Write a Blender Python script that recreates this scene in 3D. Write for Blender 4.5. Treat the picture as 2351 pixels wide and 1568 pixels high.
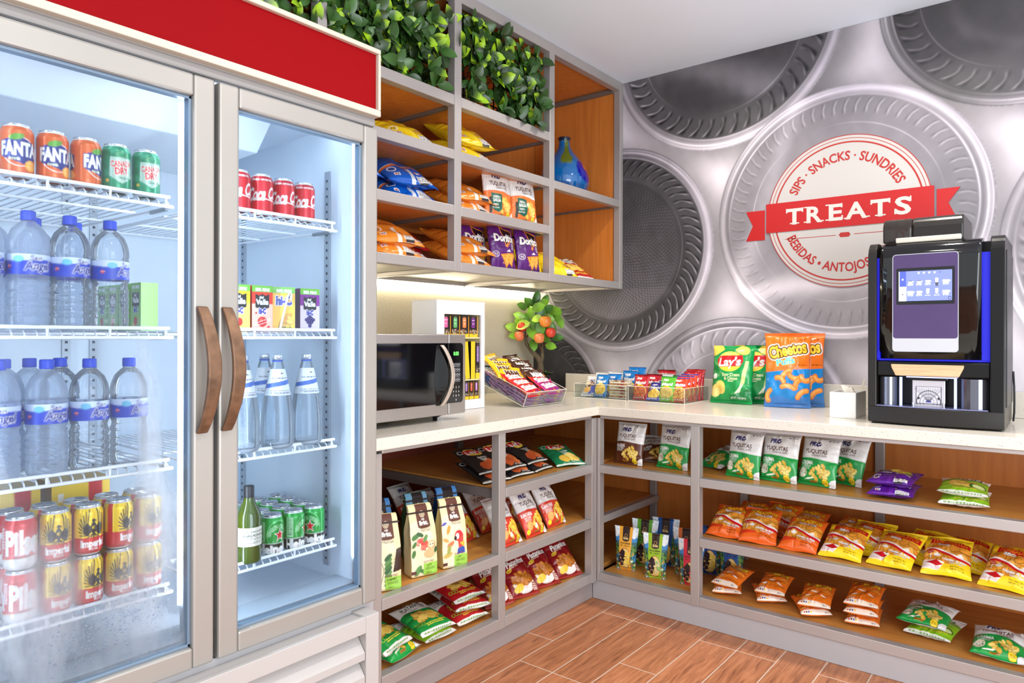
import bpy, bmesh, math, random
import numpy as np
from mathutils import Vector, Matrix, Euler

for _o in list(bpy.data.objects):
    bpy.data.objects.remove(_o, do_unlink=True)
SC = bpy.context.scene
COL = SC.collection
rnd = random.Random(7)

# ---------------------------------------------------------------- camera
cam_d = bpy.data.cameras.new('camera')
cam_d.sensor_width = 36.0
cam_d.lens = 36.0 * 1604 / 2351
cam_d.shift_y = -0.0045
cam_d.clip_start = 0.05
cam = bpy.data.objects.new('camera', cam_d)
COL.objects.link(cam)
_yaw, _roll = math.radians(38.58), math.radians(0.14)
cam.matrix_world = (Matrix.Translation((2.665, -3.56, 1.25)) @ Matrix.Rotation(_yaw, 4, 'Z')
                    @ Matrix.Rotation(math.pi / 2, 4, 'X') @ Matrix.Rotation(_roll, 4, 'Z'))
SC.camera = cam
# ---------------------------------------------------------------- world, lights, exposure
SC.view_settings.view_transform = 'Standard'
SC.view_settings.look = 'None'
SC.view_settings.gamma = 1.0
SC.view_settings.use_curve_mapping = False
SC.view_settings.exposure = 0.0
world = bpy.data.worlds.new('lobby_light')
SC.world = world
world.use_nodes = True
world.node_tree.nodes['Background'].inputs[0].default_value = (0.93, 0.97, 1.0, 1)
world.node_tree.nodes['Background'].inputs[1].default_value = 1.5

def area(name, loc, target, size, power, color=(1, 1, 1), size_y=None, spread=180):
    d = bpy.data.lights.new(name, 'AREA')
    d.energy = power
    d.color = color
    d.size = size
    d.shape = 'DISK'
    if size_y:
        d.shape = 'RECTANGLE'
        d.size_y = size_y
    d.spread = math.radians(spread)
    o = bpy.data.objects.new(name, d)
    COL.objects.link(o)
    o.location = loc
    v = Vector(target) - Vector(loc)
    o.rotation_euler = v.to_track_quat('-Z', 'Y').to_euler()
    return o

WARM = (1.0, 0.93, 0.84)
area('downlight_over_corner', (1.35, -0.57, 2.69), (1.35, -0.57, 0), 0.09, 10, WARM, spread=140)
area('downlight_over_counter', (2.25, -0.57, 2.69), (2.25, -0.57, 0), 0.09, 9.5, WARM, spread=140)
area('downlight_over_machine', (3.15, -0.57, 2.69), (3.15, -0.57, 0), 0.09, 9, WARM, spread=140)
area('downlight_middle', (2.15, -1.85, 2.69), (1.9, -1.85, 0), 0.22, 9, WARM, spread=150)
area('downlight_by_fridge', (2.2, -3.0, 2.69), (1.9, -3.0, 0), 0.22, 8, WARM, spread=150)
area('window_daylight', (4.1, -2.9, 1.25), (1.3, -0.9, 2.2), 1.6, 84, (0.90, 0.95, 1.0), size_y=2.2)
SC.cycles.max_bounces = 9
SC.cycles.transparent_max_bounces = 24
SC.cycles.diffuse_bounces = 4
SC.cycles.glossy_bounces = 4
SC.cycles.transmission_bounces = 6
SC.cycles.caustics_reflective = False
SC.cycles.caustics_refractive = False
SC.cycles.sample_clamp_indirect = 6.0
SC.cycles.use_denoising = True

# ---------------------------------------------------------------- materials
def lin(c):
    """sRGB 0-255 to linear"""
    c = np.asarray(c, float) / 255.0
    return np.where(c <= 0.04045, c / 12.92, ((c + 0.055) / 1.055) ** 2.4)

MATS = {}
def mat(name, rgb, rough=0.5, metal=0.0, spec=0.5, coat=0.0, emit=None, estr=0.0, bump=0.0, bscale=200.0, trans=0.0, ior=1.45, vary=0.0, vscale=8.0, aniso=None):
    if name in MATS:
        return MATS[name]
    m = bpy.data.materials.new(name)
    m.use_nodes = True
    nt = m.node_tree
    b = nt.nodes['Principled BSDF']
    L = lin(rgb)
    b.inputs['Base Color'].default_value = (*L, 1)
    b.inputs['Roughness'].default_value = rough
    b.inputs['Metallic'].default_value = metal
    b.inputs['Specular IOR Level'].default_value = spec
    b.inputs['Coat Weight'].default_value = coat
    b.inputs['IOR'].default_value = ior
    b.inputs['Transmission Weight'].default_value = trans
    if emit is not None:
        b.inputs['Emission Color'].default_value = (*lin(emit), 1)
        b.inputs['Emission Strength'].default_value = estr
    if vary or bump:
        tc = nt.nodes.new('ShaderNodeTexCoord')
        mp = nt.nodes.new('ShaderNodeMapping')
        nt.links.new(tc.outputs['Object'], mp.inputs[0])
        if aniso:
            mp.inputs['Scale'].default_value = aniso
    if vary:
        n = nt.nodes.new('ShaderNodeTexNoise')
        n.inputs['Scale'].default_value = vscale
        n.inputs['Detail'].default_value = 4
        nt.links.new(mp.outputs[0], n.inputs[0])
        r = nt.nodes.new('ShaderNodeValToRGB')
        r.color_ramp.elements[0].position = 0.3
        r.color_ramp.elements[1].position = 0.7
        r.color_ramp.elements[0].color = (*(L * (1 - vary)), 1)
        r.color_ramp.elements[1].color = (*np.minimum(L * (1 + vary), 1), 1)
        nt.links.new(n.outputs['Fac'], r.inputs[0])
        nt.links.new(r.outputs[0], b.inputs['Base Color'])
    if bump:
        n2 = nt.nodes.new('ShaderNodeTexNoise')
        n2.inputs['Scale'].default_value = bscale
        n2.inputs['Detail'].default_value = 3
        nt.links.new(mp.outputs[0], n2.inputs[0])
        bp = nt.nodes.new('ShaderNodeBump')
        bp.inputs['Strength'].default_value = bump
        bp.inputs['Distance'].default_value = 0.002
        nt.links.new(n2.outputs['Fac'], bp.inputs['Height'])
        nt.links.new(bp.outputs[0], b.inputs['Normal'])
    MATS[name] = m
    return m

def col_mat(name, rough=0.4, spec=0.5, metal=0.0, coat=0.0, bump=0.0, bscale=120, two=False):
    """material that takes its pigment from the printed colour layer of the mesh"""
    if name in MATS:
        return MATS[name]
    m = bpy.data.materials.new(name)
    m.use_nodes = True
    nt = m.node_tree
    b = nt.nodes['Principled BSDF']
    a = nt.nodes.new('ShaderNodeAttribute')
    a.attribute_name = 'Print'
    nt.links.new(a.outputs['Color'], b.inputs['Base Color'])
    b.inputs['Roughness'].default_value = rough
    b.inputs['Specular IOR Level'].default_value = spec
    b.inputs['Metallic'].default_value = metal
    b.inputs['Coat Weight'].default_value = coat
    if bump:
        tc = nt.nodes.new('ShaderNodeTexCoord')
        n2 = nt.nodes.new('ShaderNodeTexNoise')
        n2.inputs['Scale'].default_value = bscale
        nt.links.new(tc.outputs['Object'], n2.inputs[0])
        bp = nt.nodes.new('ShaderNodeBump')
        bp.inputs['Strength'].default_value = bump
        bp.inputs['Distance'].default_value = 0.002
        nt.links.new(n2.outputs['Fac'], bp.inputs['Height'])
        nt.links.new(bp.outputs[0], b.inputs['Normal'])
    MATS[name] = m
    return m

def clear_mat(name, tint=(235, 245, 255), gloss=0.12, haze=0.0, hazecol=(230, 240, 250), edge=0.5, edgecol=None, rough=0.03):
    """clear plastic or glass as a thin wall: transparent body, mirror sheen, milkier towards grazing view"""
    if name in MATS:
        return MATS[name]
    m = bpy.data.materials.new(name)
    m.use_nodes = True
    nt = m.node_tree
    nt.nodes.remove(nt.nodes['Principled BSDF'])
    out = nt.nodes['Material Output']
    tr = nt.nodes.new('ShaderNodeBsdfTransparent')
    tr.inputs[0].default_value = (*lin(tint), 1)
    gl = nt.nodes.new('ShaderNodeBsdfGlossy')
    gl.inputs['Roughness'].default_value = rough
    df = nt.nodes.new('ShaderNodeBsdfDiffuse')
    df.inputs[0].default_value = (*lin(edgecol or hazecol), 1)
    tl = nt.nodes.new('ShaderNodeBsdfTranslucent')
    tl.inputs[0].default_value = (*lin(hazecol), 1)
    ad = nt.nodes.new('ShaderNodeMixShader')
    ad.inputs[0].default_value = 0.5
    nt.links.new(df.outputs[0], ad.inputs[1])
    nt.links.new(tl.outputs[0], ad.inputs[2])
    lw = nt.nodes.new('ShaderNodeLayerWeight')
    lw.inputs[0].default_value = 0.5
    pw = nt.nodes.new('ShaderNodeMath'); pw.operation = 'POWER'; pw.inputs[1].default_value = 2.2
    nt.links.new(lw.outputs['Facing'], pw.inputs[0])
    ml = nt.nodes.new('ShaderNodeMath'); ml.operation = 'MULTIPLY_ADD'
    ml.inputs[1].default_value = edge; ml.inputs[2].default_value = haze
    nt.links.new(pw.outputs[0], ml.inputs[0])
    m1 = nt.nodes.new('ShaderNodeMixShader')
    nt.links.new(ml.outputs[0], m1.inputs[0])
    nt.links.new(tr.outputs[0], m1.inputs[1])
    nt.links.new(ad.outputs[0], m1.inputs[2])
    fr = nt.nodes.new('ShaderNodeFresnel'); fr.inputs[0].default_value = 1.45
    fm = nt.nodes.new('ShaderNodeMath'); fm.operation = 'MULTIPLY'; fm.inputs[1].default_value = gloss / 0.04 * 0.3
    fm.use_clamp = True
    nt.links.new(fr.outputs[0], fm.inputs[0])
    m2 = nt.nodes.new('ShaderNodeMixShader')
    nt.links.new(fm.outputs[0], m2.inputs[0])
    nt.links.new(m1.outputs[0], m2.inputs[1])
    nt.links.new(gl.outputs[0], m2.inputs[2])
    nt.links.new(m2.outputs[0], out.inputs[0])
    MATS[name] = m
    return m

def wood_mat(name, c0, c1, axis='x', scale=3.0, rough=0.4, stretch=14.0, spec=0.4):
    if name in MATS:
        return MATS[name]
    m = bpy.data.materials.new(name)
    m.use_nodes = True
    nt = m.node_tree
    b = nt.nodes['Principled BSDF']
    tc = nt.nodes.new('ShaderNodeTexCoord')
    mp = nt.nodes.new('ShaderNodeMapping')
    s = [stretch] * 3
    s['xyz'.index(axis)] = 1.0
    mp.inputs['Scale'].default_value = s
    nt.links.new(tc.outputs['Object'], mp.inputs[0])
    n = nt.nodes.new('ShaderNodeTexNoise')
    n.inputs['Scale'].default_value = scale
    n.inputs['Detail'].default_value = 6
    n.inputs['Roughness'].default_value = 0.62
    n.inputs['Distortion'].default_value = 0.4
    nt.links.new(mp.outputs[0], n.inputs[0])
    r = nt.nodes.new('ShaderNodeValToRGB')
    r.color_ramp.elements[0].position = 0.32
    r.color_ramp.elements[1].position = 0.68
    r.color_ramp.elements[0].color = (*lin(c0), 1)
    r.color_ramp.elements[1].color = (*lin(c1), 1)
    nt.links.new(n.outputs['Fac'], r.inputs[0])
    nt.links.new(r.outputs[0], b.inputs['Base Color'])
    b.inputs['Roughness'].default_value = rough
    b.inputs['Specular IOR Level'].default_value = spec
    MATS[name] = m
    return m

# ---------------------------------------------------------------- mesh collecting
class MB:
    def __init__(s):
        s.v = []; s.f = []; s.m = []; s.n = 0; s.sm = []
    def add(s, verts, faces, mi=0, smooth=False):
        base = s.n
        s.v.extend([tuple(p) for p in verts]); s.n += len(verts)
        for f in faces:
            s.f.append([base + i for i in f]); s.m.append(mi); s.sm.append(smooth)
        return s
    def box(s, x0, y0, z0, x1, y1, z1, mi=0, M=None):
        vs = [(x0,y0,z0),(x1,y0,z0),(x1,y1,z0),(x0,y1,z0),(x0,y0,z1),(x1,y0,z1),(x1,y1,z1),(x0,y1,z1)]
        if M is not None:
            vs = [M @ Vector(p) for p in vs]
        return s.add(vs, [(0,3,2,1),(4,5,6,7),(0,1,5,4),(1,2,6,5),(2,3,7,6),(3,0,4,7)], mi)
    def tube(s, pts, r, n=8, mi=0, caps=True, smooth=True):
        pts = [Vector(p) for p in pts]
        rs = r if isinstance(r, (list, tuple)) else [r] * len(pts)
        rings = []
        up = Vector((0, 0, 1))
        prev = None
        for i, p in enumerate(pts):
            d = (pts[min(i + 1, len(pts) - 1)] - pts[max(i - 1, 0)]).normalized()
            if prev is None:
                a = d.cross(up)
                if a.length < 1e-3:
                    a = d.cross(Vector((1, 0, 0)))
            else:
                a = prev - d * prev.dot(d)
            a.normalize(); prev = a
            b = d.cross(a)
            rings.append([p + (a * math.cos(t) + b * math.sin(t)) * rs[i] for t in [2 * math.pi * k / n for k in range(n)]])
        vs = [q for rg in rings for q in rg]
        fs = []
        for i in range(len(pts) - 1):
            for k in range(n):
                fs.append((i*n+k, i*n+(k+1)%n, (i+1)*n+(k+1)%n, (i+1)*n+k))
        s.add(vs, fs, mi, smooth)
        if caps:
            s.add(rings[0], [tuple(range(n))[::-1]], mi)
            s.add(rings[-1], [tuple(range(n))], mi)
        return s
    def lathe(s, prof, n=32, c=(0, 0, 0), mi=0, smooth=True):
        vs = []
        for (r, z) in prof:
            for k in range(n):
                t = 2 * math.pi * k / n
                vs.append((c[0] + r * math.cos(t), c[1] + r * math.sin(t), c[2] + z))
        fs = []
        for i in range(len(prof) - 1):
            for k in range(n):
                fs.append((i*n+k, i*n+(k+1)%n, (i+1)*n+(k+1)%n, (i+1)*n+k))
        return s.add(vs, fs, mi, smooth)
    def prism(s, poly, d, fr, mi=0):
        """poly: 2-D outline; fr(u,v,w)->3-D point; extruded w from 0 to d"""
        n = len(poly)
        vs = [fr(p[0], p[1], 0) for p in poly] + [fr(p[0], p[1], d) for p in poly]
        fs = [tuple(range(n))[::-1], tuple(range(n, 2*n))]
        for k in range(n):
            fs.append((k, (k+1)%n, n+(k+1)%n, n+k))
        return s.add(vs, fs, mi)
    def build(s, name, mats, parent=None, bevel=0.0, seg=2, loc=None):
        me = bpy.data.meshes.new(name)
        me.from_pydata(s.v, [], s.f)
        if not isinstance(mats, (list, tuple)):
            mats = [mats]
        for m in mats:
            me.materials.append(m)
        me.polygons.foreach_set('material_index', s.m)
        me.polygons.foreach_set('use_smooth', s.sm)
        bm = bmesh.new(); bm.from_mesh(me)
        bmesh.ops.recalc_face_normals(bm, faces=bm.faces)
        bm.to_mesh(me); bm.free()
        me.update()
        return link(name, me, parent, bevel, seg)

def wloc(o):
    v = Vector((0, 0, 0))
    while o:
        v += o.location
        o = o.parent
    return v

def link(name, me, parent=None, bevel=0.0, seg=2):
    o = bpy.data.objects.new(name, me)
    COL.objects.link(o)
    if parent:
        o.parent = parent
        o.location = -wloc(parent)
    if bevel:
        md = o.modifiers.new('bevel', 'BEVEL')
        md.width = bevel; md.segments = seg; md.limit_method = 'ANGLE'
        md.harden_normals = False
    return o

def tag(o, label, cat, group=None):
    o['label'] = label; o['category'] = cat
    if group: o['group'] = group
    return o

def thing(name, label, cat, loc=(0, 0, 0), group=None):
    o = bpy.data.objects.new(name, None)
    COL.objects.link(o)
    o.empty_display_size = 0.05
    o.location = loc
    return tag(o, label, cat, group)

def structure(o):
    o['kind'] = 'structure'
    return o

# ---------------------------------------------------------------- printed art
_GL = {}
def glyphs(txt, bold):
    k = (txt, bold)
    if k in _GL:
        return _GL[k]
    cu = bpy.data.curves.new('t', 'FONT')
    cu.body = txt; cu.size = 1.0; cu.resolution_u = 3; cu.offset = bold
    ob = bpy.data.objects.new('t', cu)
    COL.objects.link(ob)
    dg = bpy.context.evaluated_depsgraph_get()
    dg.update()
    ev = ob.evaluated_get(dg)
    me = ev.to_mesh()
    me.calc_loop_triangles()
    V = np.zeros(len(me.vertices) * 3); me.vertices.foreach_get('co', V)
    V = V.reshape(-1, 3)[:, :2]
    T = np.zeros(len(me.loop_triangles) * 3, int); me.loop_triangles.foreach_get('vertices', T)
    tris = V[T.reshape(-1, 3)] if len(T) else np.zeros((0, 3, 2))
    ev.to_mesh_clear()
    bpy.data.objects.remove(ob); bpy.data.curves.remove(cu)
    tris = tris / 0.72
    w = tris[..., 0].max() if len(tris) else 0
    _GL[k] = (tris, w)
    return _GL[k]

def text_tris(s, cx, cy, size, bold=0.0, shear=0.0, rot=0.0, width=None, arc=None, align='C'):
    t, w = glyphs(s, bold)
    t = t * size
    w = w * size
    if width:
        t = t * np.array([width / w, 1.0]); w = width
    x = t[..., 0] + shear * t[..., 1]
    y = t[..., 1] - size / 2
    if align == 'C': x = x - w / 2 - shear * size / 2
    if arc:                                  # arc = radius, sign chooses the side
        a = x / arc
        x, y = (abs(arc) * np.sign(arc) + y) * np.sin(a), (arc + y) * np.cos(a) - arc
    c, sn = math.cos(rot), math.sin(rot)
    return np.stack([cx + x * c - y * sn, cy + x * sn + y * c], -1)

class Art:
    def __init__(s, H, base, R=270):
        s.H = H; s.R = R
        s.a = np.empty((int(round(H * R)), R, 3)); s.a[:] = lin(base)
    def _box(s, x0, y0, x1, y1):
        h, w = s.a.shape[:2]
        i0 = max(0, int(y0 * s.R) - 1); i1 = min(h, int(y1 * s.R) + 2)
        j0 = max(0, int(x0 * s.R) - 1); j1 = min(w, int(x1 * s.R) + 2)
        if i1 <= i0 or j1 <= j0:
            return None
        X, Y = np.meshgrid((np.arange(j0, j1) + .5) / s.R, (np.arange(i0, i1) + .5) / s.R)
        return s.a[i0:i1, j0:j1], X, Y
    def rect(s, x0, y0, x1, y1, c):
        r = s._box(x0, y0, x1, y1)
        if r:
            A, X, Y = r
            A[(X >= x0) & (X <= x1) & (Y >= y0) & (Y <= y1)] = lin(c)
        return s
    def ell(s, cx, cy, rx, ry, c, rot=0.0, ring=None):
        m = max(rx, ry)
        r = s._box(cx - m, cy - m, cx + m, cy + m)
        if r:
            A, X, Y = r
            u = (X - cx) * math.cos(rot) + (Y - cy) * math.sin(rot)
            v = -(X - cx) * math.sin(rot) + (Y - cy) * math.cos(rot)
            d = (u / rx) ** 2 + (v / ry) ** 2
            k = d <= 1
            if ring: k &= d >= (1 - ring) ** 2
            A[k] = lin(c)
        return s
    def poly(s, P, c):
        P = np.asarray(P, float)
        r = s._box(P[:, 0].min(), P[:, 1].min(), P[:, 0].max(), P[:, 1].max())
        if r:
            A, X, Y = r
            k = np.zeros(X.shape, bool)
            n = len(P)
            for i in range(n):
                (x0, y0), (x1, y1) = P[i], P[(i + 1) % n]
                if y0 == y1: continue
                k ^= ((y0 > Y) != (y1 > Y)) & (X < (x1 - x0) * (Y - y0) / (y1 - y0) + x0)
            A[k] = lin(c)
        return s
    def band(s, f0, f1, c, x0=0, x1=1):
        """between the curves f0(x) and f1(x)"""
        r = s._box(x0, 0, x1, s.H)
        if r:
            A, X, Y = r
            A[(Y >= f0(X)) & (Y <= f1(X)) & (X >= x0) & (X <= x1)] = lin(c)
        return s
    def line(s, pts, w, c):
        for (x0, y0), (x1, y1) in zip(pts[:-1], pts[1:]):
            r = s._box(min(x0, x1) - w, min(y0, y1) - w, max(x0, x1) + w, max(y0, y1) + w)
            if not r: continue
            A, X, Y = r
            dx, dy = x1 - x0, y1 - y0
            L = dx * dx + dy * dy + 1e-9
            t = np.clip(((X - x0) * dx + (Y - y0) * dy) / L, 0, 1)
            A[(X - x0 - t * dx) ** 2 + (Y - y0 - t * dy) ** 2 <= (w / 2) ** 2] = lin(c)
        return s
    def tris(s, T, c):
        c = lin(c)
        for t in T:
            r = s._box(t[:, 0].min(), t[:, 1].min(), t[:, 0].max(), t[:, 1].max())
            if not r: continue
            A, X, Y = r
            (ax, ay), (bx, by), (cx, cy) = t
            d1 = (X - bx) * (ay - by) - (ax - bx) * (Y - by)
            d2 = (X - cx) * (by - cy) - (bx - cx) * (Y - cy)
            d3 = (X - ax) * (cy - ay) - (cx - ax) * (Y - ay)
            k = ((d1 >= 0) & (d2 >= 0) & (d3 >= 0)) | ((d1 <= 0) & (d2 <= 0) & (d3 <= 0))
            A[k] = c
    def text(s, t, cx, cy, size, c, bold=0.02, outline=None, ow=0.05, **k):
        if not t: return s
        if outline is not None:
            ol = outline if isinstance(outline, list) else [outline]
            T = text_tris(t, cx, cy, size, bold=bold, **k)
            for i, oc in enumerate(ol):
                r = ow * size * 1.5 * (len(ol) - i)
                for q in range(10):
                    s.tris(T + np.array([r * math.cos(q * .6283), r * math.sin(q * .6283)]), oc)
        s.tris(text_tris(t, cx, cy, size, bold=bold, **k), c)
        return s
    def chips(s, cx, cy, rx, ry, n, cols, size, seed=1, edge=0.72, squash=0.6):
        q = random.Random(seed)
        for i in range(n):
            a, d = q.uniform(0, 6.28), math.sqrt(q.random())
            x, y = cx + rx * d * math.cos(a), cy + ry * d * math.sin(a)
            r = size * q.uniform(.7, 1.15); rt = q.uniform(0, 3.1)
            c = np.array(q.choice(cols), float)
            s.ell(x, y, r, r * squash, c * edge, rt)
            s.ell(x, y + r * .05, r * .88, r * squash * .85, c, rt)
        return s
    def speckle(s, n, cols, size, box, seed=3):
        q = random.Random(seed)
        for i in range(n):
            s.ell(q.uniform(box[0], box[2]), q.uniform(box[1], box[3]), size * q.uniform(.5, 1), size * q.uniform(.4, 1), q.choice(cols), q.uniform(0, 3))
        return s
    def lines_of_print(s, x0, y0, x1, n, dy, c, h=.012, seed=2):
        q = random.Random(seed)
        for i in range(n):
            x = x0
            while x < x1:
                w = q.uniform(.02, .07)
                s.rect(x, y0 - i * dy, min(x + w, x1), y0 - i * dy + h, c)
                x += w + .014
        return s
    def sample(s, U, V):
        """box-filtered look-up; U, V in 0..1"""
        h, w = s.a.shape[:2]
        P = np.pad(s.a, ((1, 1), (1, 1), (0, 0)), mode='edge')
        B = sum(P[i:i + h, j:j + w] for i in range(3) for j in range(3)) / 9.0
        i = np.clip((V * h).astype(int), 0, h - 1); j = np.clip((U * w).astype(int), 0, w - 1)
        return B[i, j]

def grid_faces(nr, nc, wrap=False, off=0):
    i = np.arange(nr - 1)[:, None]; j = np.arange(nc if wrap else nc - 1)[None, :]
    a = i * nc + j; b = i * nc + (j + 1) % nc
    F = np.stack([a, b, b + nc, a + nc], -1).reshape(-1, 4)
    return F + off

def np_mesh(name, V, F, colors=None, material=None, smooth=True):
    me = bpy.data.meshes.new(name)
    nv, nf = len(V), len(F)
    me.vertices.add(nv); me.loops.add(nf * 4); me.polygons.add(nf)
    me.vertices.foreach_set('co', np.asarray(V, np.float32).ravel())
    me.loops.foreach_set('vertex_index', np.asarray(F, np.int32).ravel())
    me.polygons.foreach_set('loop_start', np.arange(0, nf * 4, 4, dtype=np.int32))
    try:
        me.polygons.foreach_set('loop_total', np.full(nf, 4, np.int32))
    except Exception:
        pass
    me.polygons.foreach_set('use_smooth', np.full(nf, smooth))
    me.update(calc_edges=True)
    if colors is not None:
        at = me.color_attributes.new('Print', 'FLOAT_COLOR', 'POINT')
        C4 = np.ones((nv, 4), np.float32); C4[:, :3] = colors
        at.data.foreach_set('color', C4.ravel())
    if material: me.materials.append(material)
    return me
# ================================================================ ROOM
METAL = mat('satin_aluminium', (177, 171, 168), rough=0.42, metal=0.45, vary=0.05, vscale=3, bump=0.05, bscale=60)
METAL_D = mat('dark_aluminium', (120, 112, 108), rough=0.5, metal=0.4)  # darker aluminium for depth bars, side rail and back posts
WOOD = wood_mat('maple_laminate_shelf', (186, 122, 54), (208, 146, 72), axis='y', scale=2.5, rough=0.33)
WOOD_X = wood_mat('maple_laminate_shelf_across', (186, 122, 54), (208, 146, 72), axis='x', scale=2.5, rough=0.33)
WOOD_B = wood_mat('cherry_laminate_panel', (188, 110, 46), (208, 128, 58), axis='z', scale=2.5, rough=0.38)
WHITE = mat('white_powder_coat', (226, 224, 222), rough=0.4)
BLACK = mat('black_plastic', (14, 14, 16), rough=0.35)

def wall(name, b, m):
    mb = MB(); mb.box(*b)
    return structure(mb.build(name, m))

# floor of wood-look tiles
def floor_material():
    m = bpy.data.materials.new('wood_look_floor_tile')
    m.use_nodes = True
    nt = m.node_tree; b = nt.nodes['Principled BSDF']
    tc = nt.nodes.new('ShaderNodeTexCoord')
    rot = nt.nodes.new('ShaderNodeMapping')
    rot.inputs['Rotation'].default_value = (0, 0, math.radians(90))
    rot.inputs['Location'].default_value = (0.40, 0.082, 0)
    nt.links.new(tc.outputs['Object'], rot.inputs[0])
    br = nt.nodes.new('ShaderNodeTexBrick')
    br.offset = 0.37; br.offset_frequency = 3
    br.inputs['Scale'].default_value = 1.0
    br.inputs['Brick Width'].default_value = 0.61
    br.inputs['Row Height'].default_value = 0.1555
    br.inputs['Mortar Size'].default_value = 0.0022
    br.inputs['Mortar Smooth'].default_value = 0.1
    br.inputs['Color1'].default_value = (0, 0, 0, 1); br.inputs['Color2'].default_value = (1, 1, 1, 1)
    br.inputs['Bias'].default_value = 0.0
    nt.links.new(rot.outputs[0], br.inputs[0])
    mp = nt.nodes.new('ShaderNodeMapping'); mp.inputs['Scale'].default_value = (26, 2.2, 1)
    nt.links.new(tc.outputs['Object'], mp.inputs[0])
    off = nt.nodes.new('ShaderNodeVectorMath'); off.operation = 'MULTIPLY_ADD'
    off.inputs[1].default_value = (7, 9, 5)
    nt.links.new(br.outputs['Color'], off.inputs[0])
    nt.links.new(mp.outputs[0], off.inputs[2])
    n = nt.nodes.new('ShaderNodeTexNoise')
    n.inputs['Scale'].default_value = 2.2; n.inputs['Detail'].default_value = 8; n.inputs['Roughness'].default_value = .68; n.inputs['Distortion'].default_value = .9
    nt.links.new(off.outputs[0], n.inputs[0])
    r = nt.nodes.new('ShaderNodeValToRGB')
    for p, c in ((0.28, (108, 64, 42)), (0.42, (156, 98, 64)), (0.55, (178, 115, 77)), (0.75, (198, 136, 96))):
        e = r.color_ramp.elements[0] if p == 0.28 else r.color_ramp.elements.new(p)
        e.position = p; e.color = (*lin(c), 1)
    r.color_ramp.elements[-1].color = (*lin((198, 136, 96)), 1)
    nt.links.new(n.outputs['Fac'], r.inputs[0])
    hs = nt.nodes.new('ShaderNodeHueSaturation')
    mm = nt.nodes.new('ShaderNodeMath'); mm.operation = 'MULTIPLY_ADD'; mm.inputs[1].default_value = .22; mm.inputs[2].default_value = .9
    nt.links.new(br.outputs['Color'], mm.inputs[0]); nt.links.new(mm.outputs[0], hs.inputs['Value'])
    nt.links.new(r.outputs[0], hs.inputs['Color'])
    mx = nt.nodes.new('ShaderNodeMixRGB')
    nt.links.new(br.outputs['Fac'], mx.inputs[0]); nt.links.new(hs.outputs[0], mx.inputs[1])
    mx.inputs[2].default_value = (*lin((206, 186, 168)), 1)
    nt.links.new(mx.outputs[0], b.inputs['Base Color'])
    b.inputs['Roughness'].default_value = 0.42
    b.inputs['Specular IOR Level'].default_value = 0.45
    bp = nt.nodes.new('ShaderNodeBump'); bp.inputs['Strength'].default_value = .25; bp.inputs['Distance'].default_value = .002; bp.invert = True
    nt.links.new(br.outputs['Fac'], bp.inputs['Height']); nt.links.new(bp.outputs[0], b.inputs['Normal'])
    return m
_f = wall('floor', (-0.1, -4.9, -0.1, 4.2, 0.1, 0.0), floor_material())
wall('ceiling', (-0.1, -4.9, 2.717, 4.2, 0.1, 2.8), mat('ceiling_paint', (230, 240, 252), rough=0.7, vary=0.012, vscale=1.5))
wall('wall_left', (-0.1, -4.9, 0.0, 0.0, 0.1, 2.717), mat('textured_wall_paint', (200, 192, 170), rough=0.75, bump=0.9, bscale=150, vary=0.05, vscale=90))
wall('wall_back', (0.0, 0.004, 0.0, 4.2, 0.1, 2.717), mat('plain_wall', (210, 208, 206), rough=0.7))

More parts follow.
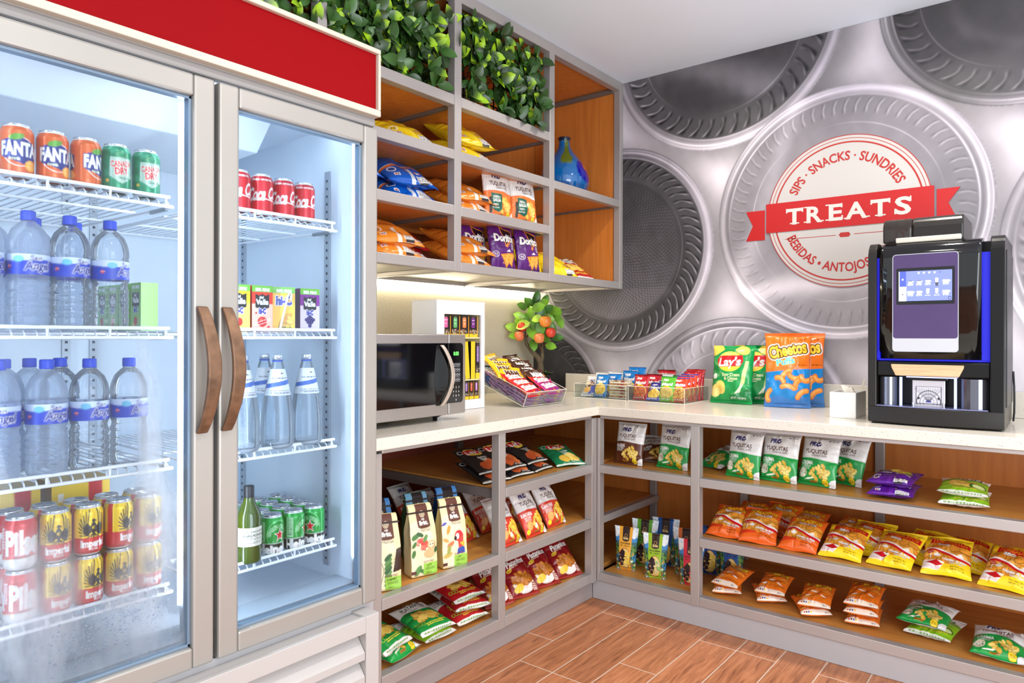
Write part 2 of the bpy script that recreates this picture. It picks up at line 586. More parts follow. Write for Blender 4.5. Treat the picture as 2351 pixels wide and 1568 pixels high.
# ---- printed mural of pressed glass bottoms (a photographic wallpaper: its light and dark are print, bar LED glow painted on one disc)
def mural():
    DX = 0.0036
    x = np.arange(0.0, 3.6, DX); z = np.arange(0.88, 2.7172, DX)
    X, Z = np.meshgrid(x, z)
    rs = np.random.RandomState(5)
    def noise(sx, sz, seed, oct=4):
        q = np.random.RandomState(seed); out = np.zeros_like(X); amp = 1.0; tot = 0
        for o in range(oct):
            for k in range(5):
                a = q.uniform(0, 6.28); f = 2 ** o * q.uniform(.7, 1.4)
                out += amp * np.sin((X * sx * math.cos(a) + Z * sz * math.sin(a)) * f + q.uniform(0, 6.28)) / 5
            tot += amp; amp *= .6
        return out / tot * 1.6
    g = 0.85 + 0.03 * noise(3, 3, 1)
    tint = np.zeros_like(X)
    sm = lambda a, b, t: np.clip((t - a) / (b - a), 0, 1) ** 2 * (3 - 2 * np.clip((t - a) / (b - a), 0, 1))
    #        cx     cz     r     base dark  teeth  kind
    discs = [(0.043, 0.853, .470, .22, 46, 0), (1.309, 0.783, .574, .60, 44, 1), (0.600, 1.752, .590, .27, 58, 2),
             (2.525, 2.762, .548, .22, 44, 3), (3.05, 1.62, .62, .58, 46, 1), (1.215, 2.864, .622, .29, 46, 4), (1.822, 1.843, .603, .52, 64, 5)]
    for (cx, cz, r, base, nt_, kind) in discs:
        dx, dz = X - cx, Z - cz
        d = np.hypot(dx, dz) / r; th = np.arctan2(dz, dx)
        ds = np.hypot(X - cx - .05, Z - cz + .035) / r
        sh = 1 - .36 * (1 - sm(.90, 1.20, ds))
        g = np.where(d > 1, g * np.minimum(1, sh), g)                # printed soft rim on the paper
        nz = noise(9, 9, 10 + kind, 4)
        lit = np.clip(0.5 + .5 * np.sin(th * 1.0 + kind * 1.3), 0, 1)
        body = base + .05 * nz + .09 * (noise(2.4, 2.4, 30 + kind, 2))
        # fluted ring: thin hooked highlights
        ph = th * nt_ + 5.0 * (d - .83) * (9 if kind in (0, 2) else 4) + .5 * nz
        fr_ = (ph / (2 * np.pi)) % 1.0
        inner = .72 if kind != 5 else .76
        ring = sm(inner, inner + .05, d) * (1 - sm(.86, .90, d))
        hook = np.exp(-((fr_ - .5 - .25 * np.sin((d - inner) * 20)) / .10) ** 2)
        dark_ = np.exp(-((fr_ - .78) / .16) ** 2)
        str_ = {0: .22, 1: .26, 2: .40, 3: .16, 4: .40, 5: .20}[kind]
        body = body + ring * str_ * (hook * (.45 + .8 * lit) - .55 * dark_)
        # rim bands
        rim = sm(.90, .915, d)
        rimv = .64 + .10 * np.sin(d * 80) + .10 * np.sin(th * 2 + kind) + .06 * nz
        body = body * (1 - rim) + rim * (rimv * (.80 if kind in (0, 3) else .92 if kind == 2 else 1.0))
        for q, w_, a_ in ((.905, .006, .30), (.955, .004, .28), (.985, .006, .22), (.70, .004, .18)):
            body += a_ * np.exp(-((d - q) / w_) ** 2) * (.5 + .5 * np.sin(th * 3 + kind + q * 9))
        if kind == 2:                                              # pebbled centre
            beads = np.sin(d * 150) * np.sin(th * np.round(d * 20) * 9)
            body += (1 - sm(.64, .68, d)) * .13 * np.clip(beads, 0, 1) * (.4 + lit + .5 * noise(4, 4, 77, 2))
            body += (1 - sm(.66, .70, d)) * .17 * np.clip(-dz / r * .9 + .1, -.3, 1)  # lower half painted lighter for the glow of the LED strip
        if kind == 4:
            sw = np.exp(-((dx * .45 + dz + .22 + .06 * nz) / .09) ** 2) * (1 - sm(.70, .74, d))
            body += .20 * sw
            body -= .10 * (1 - sm(.66, .74, d)) * np.clip(dz / r + .8, 0, 1)
        if kind == 5:
            body += .08 * sm(-.1, -.62, dz / r) * (1 - rim)
        if kind in (5, 1):
            sw = np.exp(-((dz + .50 * r + .05 * nz - .15 * dx) / .055) ** 2) + .5 * np.exp(-((dx - .3 * dz + .62 * r + .05 * nz) / .05) ** 2)
            body += .22 * sw
        if kind == 3:
            body += .05 * np.exp(-((d - .5 - .05 * nz) / .05) ** 2) * lit
        e_ = 1 - sm(1 - .0035 / r, 1 + .0035 / r, d)
        g = g * (1 - e_) + body * e_
        tint = np.where(d <= 1, .3 + .2 * np.sin(th + 1), tint)
    g = np.clip(g + .012 * noise(60, 60, 99, 2), .12, .92)
    rgb = np.stack([g * (1.0 - .02 * tint) , g * (.965 - .02 * tint), g * (1.0 + .02 * tint)], -1)
    c = np.where(rgb <= .04045, rgb / 12.92, ((np.clip(rgb, 0, 1) + .055) / 1.055) ** 2.4)
    V = np.stack([X.ravel(), np.full(X.size, 0.0), Z.ravel()], -1)
    F = grid_faces(len(z), len(x))
    me = np_mesh('wall_mural', V, F, c.reshape(-1, 3), col_mat('mural_print', rough=.55, spec=.35))
    o = link('wall_mural', me)
    tag(o, 'grey photographic wall mural of round pressed glass bottoms behind the coffee machine', 'mural')
    return o
mural()

# ---- round TREATS emblem on the mural
def emblem():
    cx, cz = 1.835, 1.848
    root = thing('wall_sign', 'round white wall emblem with red ribbon reading TREATS on the mural', 'sign', (cx, -0.003, cz))
    fr = lambda u, v, w: (cx + u, -w, cz + v)
    circ = lambda r, n=96: [(r * math.cos(2*math.pi*k/n), r * math.sin(2*math.pi*k/n)) for k in range(n)]
    PAPER = mat('emblem_white', (176, 172, 169), rough=.5)
    RED = mat('emblem_red', (168, 16, 18), rough=.5)
    LET = mat('emblem_letter_red', (160, 34, 28), rough=.5)
    mb = MB(); mb.prism(circ(.359), .0030, fr); mb.build('disc', PAPER, root)
    mb = MB()
    def ringm(r0, r1, y):
        n = 128; vs = []; fs = []
        for k in range(n):
            a = 2*math.pi*k/n
            for r in (r0, r1): vs.append((cx + r*math.cos(a), -y, cz + r*math.sin(a)))
        for k in range(n):
            q = (k+1) % n; fs.append((2*k, 2*k+1, 2*q+1, 2*q))
        mb.add(vs, fs)
    ringm(.3555, .359, .0034); ringm(.341, .3435, .0034); ringm(.321, .328, .0034)
    mb.build('border_rings', LET, root)
    mb = MB()
    mb.prism([(-.367, -.0725), (.365, -.0725), (.365, .0725), (-.367, .0725)], .0022, lambda u, v, w: (cx + u, -.0036 - w, cz + v))
    mb.prism([(-.47, -.105), (-.375, -.105), (-.375, .045), (-.47, .045), (-.435, -.03)], .002, lambda u, v, w: (cx + u, -.0005 - w, cz + v))
    mb.prism([(.374, -.07), (.445, -.07), (.418, -.008), (.462, .055), (.374, .055)], .002, lambda u, v, w: (cx + u, -.0005 - w, cz + v))
    mb.build('ribbon', RED, root)
    def tx(T, y, m, name, par=root):
        mb = MB()
        for t in T:
            mb.add([(cx + p[0], y, cz + p[1]) for p in t], [(0, 1, 2)])
        return mb.build(name, m, par)
    # TREATS with bracketed serifs
    L = 'TREATS'; xs = [-.228, -.138, -.043, .053, .152, .243]
    T = []; T0 = []
    for ch, x in zip(L, xs):
        T0.append(text_tris(ch, x, 0, .077, bold=.03, width={'T': .078, 'R': .078, 'E': .066, 'A': .088, 'S': .066}[ch]))
    def q(x0, z0, x1, z1): return np.array([[[x0, z0], [x1, z0], [x1, z1]], [[x0, z0], [x1, z1], [x0, z1]]])
    h = .0385
    for i in (0, 4):
        x = xs[i]
        T += [q(x - .022, -h, x + .022, -h + .006), q(x - .041, h - .022, x - .034, h), q(x + .034, h - .022, x + .041, h)]
    x = xs[1]; T += [q(x - .046, -h, x - .018, -h + .006), q(x + .026, -h, x + .046, -h + .006), q(x - .046, h - .006, x - .02, h)]
    x = xs[2]; T += [q(x - .042, -h, x - .02, -h + .006), q(x - .042, h - .006, x - .02, h), q(x + .029, -h, x + .036, -h + .02), q(x + .027, h - .02, x + .034, h)]
    x = xs[3]; T += [q(x - .056, -h, x - .026, -h + .006), q(x + .026, -h, x + .056, -h + .006)]
    x = xs[5]; T += [q(x + .028, h - .024, x + .034, h), q(x - .034, -h, x - .028, -h + .024)]
    tx(np.concatenate(T0), -.0064, mat('emblem_cream', (196, 189, 183), rough=.5), 'ribbon_letters')
    tx(np.concatenate(T), -.0068, mat('emblem_cream', (196, 189, 183), rough=.5), 'letter_serifs')
    tx(text_tris('SIPS · SNACKS · SUNDRIES', 0, .262, .043, bold=.022, arc=.262, width=.60), -.0036, LET, 'upper_lettering')
    tx(text_tris('BEBIDAS • ANTOJOS • VARIOS', 0, -.263, .043, bold=.022, arc=-.263, width=.63), -.0036, LET, 'lower_lettering')
    mb = MB()
    f2 = lambda u, v, w: (cx + u, -.0030 - w, cz + v)
    mb.prism([(-.026, -.111), (-.018, -.100), (.018, -.100), (.026, -.111), (.018, -.122), (-.018, -.122)], .0006, f2)
    mb.prism([(-.275, -.112), (-.04, -.112), (-.04, -.1095), (-.275, -.1095)], .0006, f2)
    mb.prism([(.04, -.112), (.275, -.112), (.275, -.1095), (.04, -.1095)], .0006, f2)
    mb.build('divider_mark', LET, root)
emblem()

# ================================================================ COUNTER
CW = mat('speckled_quartz', (226, 220, 206), rough=0.28, spec=0.5)
def quartz():
    m = bpy.data.materials.new('speckled_quartz_counter'); m.use_nodes = True
    nt = m.node_tree; b = nt.nodes['Principled BSDF']
    tc = nt.nodes.new('ShaderNodeTexCoord')
    vo = nt.nodes.new('ShaderNodeTexVoronoi'); vo.inputs['Scale'].default_value = 135
    nt.links.new(tc.outputs['Object'], vo.inputs[0])
    n = nt.nodes.new('ShaderNodeTexNoise'); n.inputs['Scale'].default_value = 60
    nt.links.new(tc.outputs['Object'], n.inputs[0])
    mu = nt.nodes.new('ShaderNodeMath'); mu.operation = 'MULTIPLY_ADD'; mu.inputs[1].default_value = -.42; mu.inputs[2].default_value = .345
    nt.links.new(n.outputs['Fac'], mu.inputs[0])
    lt = nt.nodes.new('ShaderNodeMath'); lt.operation = 'LESS_THAN'
    nt.links.new(vo.outputs['Distance'], lt.inputs[0]); nt.links.new(mu.outputs[0], lt.inputs[1])
    mx = nt.nodes.new('ShaderNodeMixRGB')
    mx.inputs[1].default_value = (*lin((214, 207, 194)), 1); mx.inputs[2].default_value = (*lin((134, 118, 102)), 1)
    nt.links.new(lt.outputs[0], mx.inputs[0]); nt.links.new(mx.outputs[0], b.inputs['Base Color'])
    b.inputs['Roughness'].default_value = .22
    return m
QZ = quartz()
ct = thing('countertop', 'L-shaped speckled cream stone countertop with low backsplash', 'countertop', (0.9, -0.7, 0.879))
mb = MB()
outl = [(0.003, -0.003), (0.003, -2.072), (0.919, -2.072), (0.919, -0.716), (3.3, -0.716), (3.3, -0.003)]
mb.prism(outl, .041, lambda u, v, w: (u, v, .879 + w)); mb.build('worktop', QZ, ct, bevel=.003)
mb = MB(); mb.box(.26, -.020, .9205, 3.3, -.003, 1.029); mb.build('backsplash', QZ, ct, bevel=.002)

# ================================================================ BASE SHELF UNITS
def base_left():
    r = thing('base_shelf_unit', 'open metal framed base shelves under the microwave counter beside the fridge', 'shelf unit', (.45, -1.36, 0))
    x1 = .90; y0, y1 = -2.07, -.70
    def bx(name, m, *bs, bevel=.0025):
        mb = MB()
        for b in bs: mb.box(*b)
        return mb.build(name, m, r, bevel=bevel)
    bx('front_post', METAL, (.86, -1.427, .085, .90, -1.385, .866))
    bx('end_post', METAL, (.86, -2.07, .085, .90, -2.03, .866))
    bx('corner_post', METAL, (.862, -.742, .085, .904, -.70, .866))
    bx('top_rail', METAL, (.86, -2.03, .864, .90, -.742, .878))
    bx('upper_rail', METAL, (.862, -1.385, .606, .902, -.742, .644))
    bx('middle_rail', METAL, (.862, -2.03, .347, .902, -1.427, .386), (.862, -1.385, .347, .902, -.742, .386))
    bx('lower_rail', METAL, (.862, -2.03, .088, .902, -1.427, .13), (.862, -1.385, .088, .902, -.742, .13))
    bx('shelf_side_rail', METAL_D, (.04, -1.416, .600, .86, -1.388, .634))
    bx('upper_shelf', WOOD, (.03, -1.388, .618, .862, -.03, .640))
    bx('middle_shelf', WOOD, (.03, -2.07, .360, .862, -.03, .382))
    bx('lower_shelf', WOOD, (.03, -2.07, .103, .862, -.03, .125))
    bx('shelf_end_rail', METAL, (.864, -.70, .347, .900, -.04, .382))
    bx('plinth', mat('plinth_laminate', (150, 140, 138), rough=.5), (.82, -2.07, 0.001, .878, -.697, .088), bevel=.001)
    bx('back_panel', mat('dark_red_laminate', (128, 62, 46), rough=.45), (.006, -2.07, .10, .028, -.004, .864))
    for y in (-1.39, -.74):
        bx('back_post', METAL_D, (.03, y - .02, .10, .06, y + .02, .866))
base_left()

def base_right():
    r = thing('base_shelf_unit', 'wide open metal framed base shelves under the coffee machine counter', 'shelf unit', (1.9, -.36, 0))
    def bx(name, m, *bs, bevel=.0025):
        mb = MB()
        for b in bs: mb.box(*b)
        return mb.build(name, m, r, bevel=bevel)
    bx('front_post', METAL, (1.379, -.702, .088, 1.419, -.660, .866))
    bx('front_post', METAL, (2.93, -.702, .088, 2.97, -.660, .866))
    bx('corner_post', METAL, (.905, -.702, .088, .920, -.660, .866))
    bx('top_rail', METAL, (.92, -.70, .863, 3.29, -.66, .878))
    bx('upper_rail', METAL, (.92, -.702, .604, 1.379, -.662, .642), (1.419, -.702, .604, 2.93, -.662, .642))
    bx('middle_rail', METAL, (1.419, -.702, .345, 2.93, -.662, .383))
    bx('lower_rail', METAL, (.92, -.702, .090, 1.379, -.662, .130), (1.419, -.702, .090, 2.93, -.662, .130))
    bx('upper_shelf', WOOD_X, (.906, -.662, .616, 3.25, -.032, .638))
    bx('middle_shelf', WOOD_X, (1.40, -.662, .358, 3.25, -.032, .380))
    bx('lower_shelf', WOOD_X, (.906, -.662, .101, 3.25, -.032, .123))
    bx('plinth', mat('plinth_laminate_daylit', (168, 164, 166), rough=.5), (.879, -.696, 0.001, 3.29, -.64, .090), bevel=.001)  # plinth laminate made paler and bluer to stand for reflected daylight
    bx('back_panel', WOOD_B, (.03, -.028, .10, 3.25, -.006, .864))
    for x in (.865, 1.374, 1.995, 2.7):
        bx('back_post', METAL, (x - .02, -.05, .124, x + .02, -.0285, .866))
base_right()

# ================================================================ UPPER SHELF UNIT
def upper_unit():
    r = thing('wall_shelf_unit', 'tall metal framed wall shelf grid with orange wood panels above the counter', 'shelf unit', (.32, -1.4, 1.527))
    def bx(name, m, *bs, bevel=.0025):
        mb = MB()
        for b in bs: mb.box(*b)
        return mb.build(name, m, r, bevel=bevel)
    P = [(-2.79, -2.748), (-2.101, -2.062), (-1.417, -1.374), (-.730, -.688), (-.036, -.002)]
    ZR = [(1.527, 1.567), (1.762, 1.804), (1.996, 2.037), (2.224, 2.268), (2.668, 2.715)]
    for i, (a, b) in enumerate(P):
        bx('front_post', METAL, (.603, a, 1.527 if i > 1 else 2.224, .645, b, 2.715))
    for k, (a, b) in enumerate(ZR):
        nm = ['bottom_rail', 'shelf_rail', 'shelf_rail', 'shelf_rail', 'top_rail'][k]
        bs = []
        for i in range(4):
            if i == 3 and k in (1, 3): continue
            if i == 0 and k < 3: continue
            bs.append((.604, P[i][1] if (i != 1 or k > 2) else -2.078, a, .644, P[i+1][0], b))
        bx(nm, METAL, *bs)
    # boards
    for k, z in enumerate((1.80, 2.033, 2.262)):
        ys = (-2.078 if k < 2 else -2.78, -.712 if k != 1 else -.03)
        bx('shelf_board', WOOD_B, (.03, ys[0], z - .026, .604, ys[1], z), bevel=.001)
    bx('floor_board', mat('white_underside_panel', (222, 218, 206), rough=.35), (.03, -2.078, 1.546, .604, -.03, 1.563), bevel=.001)
    bx('ceiling_board', WOOD_B, (.03, -2.78, 2.690, .604, -.03, 2.712), bevel=.001)
    bx('side_panel', WOOD_B, (.03, -.028, 1.563, .604, -.006, 2.69), bevel=.001)
    bx('back_panel', WOOD_B, (.004, -2.078, 1.563, .028, -.006, 2.69), (.004, -2.78, 2.23, .028, -2.078, 2.69), bevel=.001)
    # depth bars under every shelf and along the corner side
    cb = []
    for i, (a, b) in enumerate(P[1:4]):
        for (z0, z1) in ZR[1:4]:
            if i == 0 and z0 < 2.2: continue
            cb.append((.03, a + .008, z0, .604, b - .008, z1 - .004))
    for z in (1.996, 2.66):
        cb.append((.03, -.045, z, .604, -.0285, z + .028))
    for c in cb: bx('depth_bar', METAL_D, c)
    for a, b in P[2:]: bx('bottom_depth_bar', METAL, (.03, a, 1.527, .604, b, 1.546))
    bx('bottom_back_bar', METAL, (.03, -2.078, 1.527, .075, -.03, 1.5465))
    for a, b in P[2:4]:
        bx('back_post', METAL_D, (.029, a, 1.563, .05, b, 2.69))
    LED = mat('led_strip_glow', (255, 250, 232), emit=(255, 242, 210), estr=30)
    mb = MB(); mb.box(.004, -2.04, 1.507, .018, -.03, 1.526); o = mb.build('led_strip', LED, r); o['label'] = 'glowing warm white strip along the left wall'
    mb = MB(); mb.box(.02, -.0145, 1.529, .60, -.0045, 1.540); mb.build('led_strip', mat('led_strip_glow_soft', (255, 250, 240), emit=(255, 244, 220), estr=12), r)
upper_unit()

# ---- artificial leaf panels in the top row
def leaf_verts(L, W, curl, M):
    V = []; 
    for i in range(6):
        t = i / 5
        w = W * (math.sin(math.pi * min(1, .05 + .92 * t ** .95)) ** .62) if 0 < i < 5 else W * .06
        zc = curl * L * (t ** 2) * -1
        for s in (-1, 0, 1):
            V.append(M @ Vector((s * w, t * L, zc + abs(s) * w * .35)))
    F = []
    for i in range(5):
        for j in range(2):
            a = i * 3 + j
            F.append((a, a + 1, a + 4, a + 3))
    return V, F
LEAFM = col_mat('glossy_plastic_leaf', rough=.35, spec=.5)
def leaf_mesh(name, leaves, par=None, mt=None):
    """leaves: (matrix, length, width, curl, base colour, tip colour, tip start)"""
    VV, FF, CC = [], [], []
    for (M, L, W, cu, c0, c1, ts) in leaves:
        V, F = leaf_verts(L, W, cu, M)
        o = len(VV); VV += [tuple(v) for v in V]; FF += [[o + i for i in f] for f in F]
        for i in range(6):
            t = i / 5
            k = min(1, max(0, (t - ts) / .25))
            for s in (-1, 0, 1):
                c = lin(c0) * (1 - k) + lin(c1) * k
                CC.append(c * (1.25 if s == 0 else 1.0))
    me = np_mesh(name, np.array(VV), np.array(FF), np.clip(np.array(CC), 0, 1), mt or LEAFM)
    return link(name, me, par)
def leaf_panel(y0, y1, label, seed):
    q = random.Random(seed)
    r = thing('leaf_panel', label, 'artificial plant', (.5, (y0 + y1) / 2, 2.268), 'artificial leaf panels in the top row')
    mb = MB()
    for k in range(9):
        y = y0 + (y1 - y0) * (k + .5) / 9
        mb.tube([(.49, y, 2.27), (.49, y, 2.664)], .0035, 5)
    for k in range(6):
        z = 2.285 + .37 * k / 5
        mb.tube([(.49, y0 + .003, z), (.49, y1 - .003, z)], .0035, 5)
    mb.build('backing_grid', mat('dark_green_plastic', (24, 34, 16), rough=.6), r)
    lv = []; st = MB()
    for k in range(135):
        y = q.uniform(y0 + .004, y1 - .004); z = q.uniform(2.275, 2.66); x = q.uniform(.52, .63)
        st.tube([(.49, y + q.uniform(-.02, .02), z - .02), (x - .01, y, z)], .0022, 4)
        n = q.choice((3, 4, 5))
        a0 = q.uniform(0, 6.28)
        for j in range(n):
            az = a0 + j * 6.28 / n + q.uniform(-.4, .4)
            tilt = q.uniform(.35, 1.2)
            out = Vector((math.cos(tilt) * .9, math.sin(az) * math.sin(tilt), math.cos(az) * math.sin(tilt))).normalized()
            sd = out.cross(Vector((1, q.uniform(-.3, .3), q.uniform(-.3, .3)))).normalized()
            nn = sd.cross(out)
            M = Matrix(((sd.x, out.x, nn.x, x), (sd.y, out.y, nn.y, y), (sd.z, out.z, nn.z, z), (0, 0, 0, 1)))
            L = q.uniform(.055, .085)
            tp = Vector((x, y, z)) + out * L
            if tp.x < .665 and (tp.z < 2.285 or tp.z > 2.655 or tp.y < y0 + .012 or tp.y > y1 - .012): continue
            if tp.z < 2.24 or tp.z > 2.70: continue
            g = q.uniform(.7, 1.25)
            c0 = np.clip(np.array((44, 76, 28)) * g, 0, 255)
            lime = q.random() < .30
            c1 = (150, 190, 30) if lime else c0 * 1.1
            lv.append((M, L, L * q.uniform(.26, .34), q.uniform(.05, .45), c0, c1, q.uniform(.35, .7)))
    so = st.build('stems', mat('stem_green', (40, 44, 18), rough=.6), r); so['kind'] = 'stuff'
    o = leaf_mesh('foliage', lv, r); o['kind'] = 'stuff'
leaf_panel(-1.372, -.732, 'leafy green panel in the top row right of the middle post', 3)
leaf_panel(-2.060, -1.419, 'leafy green panel in the top row just above the red fridge header end', 4)
leaf_panel(-2.746, -2.103, 'leafy green panel peeking over the middle of the red fridge header', 5)

# ---- blown glass vase
def vase():
    H = .355
    prof = [(.0, 0), (.07, .0), (.098, .012), (.128, .045), (.142, .085), (.143, .115), (.132, .155), (.108, .20), (.078, .24), (.050, .275), (.036, .30), (.031, .325), (.033, .343), (.039, .352), (.036, .356), (.028, .345), (.0, .34)]
    n = 72
    # denser profile
    P = []
    for (r0, z0), (r1, z1) in zip(prof[:-1], prof[1:]):
        for k in range(5):
            t = k / 5; P.append((r0 + (r1 - r0) * t, z0 + (z1 - z0) * t))
    P.append(prof[-1]); P = np.array(P)
    th = np.linspace(0, 2*np.pi, n, endpoint=False)
    R, T = np.meshgrid(P[:, 0], th, indexing='ij'); Z = np.repeat(P[:, 1][:, None], n, 1)
    V = np.stack([R*np.cos(T), R*np.sin(T), Z], -1).reshape(-1, 3)
    C = np.empty((V.shape[0], 3)); C[:] = lin((12, 98, 168))
    zz = V[:, 2]; aa = np.arctan2(V[:, 1], V[:, 0])
    C[(zz < .07)] = lin((8, 84, 150))
    va = math.atan2(-3.56 + .25, 2.665 - .40)                     # towards the room
    da = (aa - va + np.pi) % (2*np.pi) - np.pi
    arc = da * np.maximum(np.hypot(V[:, 0], V[:, 1]), .03)
    C[(((arc - .014) / (.013 + .024 * np.exp(-((zz - .215) / .035) ** 2))) ** 2 < 1) & (zz > .185)] = lin((92, 110, 36))
    C[(zz > .335)] = lin((10, 34, 60))
    C[((arc - .135) / .062) ** 2 + ((zz - .150 + .35*(arc - .135)) / .062) ** 2 < 1] = lin((16, 10, 150))
    C[((arc - .160) / .030) ** 2 + ((zz - .180) / .026) ** 2 < 1] = lin((232, 118, 50))
    C[(np.abs(da) > 2.2) & (zz > .16)] = lin((200, 90, 40))
    me = np_mesh('vase', V, grid_faces(len(P), n, True), C, col_mat('blown_glass', rough=.08, spec=.6, coat=.6))
    o = link('vase', me); o.location = (.40, -.245, 2.034)
    tag(o, 'blue blown glass bottle vase with orange spot on the corner shelf', 'vase')
vase()
# ================================================================ REFRIGERATOR
FRAME = mat('champagne_anodised', (168, 164, 158), rough=.38, metal=.35, vary=.04, vscale=2)
FWALL = mat('fridge_liner', (214, 226, 238), rough=.35)
FGREY = mat('fridge_grey_plastic', (150, 166, 182), rough=.4)
GASK = mat('door_gasket', (40, 46, 52), rough=.5)
WIRE = mat('white_coated_wire', (236, 240, 246), rough=.3)
GLASS = clear_mat('door_glass', (243, 248, 252), gloss=.045, haze=0, edge=0)

def fog_glass():
    m = bpy.data.materials.new('misted_door_glass'); m.use_nodes = True
    nt = m.node_tree; nt.nodes.remove(nt.nodes['Principled BSDF'])
    out = nt.nodes['Material Output']
    tr = nt.nodes.new('ShaderNodeBsdfTransparent'); tr.inputs[0].default_value = (*lin((243, 248, 252)), 1)
    df = nt.nodes.new('ShaderNodeBsdfDiffuse'); df.inputs[0].default_value = (*lin((226, 234, 242)), 1)
    tl = nt.nodes.new('ShaderNodeBsdfTranslucent'); tl.inputs[0].default_value = (*lin((236, 242, 250)), 1)
    m0 = nt.nodes.new('ShaderNodeMixShader'); m0.inputs[0].default_value = .7
    nt.links.new(df.outputs[0], m0.inputs[1]); nt.links.new(tl.outputs[0], m0.inputs[2])
    at = nt.nodes.new('ShaderNodeAttribute'); at.attribute_name = 'Print'
    m1 = nt.nodes.new('ShaderNodeMixShader')
    nt.links.new(at.outputs['Fac'], m1.inputs[0]); nt.links.new(tr.outputs[0], m1.inputs[1]); nt.links.new(m0.outputs[0], m1.inputs[2])
    gl = nt.nodes.new('ShaderNodeBsdfGlossy'); gl.inputs['Roughness'].default_value = .03
    fr = nt.nodes.new('ShaderNodeFresnel'); fr.inputs[0].default_value = 1.33
    m2 = nt.nodes.new('ShaderNodeMixShader')
    nt.links.new(fr.outputs[0], m2.inputs[0]); nt.links.new(m1.outputs[0], m2.inputs[1]); nt.links.new(gl.outputs[0], m2.inputs[2])
    nt.links.new(m2.outputs[0], out.inputs[0])
    return m

